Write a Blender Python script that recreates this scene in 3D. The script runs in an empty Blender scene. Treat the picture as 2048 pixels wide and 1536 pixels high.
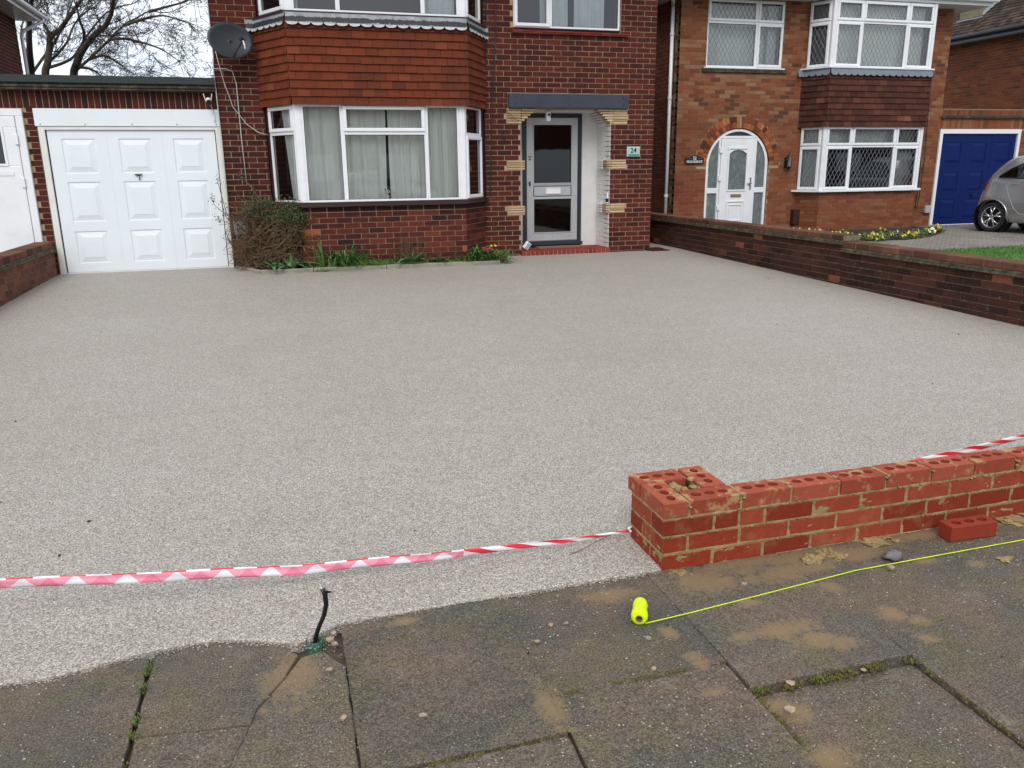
import bpy, bmesh, math, random
from mathutils import Vector, Matrix, noise
random.seed(7)
R = math.radians
scene = bpy.context.scene
COL = scene.collection

# ------------------------------------------------------------------ camera
cam_d = bpy.data.cameras.new('camera'); cam = bpy.data.objects.new('camera', cam_d); COL.objects.link(cam)
cam_d.sensor_width = 36; cam_d.lens = 28.07; cam_d.clip_start = .05; cam_d.clip_end = 900
RX, DN, FW = Vector((.9606, -.2775, -.0111)), Vector((-.0828, -.2481, -.9652)), Vector((.2651, .9281, -.2613))
cam.matrix_world = Matrix(((RX.x, -DN.x, -FW.x, 0), (RX.y, -DN.y, -FW.y, 0), (RX.z, -DN.z, -FW.z, 1.5), (0, 0, 0, 1)))
scene.camera = cam
EYE = Vector((0, 0, 1.5))

# ------------------------------------------------------------------ light
SUN_EL, SUN_AZ = 46, 200
world = bpy.data.worlds.new('World'); scene.world = world; world.use_nodes = True
nt = world.node_tree; nt.nodes.clear()
wo = nt.nodes.new('ShaderNodeOutputWorld'); bg = nt.nodes.new('ShaderNodeBackground')
sky = nt.nodes.new('ShaderNodeTexSky'); sky.sky_type = 'NISHITA'; sky.sun_disc = False
sky.sun_elevation = R(SUN_EL); sky.sun_rotation = R(SUN_AZ); sky.air_density = 1; sky.dust_density = 2.5
tc = nt.nodes.new('ShaderNodeTexCoord'); mp = nt.nodes.new('ShaderNodeMapping'); mp.inputs['Scale'].default_value = (1, 1, 2.6)
nz = nt.nodes.new('ShaderNodeTexNoise'); nz.inputs['Scale'].default_value = 3.2; nz.inputs['Detail'].default_value = 7
rp = nt.nodes.new('ShaderNodeValToRGB')
rp.color_ramp.elements[0].position = .3; rp.color_ramp.elements[0].color = (7.9, 8.7, 10.1, 1)
rp.color_ramp.elements[1].position = .68; rp.color_ramp.elements[1].color = (10.3, 10.7, 11.3, 1)
mx = nt.nodes.new('ShaderNodeMix'); mx.data_type = 'RGBA'; mx.inputs[0].default_value = .86
nt.links.new(tc.outputs['Generated'], mp.inputs['Vector']); nt.links.new(mp.outputs['Vector'], nz.inputs['Vector'])
nt.links.new(nz.outputs['Fac'], rp.inputs['Fac'])
nt.links.new(sky.outputs[0], mx.inputs[6]); nt.links.new(rp.outputs[0], mx.inputs[7])
nt.links.new(mx.outputs[2], bg.inputs['Color']); bg.inputs['Strength'].default_value = .093
nt.links.new(bg.outputs[0], wo.inputs['Surface'])
sd = bpy.data.lights.new('sun', 'SUN'); sd.energy = 1.2; sd.angle = R(28); sd.color = (1, .97, .92)
sun = bpy.data.objects.new('sun', sd); COL.objects.link(sun)
_az = R(SUN_AZ); _sv = Vector((math.sin(_az) * math.cos(R(SUN_EL)), math.cos(_az) * math.cos(R(SUN_EL)), math.sin(R(SUN_EL))))
sun.rotation_euler = _sv.to_track_quat('Z', 'Y').to_euler()
scene.view_settings.view_transform = 'Standard'; scene.view_settings.look = 'None'
scene.view_settings.exposure = 0.50; scene.view_settings.gamma = 1; scene.view_settings.use_curve_mapping = False

# ------------------------------------------------------------------ materials
class NB:
    def __init__(s, name):
        s.m = bpy.data.materials.new(name); s.m.use_nodes = True; s.t = s.m.node_tree
        s.b = s.t.nodes['Principled BSDF']; s.o = s.t.nodes['Material Output']
        s._p = None
    def n(s, k, **kw):
        x = s.t.nodes.new(k)
        for a, v in kw.items(): setattr(x, a, v)
        return x
    def l(s, a, b): s.t.links.new(a, b)
    def pos(s):
        if not s._p: s._p = s.n('ShaderNodeNewGeometry').outputs['Position']
        return s._p
    def val(s, sock, v):
        if hasattr(v, 'links') or isinstance(v, bpy.types.NodeSocket): s.l(v, sock)
        else: sock.default_value = v
    def noise(s, scale, detail=4, rough=.55, vec=None, sc=None, out='Fac'):
        x = s.n('ShaderNodeTexNoise'); x.inputs['Scale'].default_value = scale; x.inputs['Detail'].default_value = detail
        x.inputs['Roughness'].default_value = rough
        v = vec or s.pos()
        if sc: v = s.vmul(v, sc)
        s.l(v, x.inputs['Vector']); return x.outputs[out]
    def vmul(s, v, sc):
        m = s.n('ShaderNodeVectorMath', operation='MULTIPLY'); s.l(v, m.inputs[0]); m.inputs[1].default_value = sc; return m.outputs[0]
    def vor(s, scale, out='Distance', feature='F1', vec=None):
        x = s.n('ShaderNodeTexVoronoi', feature=feature); x.inputs['Scale'].default_value = scale
        s.l(vec or s.pos(), x.inputs['Vector']); return x.outputs[out]
    def ramp(s, f, stops, interp='LINEAR'):
        x = s.n('ShaderNodeValToRGB'); cr = x.color_ramp; cr.interpolation = interp
        while len(cr.elements) < len(stops): cr.elements.new(.5)
        for e, (p, c) in zip(cr.elements, stops):
            e.position = p; e.color = (c, c, c, 1) if isinstance(c, (int, float)) else (*c, 1)
        s.l(f, x.inputs[0]); return x.outputs[0]
    def mix(s, f, a, b, mode='MIX'):
        x = s.n('ShaderNodeMix', data_type='RGBA', blend_type=mode)
        s.val(x.inputs[0], f)
        for i, v in ((6, a), (7, b)):
            if isinstance(v, tuple): x.inputs[i].default_value = (*v[:3], 1)
            else: s.l(v, x.inputs[i])
        return x.outputs[2]
    def math(s, op, a, b=0.0, clamp=False):
        x = s.n('ShaderNodeMath', operation=op, use_clamp=clamp); s.val(x.inputs[0], a); s.val(x.inputs[1], b); return x.outputs[0]
    def attr(s, name, out='Fac'):
        x = s.n('ShaderNodeAttribute'); x.attribute_name = name; return x.outputs[out]
    def sep(s, v):
        x = s.n('ShaderNodeSeparateXYZ'); s.l(v, x.inputs[0]); return x.outputs
    def bump(s, h, strength=.4, dist=.01):
        x = s.n('ShaderNodeBump'); x.inputs['Strength'].default_value = strength; x.inputs['Distance'].default_value = dist
        s.l(h, x.inputs['Height']); s.l(x.outputs[0], s.b.inputs['Normal'])
    def col(s, c): 
        if isinstance(c, tuple): s.b.inputs['Base Color'].default_value = (*c[:3], 1)
        else: s.l(c, s.b.inputs['Base Color'])
    def rough(s, r): s.val(s.b.inputs['Roughness'], r)
    def spec(s, v): s.b.inputs['Specular IOR Level'].default_value = v

def plain(name, c, rough=.5, var=.15, scale=6, bump=0, bscale=60, metal=0, dirt=None, spec=.5):
    k = NB(name); c2 = tuple(x * (1 - var) for x in c)
    base = k.mix(k.ramp(k.noise(scale, 5), [(.3, 0.), (.7, 1.)]), c2, c)
    if dirt:
        base = k.mix(k.ramp(k.noise(dirt[1], 6, .7), [(.5, 0.), (.75, dirt[2])]), base, dirt[0])
    k.col(base); k.rough(rough); k.b.inputs['Metallic'].default_value = metal; k.spec(spec)
    if bump: k.bump(k.noise(bscale, 4), bump, .004)
    return k.m

def brick_mat(name, pal, stain=(.02, .012, .01), stain_amt=.35, white=0., rough=.82, smear=None, moss=0, spots=0):
    k = NB(name)
    t = k.attr('tone')
    c = k.ramp(t, pal)
    c = k.mix(k.ramp(k.noise(45, 5, .7), [(.35, 0.), (.75, .55)]), c, k.mix(.55, c, (.5, .3, .2), 'MULTIPLY'))
    c = k.mix(k.ramp(k.noise(1.3, 6, .6), [(.48, 0.), (.8, stain_amt)]), c, stain)
    if white: c = k.mix(k.ramp(k.noise(9, 7, .75), [(.66, 0.), (.72, white)]), c, (.5, .45, .38))
    if spots: c = k.mix(k.ramp(k.noise(38, 4, .7), [(.66, 0.), (.69, spots)]), c, (.5, .48, .42))
    if moss: c = k.mix(k.ramp(k.noise(14, 6, .7), [(.5, 0.), (.62, moss)]), c, (.045, .045, .02))
    if smear:
        n = k.noise(13, 5, .65)
        m = k.math('MULTIPLY', k.ramp(n, [(.53, 0.), (.62, smear)]), k.math('GREATER_THAN', t, -.5))
        c = k.mix(m, c, (.42, .30, .14))
    k.col(c); k.rough(rough); k.spec(.10)
    k.bump(k.noise(110, 5, .7), .55, .004)
    return k.m

M = {}
M['brick24'] = brick_mat('dark_red_brick', [(0, (.036, .016, .019)), (.3, (.066, .018, .017)), (.6, (.110, .026, .019)), (.85, (.155, .040, .024)), (1, (.32, .095, .042))], white=.35)
M['mortar24'] = plain('buff_mortar', (.43, .32, .19), .95, .3, 9, .6, 90, dirt=((.16, .11, .08), 3, .6), spec=.1)
M['brick22'] = brick_mat('mixed_orange_brick', [(0, (.085, .047, .035)), (.25, (.195, .064, .034)), (.5, (.245, .083, .040)), (.75, (.265, .130, .070)), (1, (.31, .205, .130))], stain_amt=.3)
M['mortar22'] = plain('brown_mortar', (.34, .235, .145), .95, .3, 9, .6, 90, dirt=((.13, .08, .055), 3, .6), spec=.1)
M['arch_brick'] = brick_mat('orange_arch_brick', [(0, (.10, .035, .025)), (.4, (.28, .085, .035)), (1, (.46, .17, .065))], stain_amt=.1)
M['brick_b'] = brick_mat('boundary_brick', [(0, (.030, .014, .014)), (.5, (.070, .026, .021)), (.9, (.105, .038, .026)), (1, (.26, .08, .045))], white=.5, stain=(.015, .012, .008), stain_amt=.7, moss=.25, spots=.8)
M['brick_bl'] = brick_mat('boundary_brick_pale', [(0, (.10, .045, .035)), (.5, (.17, .07, .048)), (1, (.23, .10, .065))], white=.8, stain_amt=.4)
M['cope'] = brick_mat('coping_brick', [(0, (.085, .04, .028)), (.5, (.14, .062, .042)), (1, (.2, .085, .055))], stain=(.03, .026, .015), stain_amt=.8, moss=.5, white=.3)
M['mortar_b'] = plain('weathered_mortar', (.21, .165, .10), .95, .5, 12, .8, 60, dirt=((.4, .36, .28), 14, .5))
M['creasing'] = plain('mossy_tile_creasing', (.10, .085, .045), .95, .6, 16, .9, 50, dirt=((.25, .2, .13), 8, .7))
M['brick_n'] = brick_mat('new_red_brick', [(0, (.205, .032, .016)), (.5, (.275, .044, .020)), (1, (.33, .072, .038))], stain=(.13, .028, .016), stain_amt=.45, smear=.12, white=.0, rough=.7)
M['brick_loose'] = brick_mat('clean_red_brick', [(0, (.26, .042, .022)), (1, (.31, .052, .028))], stain=(.12, .03, .02), stain_amt=.3, rough=.7)
M['brick_top'] = brick_mat('sanded_red_brick', [(0, (.28, .055, .032)), (1, (.37, .095, .055))], stain=(.14, .04, .02), stain_amt=.2, smear=.72, rough=.75)
M['mortar_n'] = plain('wet_sand_mortar', (.38, .265, .115), .85, .45, 20, 1, 120)
M['sand'] = plain('sand_spill', (.21, .135, .065), .95, .5, 30, 1, 150)
M['step_brick'] = brick_mat('step_brick', [(0, (.20, .035, .03)), (1, (.30, .055, .045))], stain_amt=.3)
M['tile24'] = brick_mat('orange_hung_tile', [(0, (.072, .029, .019)), (.35, (.125, .033, .017)), (.7, (.165, .040, .018)), (1, (.23, .066, .031))], stain=(.035, .022, .018), stain_amt=.55)
M['tile22'] = brick_mat('brown_hung_tile', [(0, (.040, .018, .015)), (.5, (.07, .028, .021)), (.85, (.12, .045, .032)), (1, (.2, .08, .055))], stain_amt=.3)
M['rooftile'] = brick_mat('grey_brown_roof_tile', [(0, (.035, .028, .024)), (.6, (.07, .052, .042)), (1, (.12, .08, .06))], stain=(.02, .02, .02), stain_amt=.5, moss=.2)
M['tan'] = brick_mat('ochre_creasing_tile', [(0, (.38, .26, .145)), (.5, (.50, .37, .225)), (1, (.60, .46, .30))], stain=(.2, .12, .06), stain_amt=.5)
M['upvc'] = plain('white_upvc', (.80, .81, .83), .28, .05, 3, dirt=((.5, .5, .48), 5, .25))
M['white_paint'] = plain('white_painted_steel', (.76, .81, .84), .38, .04, 2, dirt=((.62, .60, .52), 2.5, .22))
M['cream_edge'] = plain('yellowed_white_frame', (.74, .74, .70), .45, .08, 4, dirt=((.55, .48, .33), 5, .4))
M['render'] = plain('white_render', (.70, .69, .66), .8, .08, 4, .5, 50, dirt=((.45, .43, .4), 7, .3))
M['white_brick'] = plain('white_painted_brick', (.72, .71, .69), .6, .12, 12, .7, 70)
M['navy'] = plain('navy_painted_timber', (.022, .028, .048), .45, .25, 8, .4, 40)
M['navy_beam'] = plain('slate_blue_painted_beam', (.038, .046, .068), .5, .35, 5, .6, 60)
M['alu'] = plain('satin_aluminium', (.50, .51, .52), .38, .08, 5, metal=.35)
M['brown_board'] = plain('dark_brown_board', (.045, .018, .018), .4, .2, 6)
M['lead'] = plain('lead_sheet', (.20, .225, .25), .55, .3, 6, .5, 30, dirt=((.45, .47, .48), 10, .6))
M['lead22'] = plain('clean_lead_sheet', (.17, .20, .235), .5, .2, 5, .4, 25)
M['black'] = plain('black_plastic', (.012, .012, .013), .4)
M['rubber'] = plain('rubber', (.014, .014, .015), .75)
M['dish'] = plain('charcoal_dish', (.020, .023, .028), .5, .15)
M['white_pl'] = plain('white_plastic', (.78, .78, .78), .35, .05)
M['cable_w'] = plain('grey_white_cable', (.5, .5, .49), .5)
M['felt'] = plain('green_mineral_felt', (.045, .06, .056), .9, .45, 60, .8, 150)
M['fascia'] = plain('mossy_wet_fascia', (.045, .034, .022), .8, .6, 14, .9, 40, dirt=((.22, .17, .09), 10, .7))
M['blue'] = plain('royal_blue_door', (.0008, .012, .100), .5, .1, 3, spec=.2)
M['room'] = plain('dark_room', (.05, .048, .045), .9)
M['net'] = None
k = NB('net_curtain'); k.col(k.mix(k.noise(3, 4), (.84, .86, .80), (.92, .93, .90))); k.rough(.9)
k.bump(k.noise(14, 4, .6, sc=(2.5, 2.5, .6)), .6, .02); M['net'] = k.m
M['net_w'] = plain('white_curtain', (.72, .77, .79), .9, .12, 8)
M['net_b'] = plain('beige_curtain', (.32, .29, .25), .9, .2, 8)
M['doormat'] = plain('coir_mat', (.26, .15, .07), .95, .4, 60, 1, 200)
M['concrete'] = plain('mossy_concrete', (.33, .30, .24), .9, .3, 10, .7, 50, dirt=((.10, .11, .05), 8, .7))
M['soil'] = plain('dark_soil', (.035, .026, .018), .98, .5, 30, 1, 60)
M['joint'] = plain('dirty_joint_sand', (.085, .068, .048), .95, .5, 30, 1, 90)
M['green_pipe'] = plain('green_duct', (.03, .13, .08), .45, .3, 20, dirt=((.2, .25, .2), 20, .8))
k = NB('neon_yellow_line'); k.col((.72, .98, .0)); k.rough(.5)
w = k.n('ShaderNodeTexWave', wave_type='BANDS', bands_direction='Y'); w.inputs['Scale'].default_value = 160; w.inputs['Distortion'].default_value = 1.5
tcn = k.n('ShaderNodeTexCoord'); k.l(tcn.outputs['Object'], w.inputs['Vector']); k.bump(w.outputs['Fac'], .5, .002); M['neon'] = k.m
M['cardboard'] = plain('cardboard', (.25, .17, .10), .9)
M['car'] = plain('silver_paint', (.47, .48, .49), .25, .04, 2, metal=.75)
M['chrome'] = plain('bright_alloy', (.62, .62, .64), .2, .05, metal=.9)
M['red_lens'] = plain('red_lens', (.32, .006, .006), .15)
M['bark'] = plain('grey_brown_bark', (.085, .068, .050), .95, .5, 8, .8, 20, dirt=((.07, .08, .035), 3, .5))
M['twig'] = plain('dry_twig', (.20, .125, .075), .9, .55, 30, spec=.1)
M['pansy_y'] = plain('yellow_petal', (.82, .50, .01), .7, .25, 30)
M['pansy_w'] = plain('cream_petal', (.82, .75, .42), .7, .2, 30)
M['red_petal'] = plain('red_petal', (.38, .01, .03), .7, .4, 60)
M['brass'] = plain('brass', (.55, .38, .12), .3, .1, metal=.8)
M['asphalt'] = plain('asphalt', (.06, .06, .062), .9, .3, 20, .6, 120)
M['ground'] = plain('bare_ground', (.10, .09, .07), .95, .3, 5)
M['flint'] = plain('grey_flint', (.17, .17, .175), .55, .5, 25, .6, 60, dirt=((.55, .5, .45), 30, .6))
M['pebble'] = plain('ochre_pebble', (.42, .31, .21), .7, .5, 40)
M['aqua'] = plain('aqua_plate', (.38, .56, .53), .3, .1)
M['ink'] = plain('dark_ink', (.008, .014, .02), .5)
M['meter'] = plain('grey_meter_box', (.38, .41, .44), .6, .1)
M['chim'] = plain('lichened_render', (.27, .23, .13), .9, .4, 6, .5, 30)

def leafmat(name, a, b, rough=.5, scale=25):
    k = NB(name); k.col(k.mix(k.ramp(k.noise(scale, 3), [(.3, 0.), (.7, 1.)]), a, b)); k.rough(rough)
    k.b.inputs['Subsurface Weight'].default_value = 0
    return k.m
M['leaf_dark'] = leafmat('dark_evergreen_leaf', (.020, .040, .012), (.062, .095, .024))
M['leaf_strap'] = leafmat('strap_leaf', (.035, .105, .018), (.105, .21, .045), .45)
M['leaf_tulip'] = leafmat('broad_tulip_leaf', (.05, .13, .04), (.14, .26, .10), .45, 10)
M['grass'] = leafmat('grass_blade', (.045, .12, .012), (.12, .22, .03), .6, 8)
M['lawn'] = leafmat('lawn_grass', (.045, .13, .015), (.09, .20, .03), .7, 5)
M['moss'] = leafmat('moss', (.085, .080, .018), (.20, .175, .045), .95, 40)

def glass_mat(name, tint=(.95, .98, .965), refl=.03):
    k = NB(name); t = k.t
    tr = k.n('ShaderNodeBsdfTransparent'); tr.inputs[0].default_value = (*tint, 1)
    gl = k.n('ShaderNodeBsdfGlossy'); gl.inputs['Roughness'].default_value = .02
    fr = k.n('ShaderNodeFresnel'); fr.inputs[0].default_value = 1.5
    bm = k.n('ShaderNodeBump'); bm.inputs['Strength'].default_value = .04; bm.inputs['Distance'].default_value = .02
    k.l(k.noise(2.2, 2), bm.inputs['Height']); k.l(bm.outputs[0], gl.inputs['Normal'])
    f = k.math('ADD', k.math('MULTIPLY', fr.outputs[0], 1.7), refl, True)
    ms = k.n('ShaderNodeMixShader'); k.l(f, ms.inputs[0]); k.l(tr.outputs[0], ms.inputs[1]); k.l(gl.outputs[0], ms.inputs[2])
    k.l(ms.outputs[0], k.o.inputs[0]); return k.m
M['glass'] = glass_mat('window_glass')
M['glass_dark'] = glass_mat('tinted_door_glass', (.35, .38, .40), .05)
M['glass_frost'] = plain('obscured_glass', (.16, .19, .19), .18, .35, 12, .3, 14, dirt=((.3, .34, .33), 9, .6))
M['carglass'] = glass_mat('car_glass', (.25, .28, .28), .05)

# resin bound aggregate
k = NB('resin_bound_aggregate')
v1 = k.n('ShaderNodeTexVoronoi'); v1.inputs['Scale'].default_value = 215; k.l(k.pos(), v1.inputs['Vector'])
s1 = k.sep(v1.outputs['Color'])
c = k.ramp(s1[0], [(0, (.17, .149, .123)), (.25, (.300, .266, .226)), (.55, (.405, .366, .318)), (.8, (.50, .458, .402)), (1, (.69, .65, .59))])
v2 = k.n('ShaderNodeTexVoronoi'); v2.inputs['Scale'].default_value = 120; k.l(k.pos(), v2.inputs['Vector'])
c = k.mix(k.ramp(v2.outputs['Distance'], [(0, .35), (.5, 0.)]), c, k.ramp(k.sep(v2.outputs['Color'])[1], [(0, (.21, .185, .155)), (.5, (.395, .355, .308)), (1, (.58, .54, .48))]))
c = k.mix(k.ramp(v1.outputs['Distance'], [(.35, 0.), (.75, .52)]), c, (.125, .109, .090))
big = k.noise(.55, 4, .6)
c = k.mix(k.ramp(big, [(.3, 0.), (.75, .55)]), c, k.mix(.6, c, (.72, .67, .62), 'MULTIPLY'))
c = k.mix(k.ramp(k.noise(5, 5, .6), [(.35, 0.), (.7, .22)]), c, k.mix(1., c, (1.25, 1.22, 1.2), 'MULTIPLY'))
k.col(c); k.rough(.62); k.spec(.35)
hh = k.math('SUBTRACT', 1., v1.outputs['Distance']); k.bump(k.math('ADD', hh, k.math('MULTIPLY', s1[1], .5)), .45, .003)
M['resin'] = k.m

# paving slab
def slab_mat():
    k = NB('weathered_paving_slab')
    t = k.attr('tone')
    c = k.ramp(t, [(0, (.082, .080, .070)), (.5, (.115, .106, .089)), (1, (.145, .123, .099))])
    c = k.mix(k.ramp(k.noise(2.6, 6, .62), [(.40, 0.), (.60, .75)]), c, (.200, .132, .092))
    c = k.mix(k.ramp(k.noise(3.7, 6, .7), [(.48, 0.), (.64, .6)]), c, (.150, .132, .052))
    c = k.mix(k.ramp(k.noise(5.1, 7, .75), [(.57, 0.), (.70, .55)]), c, (.26, .245, .21))
    c = k.mix(k.ramp(k.noise(21, 6, .75), [(.42, 0.), (.66, .55)]), c, k.mix(1., c, (.48, .46, .44), 'MULTIPLY'))
    c = k.mix(k.ramp(k.noise(130, 4, .8), [(.44, 0.), (.58, .85)]), c, k.mix(1., c, (.30, .29, .28), 'MULTIPLY'))
    c = k.mix(k.ramp(k.noise(180, 3, .8, vec=k.vmul(k.pos(), (1, 1.1, 1))), [(.54, 0.), (.64, .8)]), c, (.26, .225, .175))
    vd = k.n('ShaderNodeTexVoronoi'); vd.inputs['Scale'].default_value = 75; k.l(k.pos(), vd.inputs['Vector'])
    sc_ = k.sep(vd.outputs['Color'])
    # exposed aggregate: small pale chips, size varies from cell to cell
    chip = k.math('LESS_THAN', k.math('DIVIDE', vd.outputs['Distance'], k.math('ADD', k.math('MULTIPLY', sc_[1], .20), .05)), k.math('MULTIPLY', k.math('GREATER_THAN', sc_[0], .50), 1.0))
    c = k.mix(k.math('MULTIPLY', chip, .62), c, k.ramp(sc_[2], [(0, (.10, .07, .05)), (.3, (.30, .24, .17)), (.7, (.50, .45, .37)), (1, (.68, .64, .56))]))
    # sand stains trodden round the new wall
    blobs = [(1.75, 2.46, .50, .045), (2.5, 2.47, .55, .035), (1.42, 2.38, .13, .10), (1.75, 2.36, .25, .07), (2.1, 2.40, .22, .05), (1.05, 2.4, .12, .05), (1.50, 2.36, .07, .05), (1.62, 2.42, .10, .05), (1.35, 2.02, .055, .04), (1.50, 2.02, .14, .055), (1.58, 1.93, .10, .05), (1.66, 1.90, .07, .04), (1.84, 2.21, .05, .045), (1.92, 1.99, .055, .05),
             (1.98, 1.93, .04, .035), (1.93, 1.84, .045, .035), (2.05, 2.43, .20, .035), (1.78, 2.44, .12, .04), (1.5, 2.20, .06, .035), (1.15, 1.93, .03, .03), (1.12, 1.80, .05, .02), (1.32, 1.66, .05, .045), (1.28, 1.48, .07, .05),
             (1.14, 2.11, .035, .04), (1.15, 1.97, .035, .035), (2.45, 2.46, .25, .03), (2.85, 2.47, .2, .03), (2.32, 2.28, .05, .03), (2.5, 2.2, .05, .03), (2.15, 2.41, .1, .03), (1.4, 2.43, .08, .05), (.64, 1.87, .06, .12), (.3, 2.44, .07, .03), (-.07, 2.22, .10, .14), (1.27, 1.7, .06, .05)]
    n = k.noise(9, 6, .72)
    mask = None
    for (x, y, rx, ry) in blobs:
        vs = k.n('ShaderNodeVectorMath', operation='SUBTRACT'); k.l(k.pos(), vs.inputs[0]); vs.inputs[1].default_value = (x, y, 0)
        vm = k.vmul(vs.outputs[0], (1 / rx, 1 / ry, 0)); ln = k.n('ShaderNodeVectorMath', operation='LENGTH'); k.l(vm, ln.inputs[0])
        d = k.math('SUBTRACT', 1.25, ln.outputs['Value'])
        mask = d if mask is None else k.math('MAXIMUM', mask, d)
    mask = k.math('ADD', mask, k.math('MULTIPLY', k.math('SUBTRACT', n, .5), 2.6))
    nf = k.noise(55, 5, .8)
    mask = k.math('ADD', mask, k.math('MULTIPLY', k.math('SUBTRACT', nf, .5), 2.4))
    c = k.mix(k.ramp(mask, [(.25, 0.), (.45, .38), (1.3, .68)]), c, (.250, .165, .080))
    k.col(c); k.rough(.88); k.spec(.3)
    k.bump(k.math('ADD', k.noise(230, 4, .75), k.math('MULTIPLY', chip, .4)), .7, .003)
    return k.m
M['slab'] = slab_mat()

# block paving next door
k = NB('tumbled_block_paving')
br = k.n('ShaderNodeTexBrick'); br.inputs['Scale'].default_value = 5; br.inputs['Mortar Size'].default_value = .03
br.inputs['Color1'].default_value = (.15, .13, .115, 1); br.inputs['Color2'].default_value = (.27, .23, .195, 1); br.inputs['Mortar'].default_value = (.055, .05, .04, 1)
k.l(k.pos(), br.inputs['Vector']); k.col(k.mix(k.ramp(k.noise(1.2, 6, .7), [(.35, 0.), (.7, .45)]), br.outputs[0], (.30, .27, .23))); k.rough(.85)
k.bump(br.outputs['Fac'], -.5, .01); M['block'] = k.m

# lead flashing on no 24 has paint runs
k = NB('paint_stained_lead')
pz = k.sep(k.pos())[2]
base = k.mix(k.ramp(k.noise(7, 5, .6), [(.4, 0.), (.7, 1.)]), (.20, .215, .23), (.36, .38, .40))
n1 = k.noise(18, 5, .7, sc=(1, 1, .18))
band = k.math('ADD', k.math('MULTIPLY', k.math('ABSOLUTE', k.math('SUBTRACT', pz, 3.375)), -22.), k.math('MULTIPLY', n1, 1.7))
base = k.mix(k.ramp(band, [(.12, 0.), (.20, 1.)]), base, (.018, .018, .020))
low = k.math('ADD', k.math('MULTIPLY', k.math('SUBTRACT', 3.345, pz), 20.), k.math('MULTIPLY', n1, 1.4))
base = k.mix(k.ramp(low, [(.85, 0.), (1.0, .7)]), base, (.55, .56, .56))
k.col(base); k.rough(.6); M['lead24'] = k.m

# barrier tape : diagonal red / white along u attribute
k = NB('red_white_barrier_tape')
u = k.attr('u'); vv = k.attr('v')
d = k.math('FRACT', k.math('ADD', k.math('MULTIPLY', u, 6.5), k.math('MULTIPLY', vv, .75)))
red = k.math('LESS_THAN', d, .5)
top = k.mix(red, (.78, .76, .78), (.70, .025, .045))
k.col(top); k.rough(.32)
M['tape'] = k.m
k = NB('folded_barrier_tape')
u = k.attr('u'); vv = k.attr('v')
tri = k.math('ABSOLUTE', k.math('SUBTRACT', k.math('FRACT', k.math('MULTIPLY', u, 6.3)), .5))   # 0..0.5
zz = k.math('MULTIPLY', tri, 2.)                                                    # 0..1 triangle wave
white = k.math('GREATER_THAN', k.math('SUBTRACT', zz, k.math('MULTIPLY', vv, .50)), .48)
deep = k.math('LESS_THAN', k.math('ADD', zz, k.math('MULTIPLY', vv, .5)), .46)
cc = k.mix(deep, (.86, .33, .42), (.80, .22, .32)); cc = k.mix(white, cc, (.78, .78, .83))
redtop = k.math('GREATER_THAN', vv, .86)
topfade = k.math('MULTIPLY', redtop, k.math('GREATER_THAN', u, .55))
cc = k.mix(topfade, cc, k.mix(k.math('LESS_THAN', k.math('FRACT', k.math('ADD', k.math('MULTIPLY', u, 6.3), .3)), .5), (.80, .80, .84), (.70, .03, .04)))
dg = k.mix(k.math('LESS_THAN', k.math('FRACT', k.math('ADD', k.math('MULTIPLY', u, 6.3), k.math('MULTIPLY', vv, .6))), .5), (.80, .79, .82), (.74, .035, .06))
cc = k.mix(k.math('GREATER_THAN', u, 2.62), cc, dg)
k.col(cc); k.rough(.3); M['tape_fold'] = k.m

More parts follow.
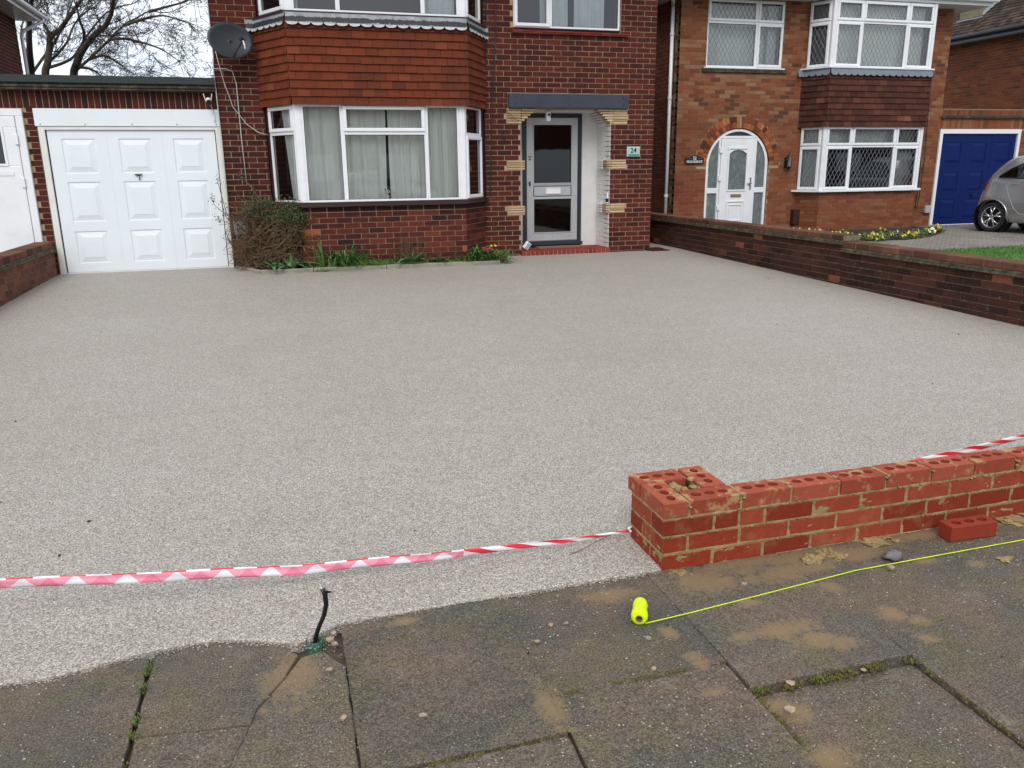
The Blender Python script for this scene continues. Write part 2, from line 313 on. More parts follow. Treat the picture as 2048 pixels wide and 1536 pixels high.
# ------------------------------------------------------------------ mesh helpers
class MB:
    def __init__(s): s.v = []; s.f = []; s.t = []; s.xf = None; s.smooth = False; s.attrs = {}
    def add(s, vs, fs, tone=.5):
        o = len(s.v)
        if s.xf: vs = [s.xf(*p) for p in vs]
        s.v += [tuple(p) for p in vs]; s.f += [tuple(i + o for i in q) for q in fs]; s.t += [tone] * len(fs)
    def box(s, x0, x1, y0, y1, z0, z1, tone=.5):
        s.add([(x0, y0, z0), (x1, y0, z0), (x1, y1, z0), (x0, y1, z0), (x0, y0, z1), (x1, y0, z1), (x1, y1, z1), (x0, y1, z1)],
              [(0, 3, 2, 1), (4, 5, 6, 7), (0, 1, 5, 4), (1, 2, 6, 5), (2, 3, 7, 6), (3, 0, 4, 7)], tone)
    def prism(s, poly, a, b, axis=2, tone=.5):   # poly list of 2D, extruded a..b on axis
        n = len(poly)
        def P(p, h): return (p[0], p[1], h) if axis == 2 else ((p[0], h, p[1]) if axis == 1 else (h, p[0], p[1]))
        s.add([P(p, a) for p in poly] + [P(p, b) for p in poly],
              [tuple(range(n))[::-1], tuple(range(n, 2 * n))] + [(i, (i + 1) % n, n + (i + 1) % n, n + i) for i in range(n)], tone)
    def tube(s, pts, r, sides=6, tone=.5, cap=True):
        pts = [Vector(p) for p in pts]; n = len(pts)
        if not hasattr(r, '__len__'): r = [r] * n
        vs = []; fs = []
        ref = None
        for i, p in enumerate(pts):
            d = (pts[min(i + 1, n - 1)] - pts[max(i - 1, 0)])
            if d.length < 1e-9: d = Vector((0, 0, 1))
            d.normalize()
            if ref is None: ref = d.orthogonal()
            a = (ref - d * ref.dot(d))
            a = a.normalized() if a.length > 1e-6 else d.orthogonal().normalized()
            ref = a; b = d.cross(a)
            for j in range(sides):
                t = 2 * math.pi * j / sides; vs.append(p + (a * math.cos(t) + b * math.sin(t)) * r[i])
        for i in range(n - 1):
            for j in range(sides):
                k2 = (j + 1) % sides; fs.append((i * sides + j, i * sides + k2, (i + 1) * sides + k2, (i + 1) * sides + j))
        if cap and sides > 2: fs += [tuple(range(sides))[::-1], tuple(range((n - 1) * sides, n * sides))]
        s.add(vs, fs, tone)
    def lathe(s, prof, c, ax=(0, 0, 1), seg=20, tone=.5, start=0):
        ax = Vector(ax).normalized(); a = ax.orthogonal().normalized(); b = ax.cross(a); c = Vector(c); vs = []; fs = []
        for (h, r) in prof:
            for j in range(seg):
                t = 2 * math.pi * j / seg; vs.append(c + ax * h + (a * math.cos(t) + b * math.sin(t)) * max(r, 1e-5))
        for i in range(len(prof) - 1):
            for j in range(seg):
                k2 = (j + 1) % seg; fs.append((i * seg + j, i * seg + k2, (i + 1) * seg + k2, (i + 1) * seg + j))
        s.add(vs, fs, tone)
    def mesh(s, name, mat):
        me = bpy.data.meshes.new(name); me.from_pydata(s.v, [], s.f); me.update()
        if mat: me.materials.append(mat)
        a = me.attributes.new('tone', 'FLOAT', 'FACE'); a.data.foreach_set('value', s.t)
        if s.smooth: me.polygons.foreach_set('use_smooth', [True] * len(me.polygons))
        return me
    def build(s, name, mat, parent=None):
        return link(bpy.data.objects.new(name, s.mesh(name, mat)), parent)

def link(o, parent=None):
    COL.objects.link(o)
    if parent: o.parent = parent
    return o
def tag(o, label, cat, group=None):
    o['label'] = label; o['category'] = cat
    if group: o['group'] = group
    return o
def thing(name, label, cat, loc=(0, 0, 0), group=None):
    o = bpy.data.objects.new(name, None); o.empty_display_size = .1; COL.objects.link(o); o.location = loc
    tag(o, label, cat, group); return o
# things whose parts are modelled in world coordinates: put the empty at its base and shift parts
def rebase(root):
    bpy_m = Matrix.Translation(-Vector(root.location))
    for ch in root.children:
        ch.matrix_parent_inverse = bpy_m
def struct(o): o['kind'] = 'structure'; return o
def stuff(o): o['kind'] = 'stuff'; return o
def recalc(o):
    bm = bmesh.new(); bm.from_mesh(o.data); bmesh.ops.recalc_face_normals(bm, faces=bm.faces[:]); bm.to_mesh(o.data); bm.free(); return o
def bevel(o, w=.004, seg=2, ang=40):
    m = o.modifiers.new('bevel', 'BEVEL'); m.width = w; m.segments = seg; m.limit_method = 'ANGLE'; m.angle_limit = R(ang); return o

class Face:
    """a wall face: u runs along it, z up, d outward"""
    def __init__(s, p0, p1):
        s.p0 = Vector((*p0[:2], 0)); s.p1 = Vector((*p1[:2], 0)); s.L = (s.p1 - s.p0).length
        s.u = (s.p1 - s.p0).normalized(); s.n = Vector((s.u.y, -s.u.x, 0))
    def __call__(s, u, d, z): 
        p = s.p0 + s.u * u + s.n * d; return (p.x, p.y, z)
    def mat(s, u, d, z):
        p = s.p0 + s.u * u + s.n * d
        return Matrix(((s.u.x, s.n.x, 0, p.x), (s.u.y, s.n.y, 0, p.y), (0, 0, 1, z), (0, 0, 0, 1)))

def mbf(F): b = MB(); b.xf = F; return b      # boxes given as (u, d, z)

_bc = {}
def brick_mesh(l, h, dep, tone, mat, bev=0):
    key = (round(l, 3), round(h, 4), round(dep, 3), round(tone, 2), mat.name, bev)
    if key not in _bc:
        b = MB(); b.box(0, l, -dep, 0, 0, h, round(tone, 2)); me = b.mesh('brick', mat)
        bm = bmesh.new(); bm.from_mesh(me)
        bmesh.ops.recalc_face_normals(bm, faces=bm.faces[:])
        if bev: bmesh.ops.bevel(bm, geom=bm.edges[:], offset=bev, segments=1, affect='EDGES')
        bm.to_mesh(me); bm.free()
        _bc[key] = me
    return _bc[key]

def subtract(iv, holes):
    out = [iv]
    for (a, b) in holes:
        nxt = []
        for (x0, x1) in out:
            if b <= x0 or a >= x1: nxt.append((x0, x1)); continue
            if a > x0: nxt.append((x0, a))
            if b < x1: nxt.append((b, x1))
        out = nxt
    return out

def wall_bricks(store, F, z0, z1, ch=.075, bl=.225, jt=.010, rects=(), arches=(), tonef=None, dep=.1, phase=0, proud=.0, ends=(0, 0)):
    """store += (F, u, z, l, tone, dep, proud)"""
    n = int(round((z1 - z0) / ch)); 
    for r in range(n):
        za, zb = z0 + r * ch, z0 + (r + 1) * ch; zm = (za + zb) / 2
        hs = [(a, b) for (a, b, c, d) in rects if c < zm < d]
        for (uc, zc, rad) in arches:
            dz = abs(zm - zc)
            if zm < zc: 
                hs.append((uc - rad, uc + rad)) if False else None
            elif dz < rad: w_ = math.sqrt(rad * rad - dz * dz); hs.append((uc - w_, uc + w_))
        for (a, b) in subtract((-ends[0], F.L + ends[1]), hs):
            k0 = math.floor(a / bl) - 1; off = (bl / 2 if (r + phase) % 2 else 0)
            u = k0 * bl + off
            while u < b:
                s, e = max(u, a), min(u + bl, b)
                ja = jt / 2 if s > a + 1e-4 or a > 0 else 0; jb = jt / 2 if e < b - 1e-4 or b < F.L else 0
                if e - s > .045:
                    t = (tonef or rnd_tone)(s, zm)
                    store.append((F, round(s + ja, 4), za, round(e - s - ja - jb, 3), t, dep, proud + random.uniform(-.0015, .0015), ch - jt))
                u += bl
def rnd_tone(u, z): return min(1, max(0, random.betavariate(2, 2.2)))
def flush_bricks(store, parent, mat, nmax=300, name='brick', stuffname='brickwork', bev=0):
    def dist(s): 
        p = Vector(s[0](s[1] + s[3] / 2, 0, s[2])); return (p - EYE).length / max(.05, s[3]) * .2
    store.sort(key=dist)
    for i, (F, u, z, l, t, dep, pr, h) in enumerate(store[:nmax]):
        o = bpy.data.objects.new(name, brick_mesh(l, h, dep, round(t * 12) / 12, mat, bev)); link(o, parent)
        o.matrix_local = F.mat(u, pr, z)
    rest = store[nmax:]
    if rest:
        b = MB()
        for (F, u, z, l, t, dep, pr, h) in rest:
            b.xf = F; b.box(u, u + l, pr - dep, pr, z, z + h, t)
        stuff(recalc(b.build(stuffname, mat, parent)))

def rect_holes(a, b, c, d, holes):
    zs = sorted({c, d} | {z for h in holes for z in h[2:4] if c < z < d}); out = []
    for z0, z1 in zip(zs, zs[1:]):
        zm = (z0 + z1) / 2
        for (u0, u1) in subtract((a, b), sorted((h[0], h[1]) for h in holes if h[2] < zm < h[3])): out.append((u0, u1, z0, z1))
    return out
def core(parent, F, z0, z1, mat, holes=(), arches=(), thick=.22, inset=.006, name='wall'):
    hs = list(holes)
    for (uc, zc, rad) in arches:
        n = 40
        for i in range(n):
            za = zc + rad * i / n; zb = zc + rad * (i + 1) / n; w_ = math.sqrt(max(0, rad * rad - ((za + zb) / 2 - zc) ** 2)); hs.append((uc - w_, uc + w_, za, zb))
    b = mbf(F)
    for (u0, u1, a, c) in rect_holes(0, F.L, z0, z1, hs): b.box(u0, u1, -thick - inset, -inset, a, c)
    return recalc(b.build(name, mat, parent))

def ring(b, u0, u1, z0, z1, t, d0, d1):
    b.box(u0, u1, d0, d1, z0, z0 + t); b.box(u0, u1, d0, d1, z1 - t, z1)
    b.box(u0, u0 + t, d0, d1, z0 + t, z1 - t); b.box(u1 - t, u1, d0, d1, z0 + t, z1 - t)

def lattice(b, u0, u1, z0, z1, pw=.105, ph=.17, r=.0045, d=0):
    # diamond leading clipped to the rectangle
    sl = ph / pw
    def clip(c, s):   # line z = s*u + c
        pts = []
        for u in (u0, u1):
            z = s * u + c
            if z0 <= z <= z1: pts.append((u, z))
        for z in (z0, z1):
            u = (z - c) / s
            if u0 < u < u1: pts.append((u, z))
        return pts if len(pts) >= 2 else None
    for s in (sl, -sl):
        lo = min(z0 - s * u0, z0 - s * u1, z1 - s * u0, z1 - s * u1); hi = max(z0 - s * u0, z0 - s * u1, z1 - s * u0, z1 - s * u1)
        c = math.ceil(lo / ph) * ph
        while c < hi:
            p = clip(c, s)
            if p:
                (ua, za), (ub, zb) = p[0], p[1]
                L_ = math.hypot(ub - ua, zb - za)
                if L_ > .01:
                    nx, nz_ = -(zb - za) / L_ * r, (ub - ua) / L_ * r
                    b.add([(ua + nx, d, za + nz_), (ub + nx, d, zb + nz_), (ub - nx, d, zb - nz_), (ua - nx, d, za - nz_),
                           (ua, d + .003, za), (ub, d + .003, zb)], [(0, 1, 5, 4), (2, 3, 4, 5), (0, 4, 3), (1, 2, 5), (0, 3, 2, 1)])
            c += ph

def window(parent, F, cells, frame_mat, glass, d0=-.05, lead=None, name='window', label=None, fd=.055, lead_mat=None):
    """cells: (u0,u1,z0,z1,kind) kind f fixed, c casement"""
    b = mbf(F)
    for (u0, u1, z0, z1, kd) in cells: ring(b, u0, u1, z0, z1, .028, d0, d0 + fd)
    w = recalc(b.build(name, frame_mat, parent))
    bevel(w, .004, 1)
    if label: w['label'] = label
    lb = mbf(F)
    for (u0, u1, z0, z1, kd) in cells:
        i = .028
        if kd == 'c':
            c = mbf(F); ring(c, u0 + .014, u1 - .014, z0 + .014, z1 - .014, .048, d0 + fd - .02, d0 + fd + .018)
            bevel(recalc(c.build('casement', frame_mat, w)), .007, 1); i = .060; dd = d0 + fd - .012
        else:
            dd = d0 + fd * .45
        g = mbf(F); e = .004
        g.add([(u0 + i - e, dd, z0 + i - e), (u1 - i + e, dd, z0 + i - e), (u1 - i + e, dd, z1 - i + e), (u0 + i - e, dd, z1 - i + e)], [(0, 1, 2, 3)])
        p = g.build('pane', glass, w)
        gk = mbf(F); ring(gk, u0 + i - .001, u1 - i + .001, z0 + i - .001, z1 - i + .001, .006, dd - .004, dd + .004)
        gk.build('gasket', M['black'], w)
        if lead: lattice(lb, u0 + i, u1 - i, z0 + i, z1 - i, lead[0], lead[1], lead[2], dd + .0015)
    if lead: stuff(lb.build('lead_lattice', lead_mat or M['lead22'], w))
    return w

def curtain(parent, F, u0, u1, z0, z1, d, mat, amp=.02, waves=9, name='curtain', open_l=0, pinch=0):
    b = mbf(F); n = max(24, int((u1 - u0) * 70)); m = 12; vs = []; ph = random.random() * 9
    for j in range(m + 1):
        z = z0 + (z1 - z0) * j / m; k_ = j / m
        for i in range(n + 1):
            t = i / n; a = u0 + (u1 - u0) * t + pinch * (t - .5) * (k_ - .5)
            a += open_l * (1 - k_) * (1 - t)
            dd = d + amp * (math.sin(t * waves * 6.28 + ph + .8 * math.sin(k_ * 3 + t * 5)) + .5 * math.sin(t * waves * 14.3 + 2 * ph + k_ * 1.5)) * (.5 + .5 * abs(math.sin(t * 7 + ph)))
            vs.append((a, dd, z))
    b.add(vs, [(j * (n + 1) + i, j * (n + 1) + i + 1, (j + 1) * (n + 1) + i + 1, (j + 1) * (n + 1) + i) for j in range(m) for i in range(n)])
    b.smooth = True
    return b.build(name, mat, parent)

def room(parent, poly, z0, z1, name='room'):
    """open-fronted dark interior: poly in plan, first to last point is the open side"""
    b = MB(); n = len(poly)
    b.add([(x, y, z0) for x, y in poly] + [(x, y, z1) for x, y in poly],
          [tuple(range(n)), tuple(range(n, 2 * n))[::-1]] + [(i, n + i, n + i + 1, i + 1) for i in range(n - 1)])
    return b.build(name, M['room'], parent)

def hung_tiles(parent, pts, ztop, rows, pitch, w, mat, th=.012, skip=None, nm='tile'):
    th_ = .14
    faces = [Face(pts[i], pts[i + 1]) for i in range(len(pts) - 1)]
    for r in range(rows):
        zb = ztop - (r + 1) * pitch
        for fi, F in enumerate(faces):
            off = (w / 2 if (r + fi) % 2 else 0) + random.uniform(-.006, .006); u = -off
            while u < F.L:
                s, e = max(-.010, u), min(F.L + .010, u + w)
                if e - s > .03:
                    t = min(1, max(0, random.gauss(.58, .13))); t = round(t * 12) / 12
                    key = ('tile', round(e - s, 2), t, mat.name, round(pitch, 3))
                    if key not in _bc:
                        b = MB(); L_ = round(e - s, 2) - .006; H = pitch * 1.35
                        b.add([(0, .027, 0), (L_, .027, 0), (L_, .0, H), (0, .0, H), (0, .027 - th, -.001), (L_, .027 - th, -.001), (L_, -th, H), (0, -th, H)],
                              [(0, 1, 2, 3), (7, 6, 5, 4), (0, 4, 5, 1), (1, 5, 6, 2), (2, 6, 7, 3), (3, 7, 4, 0)], t)
                        me = b.mesh('tile', mat); bm = bmesh.new(); bm.from_mesh(me); bmesh.ops.recalc_face_normals(bm, faces=bm.faces[:]); bm.to_mesh(me); bm.free(); _bc[key] = me
                    o = link(bpy.data.objects.new(nm, _bc[key]), parent)
                    o.matrix_local = F.mat(s, random.uniform(0, .003) + (fi % 2) * 0, zb + random.uniform(-.0025, .0025)) @ Matrix.Rotation(random.uniform(-.006, .006), 4, 'Y')
                u += w
def flashing(parent, pts, ztop, drop, d, mat, pitch=.16, scal=.035, name='lead_flashing'):
    b = MB()
    for i in range(len(pts) - 1):
        F = Face(pts[i], pts[i + 1]); n = max(2, round(F.L / pitch)) * 8; vs = []
        for j in range(n + 1):
            t = j / n; u = F.L * t; k_ = (j % 8) / 8
            dz = scal * math.sqrt(max(0, 1 - (2 * k_ - 1) ** 2)) if j % 8 else 0
            for (zz, dd) in ((ztop, d - .02), (ztop - drop, d + .004 + random.uniform(-.002, .003)), (ztop - drop - dz, d + .012 + random.uniform(-.003, .004))):
                vs.append(F(u, dd, zz))
        b.add(vs, [(j * 3 + q, (j + 1) * 3 + q, (j + 1) * 3 + q + 1, j * 3 + q + 1) for j in range(n) for q in range(2)])
    o = b.build(name, mat, parent); m = o.modifiers.new('solid', 'SOLIDIFY'); m.thickness = .003; return o

def panel_door(parent, F, u0, u1, z0, z1, d, mat, cols=3, rows=3, name='garage_door', pu=.13, pz=.13):
    """sheet-metal door with raised panels"""
    W, H = u1 - u0, z1 - z0
    cw, rh = W / cols, H / rows
    hs = []
    for i in range(cols):
        for j in range(rows):
            hs.append((u0 + i * cw + pu, u0 + (i + 1) * cw - pu, z0 + j * rh + pz, z0 + (j + 1) * rh - pz))
    b = mbf(F)
    for (a, c, e, g) in rect_holes(u0, u1, z0, z1, hs): b.box(a, c, d - .03, d, e, g)
    leaf = recalc(b.build(name, mat, parent))
    for (a, c, e, g) in hs:
        p = mbf(F)
        rr = [(0, 0), (.004, -.012), (.014, -.014), (.062, -.0005), (.066, .003)]
        vs = []
        for (ins, dd) in rr: vs += [(a + ins, d + dd, e + ins), (c - ins, d + dd, e + ins), (c - ins, d + dd, g - ins), (a + ins, d + dd, g - ins)]
        fs = [(4 * i + j, 4 * i + (j + 1) % 4, 4 * (i + 1) + (j + 1) % 4, 4 * (i + 1) + j) for i in range(len(rr) - 1) for j in range(4)]
        q = 4 * (len(rr) - 1); fs.append((q, q + 1, q + 2, q + 3))
        p.add(vs, fs); p.build('door_panel', mat, leaf)
    for i in range(1, cols):     # narrow joint bead
        p = mbf(F); p.box(u0 + i * cw - .002, u0 + i * cw + .002, d, d + .0015, z0, z1); p.build('joint_bead', mat, leaf)
    return leaf

def text_obj(txt, size, M4, mat, parent, name='lettering', ext=.002, bold=0, sx=1, align='CENTER'):
    cu = bpy.data.curves.new(name, 'FONT'); cu.body = txt; cu.size = size; cu.extrude = ext; cu.align_x = align; cu.align_y = 'CENTER'; cu.offset = bold; cu.resolution_u = 3
    tmp = bpy.data.objects.new('tmp', cu); COL.objects.link(tmp); dg = bpy.context.evaluated_depsgraph_get(); dg.update()
    me = bpy.data.meshes.new_from_object(tmp.evaluated_get(dg)); bpy.data.objects.remove(tmp)
    me.materials.clear(); me.materials.append(mat)
    me.transform(M4 @ Matrix.Diagonal((sx, 1, 1, 1))); me.name = name
    return link(bpy.data.objects.new(name, me), parent)
def face_text_mat(F, u, d, z):   # text x -> u, text y -> z, text z -> outward
    p = F(u, d, z); return Matrix(((F.u.x, 0, F.n.x, p[0]), (F.u.y, 0, F.n.y, p[1]), (0, 1, 0, p[2]), (0, 0, 0, 1)))

def blob(b, c, r, squash=.7, sub=1, jag=.25, seed=0, tone=.5):
    bm = bmesh.new(); bmesh.ops.create_icosphere(bm, subdivisions=sub, radius=1)
    vs = []
    rx = random.uniform(.8, 1.2)
    for v in bm.verts:
        k_ = 1 + jag * (noise.noise(v.co * 1.3 + Vector((seed, seed * 1.7, 0))))* 1.6
        vs.append((c[0] + v.co.x * r * k_ * rx, c[1] + v.co.y * r * k_, c[2] + v.co.z * r * k_ * squash))
    b.add(vs, [tuple(v.index for v in f.verts) for f in bm.faces], tone); bm.free()

DR = lambda x, y: max(0., .01625 * (y - 2.5)) if y < 12.4 else .161   # height of the drives above the pavement

# ================================================================== GROUND
b = MB(); b.box(-260, 260, -260, 260, -.30, -.06); struct(b.build('ground', M['ground']))
EDGE = [(-3.1, 2.445), (-.75, 2.445), (-.53, 2.498), (-.30, 2.508), (-.16, 2.45), (-.05, 2.405), (.0, 2.425), (.05, 2.455), (.093, 2.487), (.66, 2.498), (1.31, 2.503), (6.45, 2.53)]
def edge_y(x):
    for (a, ya), (c, yc) in zip(EDGE, EDGE[1:]):
        if a <= x <= c: y = ya + (yc - ya) * (x - a) / (c - a); break
    else: y = 2.5
    return y + .006 * noise.noise(Vector((x * 9, 3, 0))) + .004 * noise.noise(Vector((x * 40, 7, 0)))
b = MB(); xs = [-2.95 + i * .02 for i in range(int((6.46 + 2.95) / .02) + 1)]
vs = []; ys_ = [12.9, 16.5]
for x in xs:
    y0 = edge_y(x); lip = DR(0, y0) + .012 + .003 * noise.noise(Vector((x * 60, 1, 2)))
    vs += [(x, y0 - .003, -.03), (x, y0, lip - .004), (x, y0 + .01, lip)] + [(x, y, DR(0, y) + .008) for y in (3.5, 6, 9, 12.39, 16.5)]
K = 8
b.add(vs, [(i * K + j, (i + 1) * K + j, (i + 1) * K + j + 1, i * K + j + 1) for i in range(len(xs) - 1) for j in range(K - 1)])
drive = b.build('driveway', M['resin']); struct(drive); drive['label'] = 'grey resin bound gravel driveway'
# loose aggregate along the ragged front edge
b = MB()
for i in range(2600):
    x = random.uniform(-1.4, 1.30); y = edge_y(x) + random.gauss(.004, .012)
    if abs(x) < .09 and random.random() < .5: y -= random.uniform(0, .05)
    s = random.uniform(.0018, .0050); bm_ = [(1, 0, 0), (-1, 0, 0), (0, 1, 0), (0, -1, 0), (0, 0, 1), (0, 0, -1)]
    a = random.random() * 6; ca, sa = math.cos(a), math.sin(a); z = .006 if y > edge_y(x) else .002
    b.add([(x + (p[0] * ca - p[1] * sa * .7) * s, y + (p[0] * sa + p[1] * .7 * ca) * s, z + p[2] * s * .7) for p in bm_],
          [(0, 2, 4), (2, 1, 4), (1, 3, 4), (3, 0, 4), (2, 0, 5), (1, 2, 5), (3, 1, 5), (0, 3, 5)], random.random())
stuff(b.build('loose_aggregate', M['resin']))['label'] = 'loose grey aggregate crumbs along the ragged driveway edge'
bpy.data.objects['loose_aggregate']['category'] = 'gravel'

# next doors' drives
b = MB(); b.add([(6.66, -.0, .0), (18.6, .0, .0), (18.6, 12.4, .161), (6.66, 12.4, .161)], [(0, 1, 2, 3)]); b.add([(5.6, 12.4, .161), (30, 12.4, .161), (30, 22, .163), (5.6, 22, .163)], [(0, 1, 2, 3)])
o = struct(b.build('block_paved_drive', M['block'])); o.location.z = 0
b = MB(); b.add([(-9, 2.5, .0), (-3.14, 2.5, 0), (-3.14, 12.4, .161), (-9, 12.4, .161)], [(0, 1, 2, 3)]); struct(b.build('neighbour_drive', M['concrete']))
b = MB(); b.add([(-9, 12.2, .158), (6, 12.2, .158), (6, 24, .158), (-9, 24, .158)], [(0, 1, 2, 3)]); struct(b.build('building_plot', M['ground']))

# pavement of slabs
pav = bpy.data.objects.new('pavement', None); COL.objects.link(pav); struct(pav)
b = MB(); b.box(-12, 22, -1.0, 2.60, -.05, -.024); b.build('bedding', M['joint'], pav)
_sl = []
def slab(poly, dz=0, tilt=(0, 0), tone=None, name='slab'):
    if isinstance(poly[0], (int, float)): x0, x1, y0, y1 = poly; poly = [(x0, y0), (x1, y0), (x1, y1), (x0, y1)]
    cx = sum(p[0] for p in poly) / len(poly); cy = sum(p[1] for p in poly) / len(poly)
    poly = [(cx + (p[0] - cx) * (1 + .0028 / max(.05, abs(p[0] - cx))), cy + (p[1] - cy) * (1 + .0028 / max(.05, abs(p[1] - cy)))) for p in poly]
    # wobble the edges
    pp = []
    for i, p in enumerate(poly):
        q = poly[(i + 1) % len(poly)]; L_ = math.hypot(q[0] - p[0], q[1] - p[1]); n = max(1, int(L_ / .04)) if abs(cx) < 4 else 1
        for j in range(n):
            t = j / n; x = p[0] + (q[0] - p[0]) * t; y = p[1] + (q[1] - p[1]) * t
            w_ = .0026 if j else .003; x += random.uniform(-w_, w_); y += random.uniform(-w_, w_); pp.append((x, y))
    b = MB(); n = len(pp)
    zf = lambda x, y: dz + (x - cx) * tilt[0] + (y - cy) * tilt[1]
    b.add([(x, y, -.045) for x, y in pp] + [(x, y, zf(x, y)) for x, y in pp], [tuple(range(n))[::-1], tuple(range(n, 2 * n))] + [(i, (i + 1) % n, n + (i + 1) % n, n + i) for i in range(n)], random.random() if tone is None else tone)
    o = b.build(name, M['slab'], pav); bevel(o, .004, 2, 30); return o
rt = lambda: (random.uniform(-.004, .004), random.uniform(-.004, .004))
slab((-1.09, -.512, 1.85, 2.47), 0, rt(), .35); slab((-1.09, -.512, 1.20, 1.84), -.003, rt(), .6)
# the broken slab, in three pieces
slab([(-.494, 2.089), (-.192, 2.053), (-.175, 2.12), (-.10, 2.24), (-.055, 2.345), (-.11, 2.43), (-.27, 2.53), (-.492, 2.53)], .001, (.004, -.003), .45)
slab([(-.494, 1.74), (-.275, 1.74), (-.255, 1.86), (-.197, 2.048), (-.492, 2.084)], -.005, (-.006, .006), .5)
slab([(-.272, 1.74), (.084, 1.74), (.087, 2.25), (.02, 2.36), (-.048, 2.338), (-.096, 2.238), (-.171, 2.117), (-.190, 2.050), (-.251, 1.86)], -.007, (.004, .006), .95)
slab((-.496, .078, 1.15, 1.73), -.004, rt(), .55)
slab((.094, .650, 1.757, 2.52), .004, (.003, -.002), .1); slab((.094, .645, 1.17, 1.745), -.004, (0, .006), .7)
slab((.664, 1.233, 1.933, 2.52), 0, rt(), .05); slab((.660, 1.228, 1.345, 1.921), -.002, rt(), .3)
slab((1.241, 1.803, 1.783, 2.52), .004, (0, -.004), .5); slab((1.243, 1.797, 1.02, 1.760), -.015, (0, -.010), .65)
slab((1.811, 2.420, 1.924, 2.52), 0, rt(), .4); slab((1.811, 2.414, 1.30, 1.912), .001, rt(), .3)
slab((2.428, 3.03, 1.924, 2.52), -.001, rt(), .55); slab((2.422, 3.03, 1.30, 1.912), 0, rt(), .75)
cols = [-2.86 - .59 * i for i in range(5, 0, -1)] + [-2.86, -2.27, -1.68, -1.09, -.504, .086, .655, 1.236, 1.804, 2.418, 3.035, 3.64, 4.24, 4.84, 5.44, 6.05, 6.66, 7.27]
for i in range(len(cols) - 1):
    x0, x1 = cols[i] + .004, cols[i + 1] - .004
    mid = -1.2 < x0 and x1 < 3.1
    y = 1.15 if mid else 2.52
    if mid: y = {0: 1.19, 1: 1.14, 2: 1.16, 3: 1.335, 4: 1.01, 5: 1.29, 6: 1.29}.get([j for j in range(7) if abs(cols[i] - [-1.09, -.504, .086, .655, 1.236, 1.804, 2.418][j]) < .01][0], 1.1)
    h0 = random.choice([.58, .73])
    while y > -.5:
        slab((x0, x1, max(y - h0 + .009, -.9), y), random.uniform(-.003, .003), rt()); y -= h0; h0 = random.choice([.58, .73])
for (x0, x1, y0, y1) in ((1.228, 1.250, 1.925, 2.49), (1.798, 1.818, 1.92, 2.49), (2.414, 2.434, 1.92, 2.49), (.640, .670, 2.15, 2.49), (.640, .668, 1.76, 2.14), (.64, 1.235, 1.918, 1.937), (1.80, 2.43, 1.908, 1.928)):
    b = MB(); nx = max(2, int((x1 - x0) / .02)); ny = max(2, int((y1 - y0) / .02))
    b.add([(x0 + (x1 - x0) * i / nx, y0 + (y1 - y0) * j / ny, -.0022 + .002 * noise.noise(Vector(((x0 + (x1 - x0) * i / nx) * 30, (y0 + (y1 - y0) * j / ny) * 30, 2)))) for j in range(ny + 1) for i in range(nx + 1)], [(j * (nx + 1) + i, j * (nx + 1) + i + 1, (j + 1) * (nx + 1) + i + 1, (j + 1) * (nx + 1) + i) for j in range(ny) for i in range(nx)], .6)
    b.build('joint_fill', M['slab'], pav)
# kerb and road behind the photographer
b = MB()
for i in range(24): b.box(-12 + i * .92, -12 + i * .92 + .91, -1.14, -1.0, -.2, 0)
struct(recalc(b.build('kerb', M['concrete'])))
b = MB(); b.add([(-80, -8, -.055), (80, -8, -.055), (80, -1.14, -.055), (-80, -1.14, -.055)], [(0, 1, 2, 3)]); struct(b.build('road', M['asphalt'])).location.z = 0.004

# moss and weeds in the joints
def tuft(b, x, y, z, n, h, spread, w=.0016):
    for _ in range(n):
        a = random.random() * 6.28; dx, dy = math.cos(a), math.sin(a); r = random.random() * spread; hh = h * random.uniform(.4, 1.1); le = random.uniform(.2, 1.1) * hh
        px_, py_ = x + dx * r * random.random(), y + dy * r * random.random()
        b.add([(px_ - dy * w, py_ + dx * w, z), (px_ + dy * w, py_ - dx * w, z), (px_ + dx * le * .5 + dy * w * .7, py_ + dy * le * .5 - dx * w * .7, z + hh * .7), (px_ + dx * le, py_ + dy * le, z + hh)], [(0, 1, 2), (0, 2, 3)], random.random())
mb_ = MB(); gb_ = MB()
def joint(p, q, n, w=.010, h=.006, grass=.04):
    for _ in range(n):
        t = random.random(); t2 = t + .03 * math.sin(t * 30)
        if noise.noise(Vector((p[0] * 3 + t * 9, q[1] * 5, 0))) < .02: continue
        x = p[0] + (q[0] - p[0]) * t; y = p[1] + (q[1] - p[1]) * t
        x += random.gauss(0, w * .5); y += random.gauss(0, w * .5)
        if random.random() < grass: tuft(gb_, x, y, -.006, 2, h * 1.7, .006)
        else: tuft(mb_, x, y, -.007, 4, h, .006, .002)
joint((.67, 1.925), (1.24, 1.930), 1500, .020, .008); joint((1.80, 1.916), (2.44, 1.918), 900, .018, .007, .07); joint((1.26, 1.762), (1.80, 1.766), 900, .022, .008, .07)
joint((.25, 1.75), (.655, 1.757), 800, .018, .008); joint((-.502, 2.08), (-.505, 2.46), 520, .022, .010, .45); joint((-.50, 1.75), (-.50, 2.1), 120, .01)
joint((1.237, 1.5), (1.237, 1.79), 380, .014); joint((1.245, 1.772), (1.31, 1.772), 80, .012, .009, .6); joint((1.805, 1.35), (1.805, 1.75), 380, .009); joint((.655, 1.70), (.655, 2.48), 60, .006)
joint((.10, 1.752), (.3, 1.752), 60); joint((-.25, 1.75), (.08, 1.75), 60)
tuft(gb_, .045, 2.405, -.01, 26, .022, .012); tuft(gb_, 2.06, 1.917, -.005, 30, .014, .03)
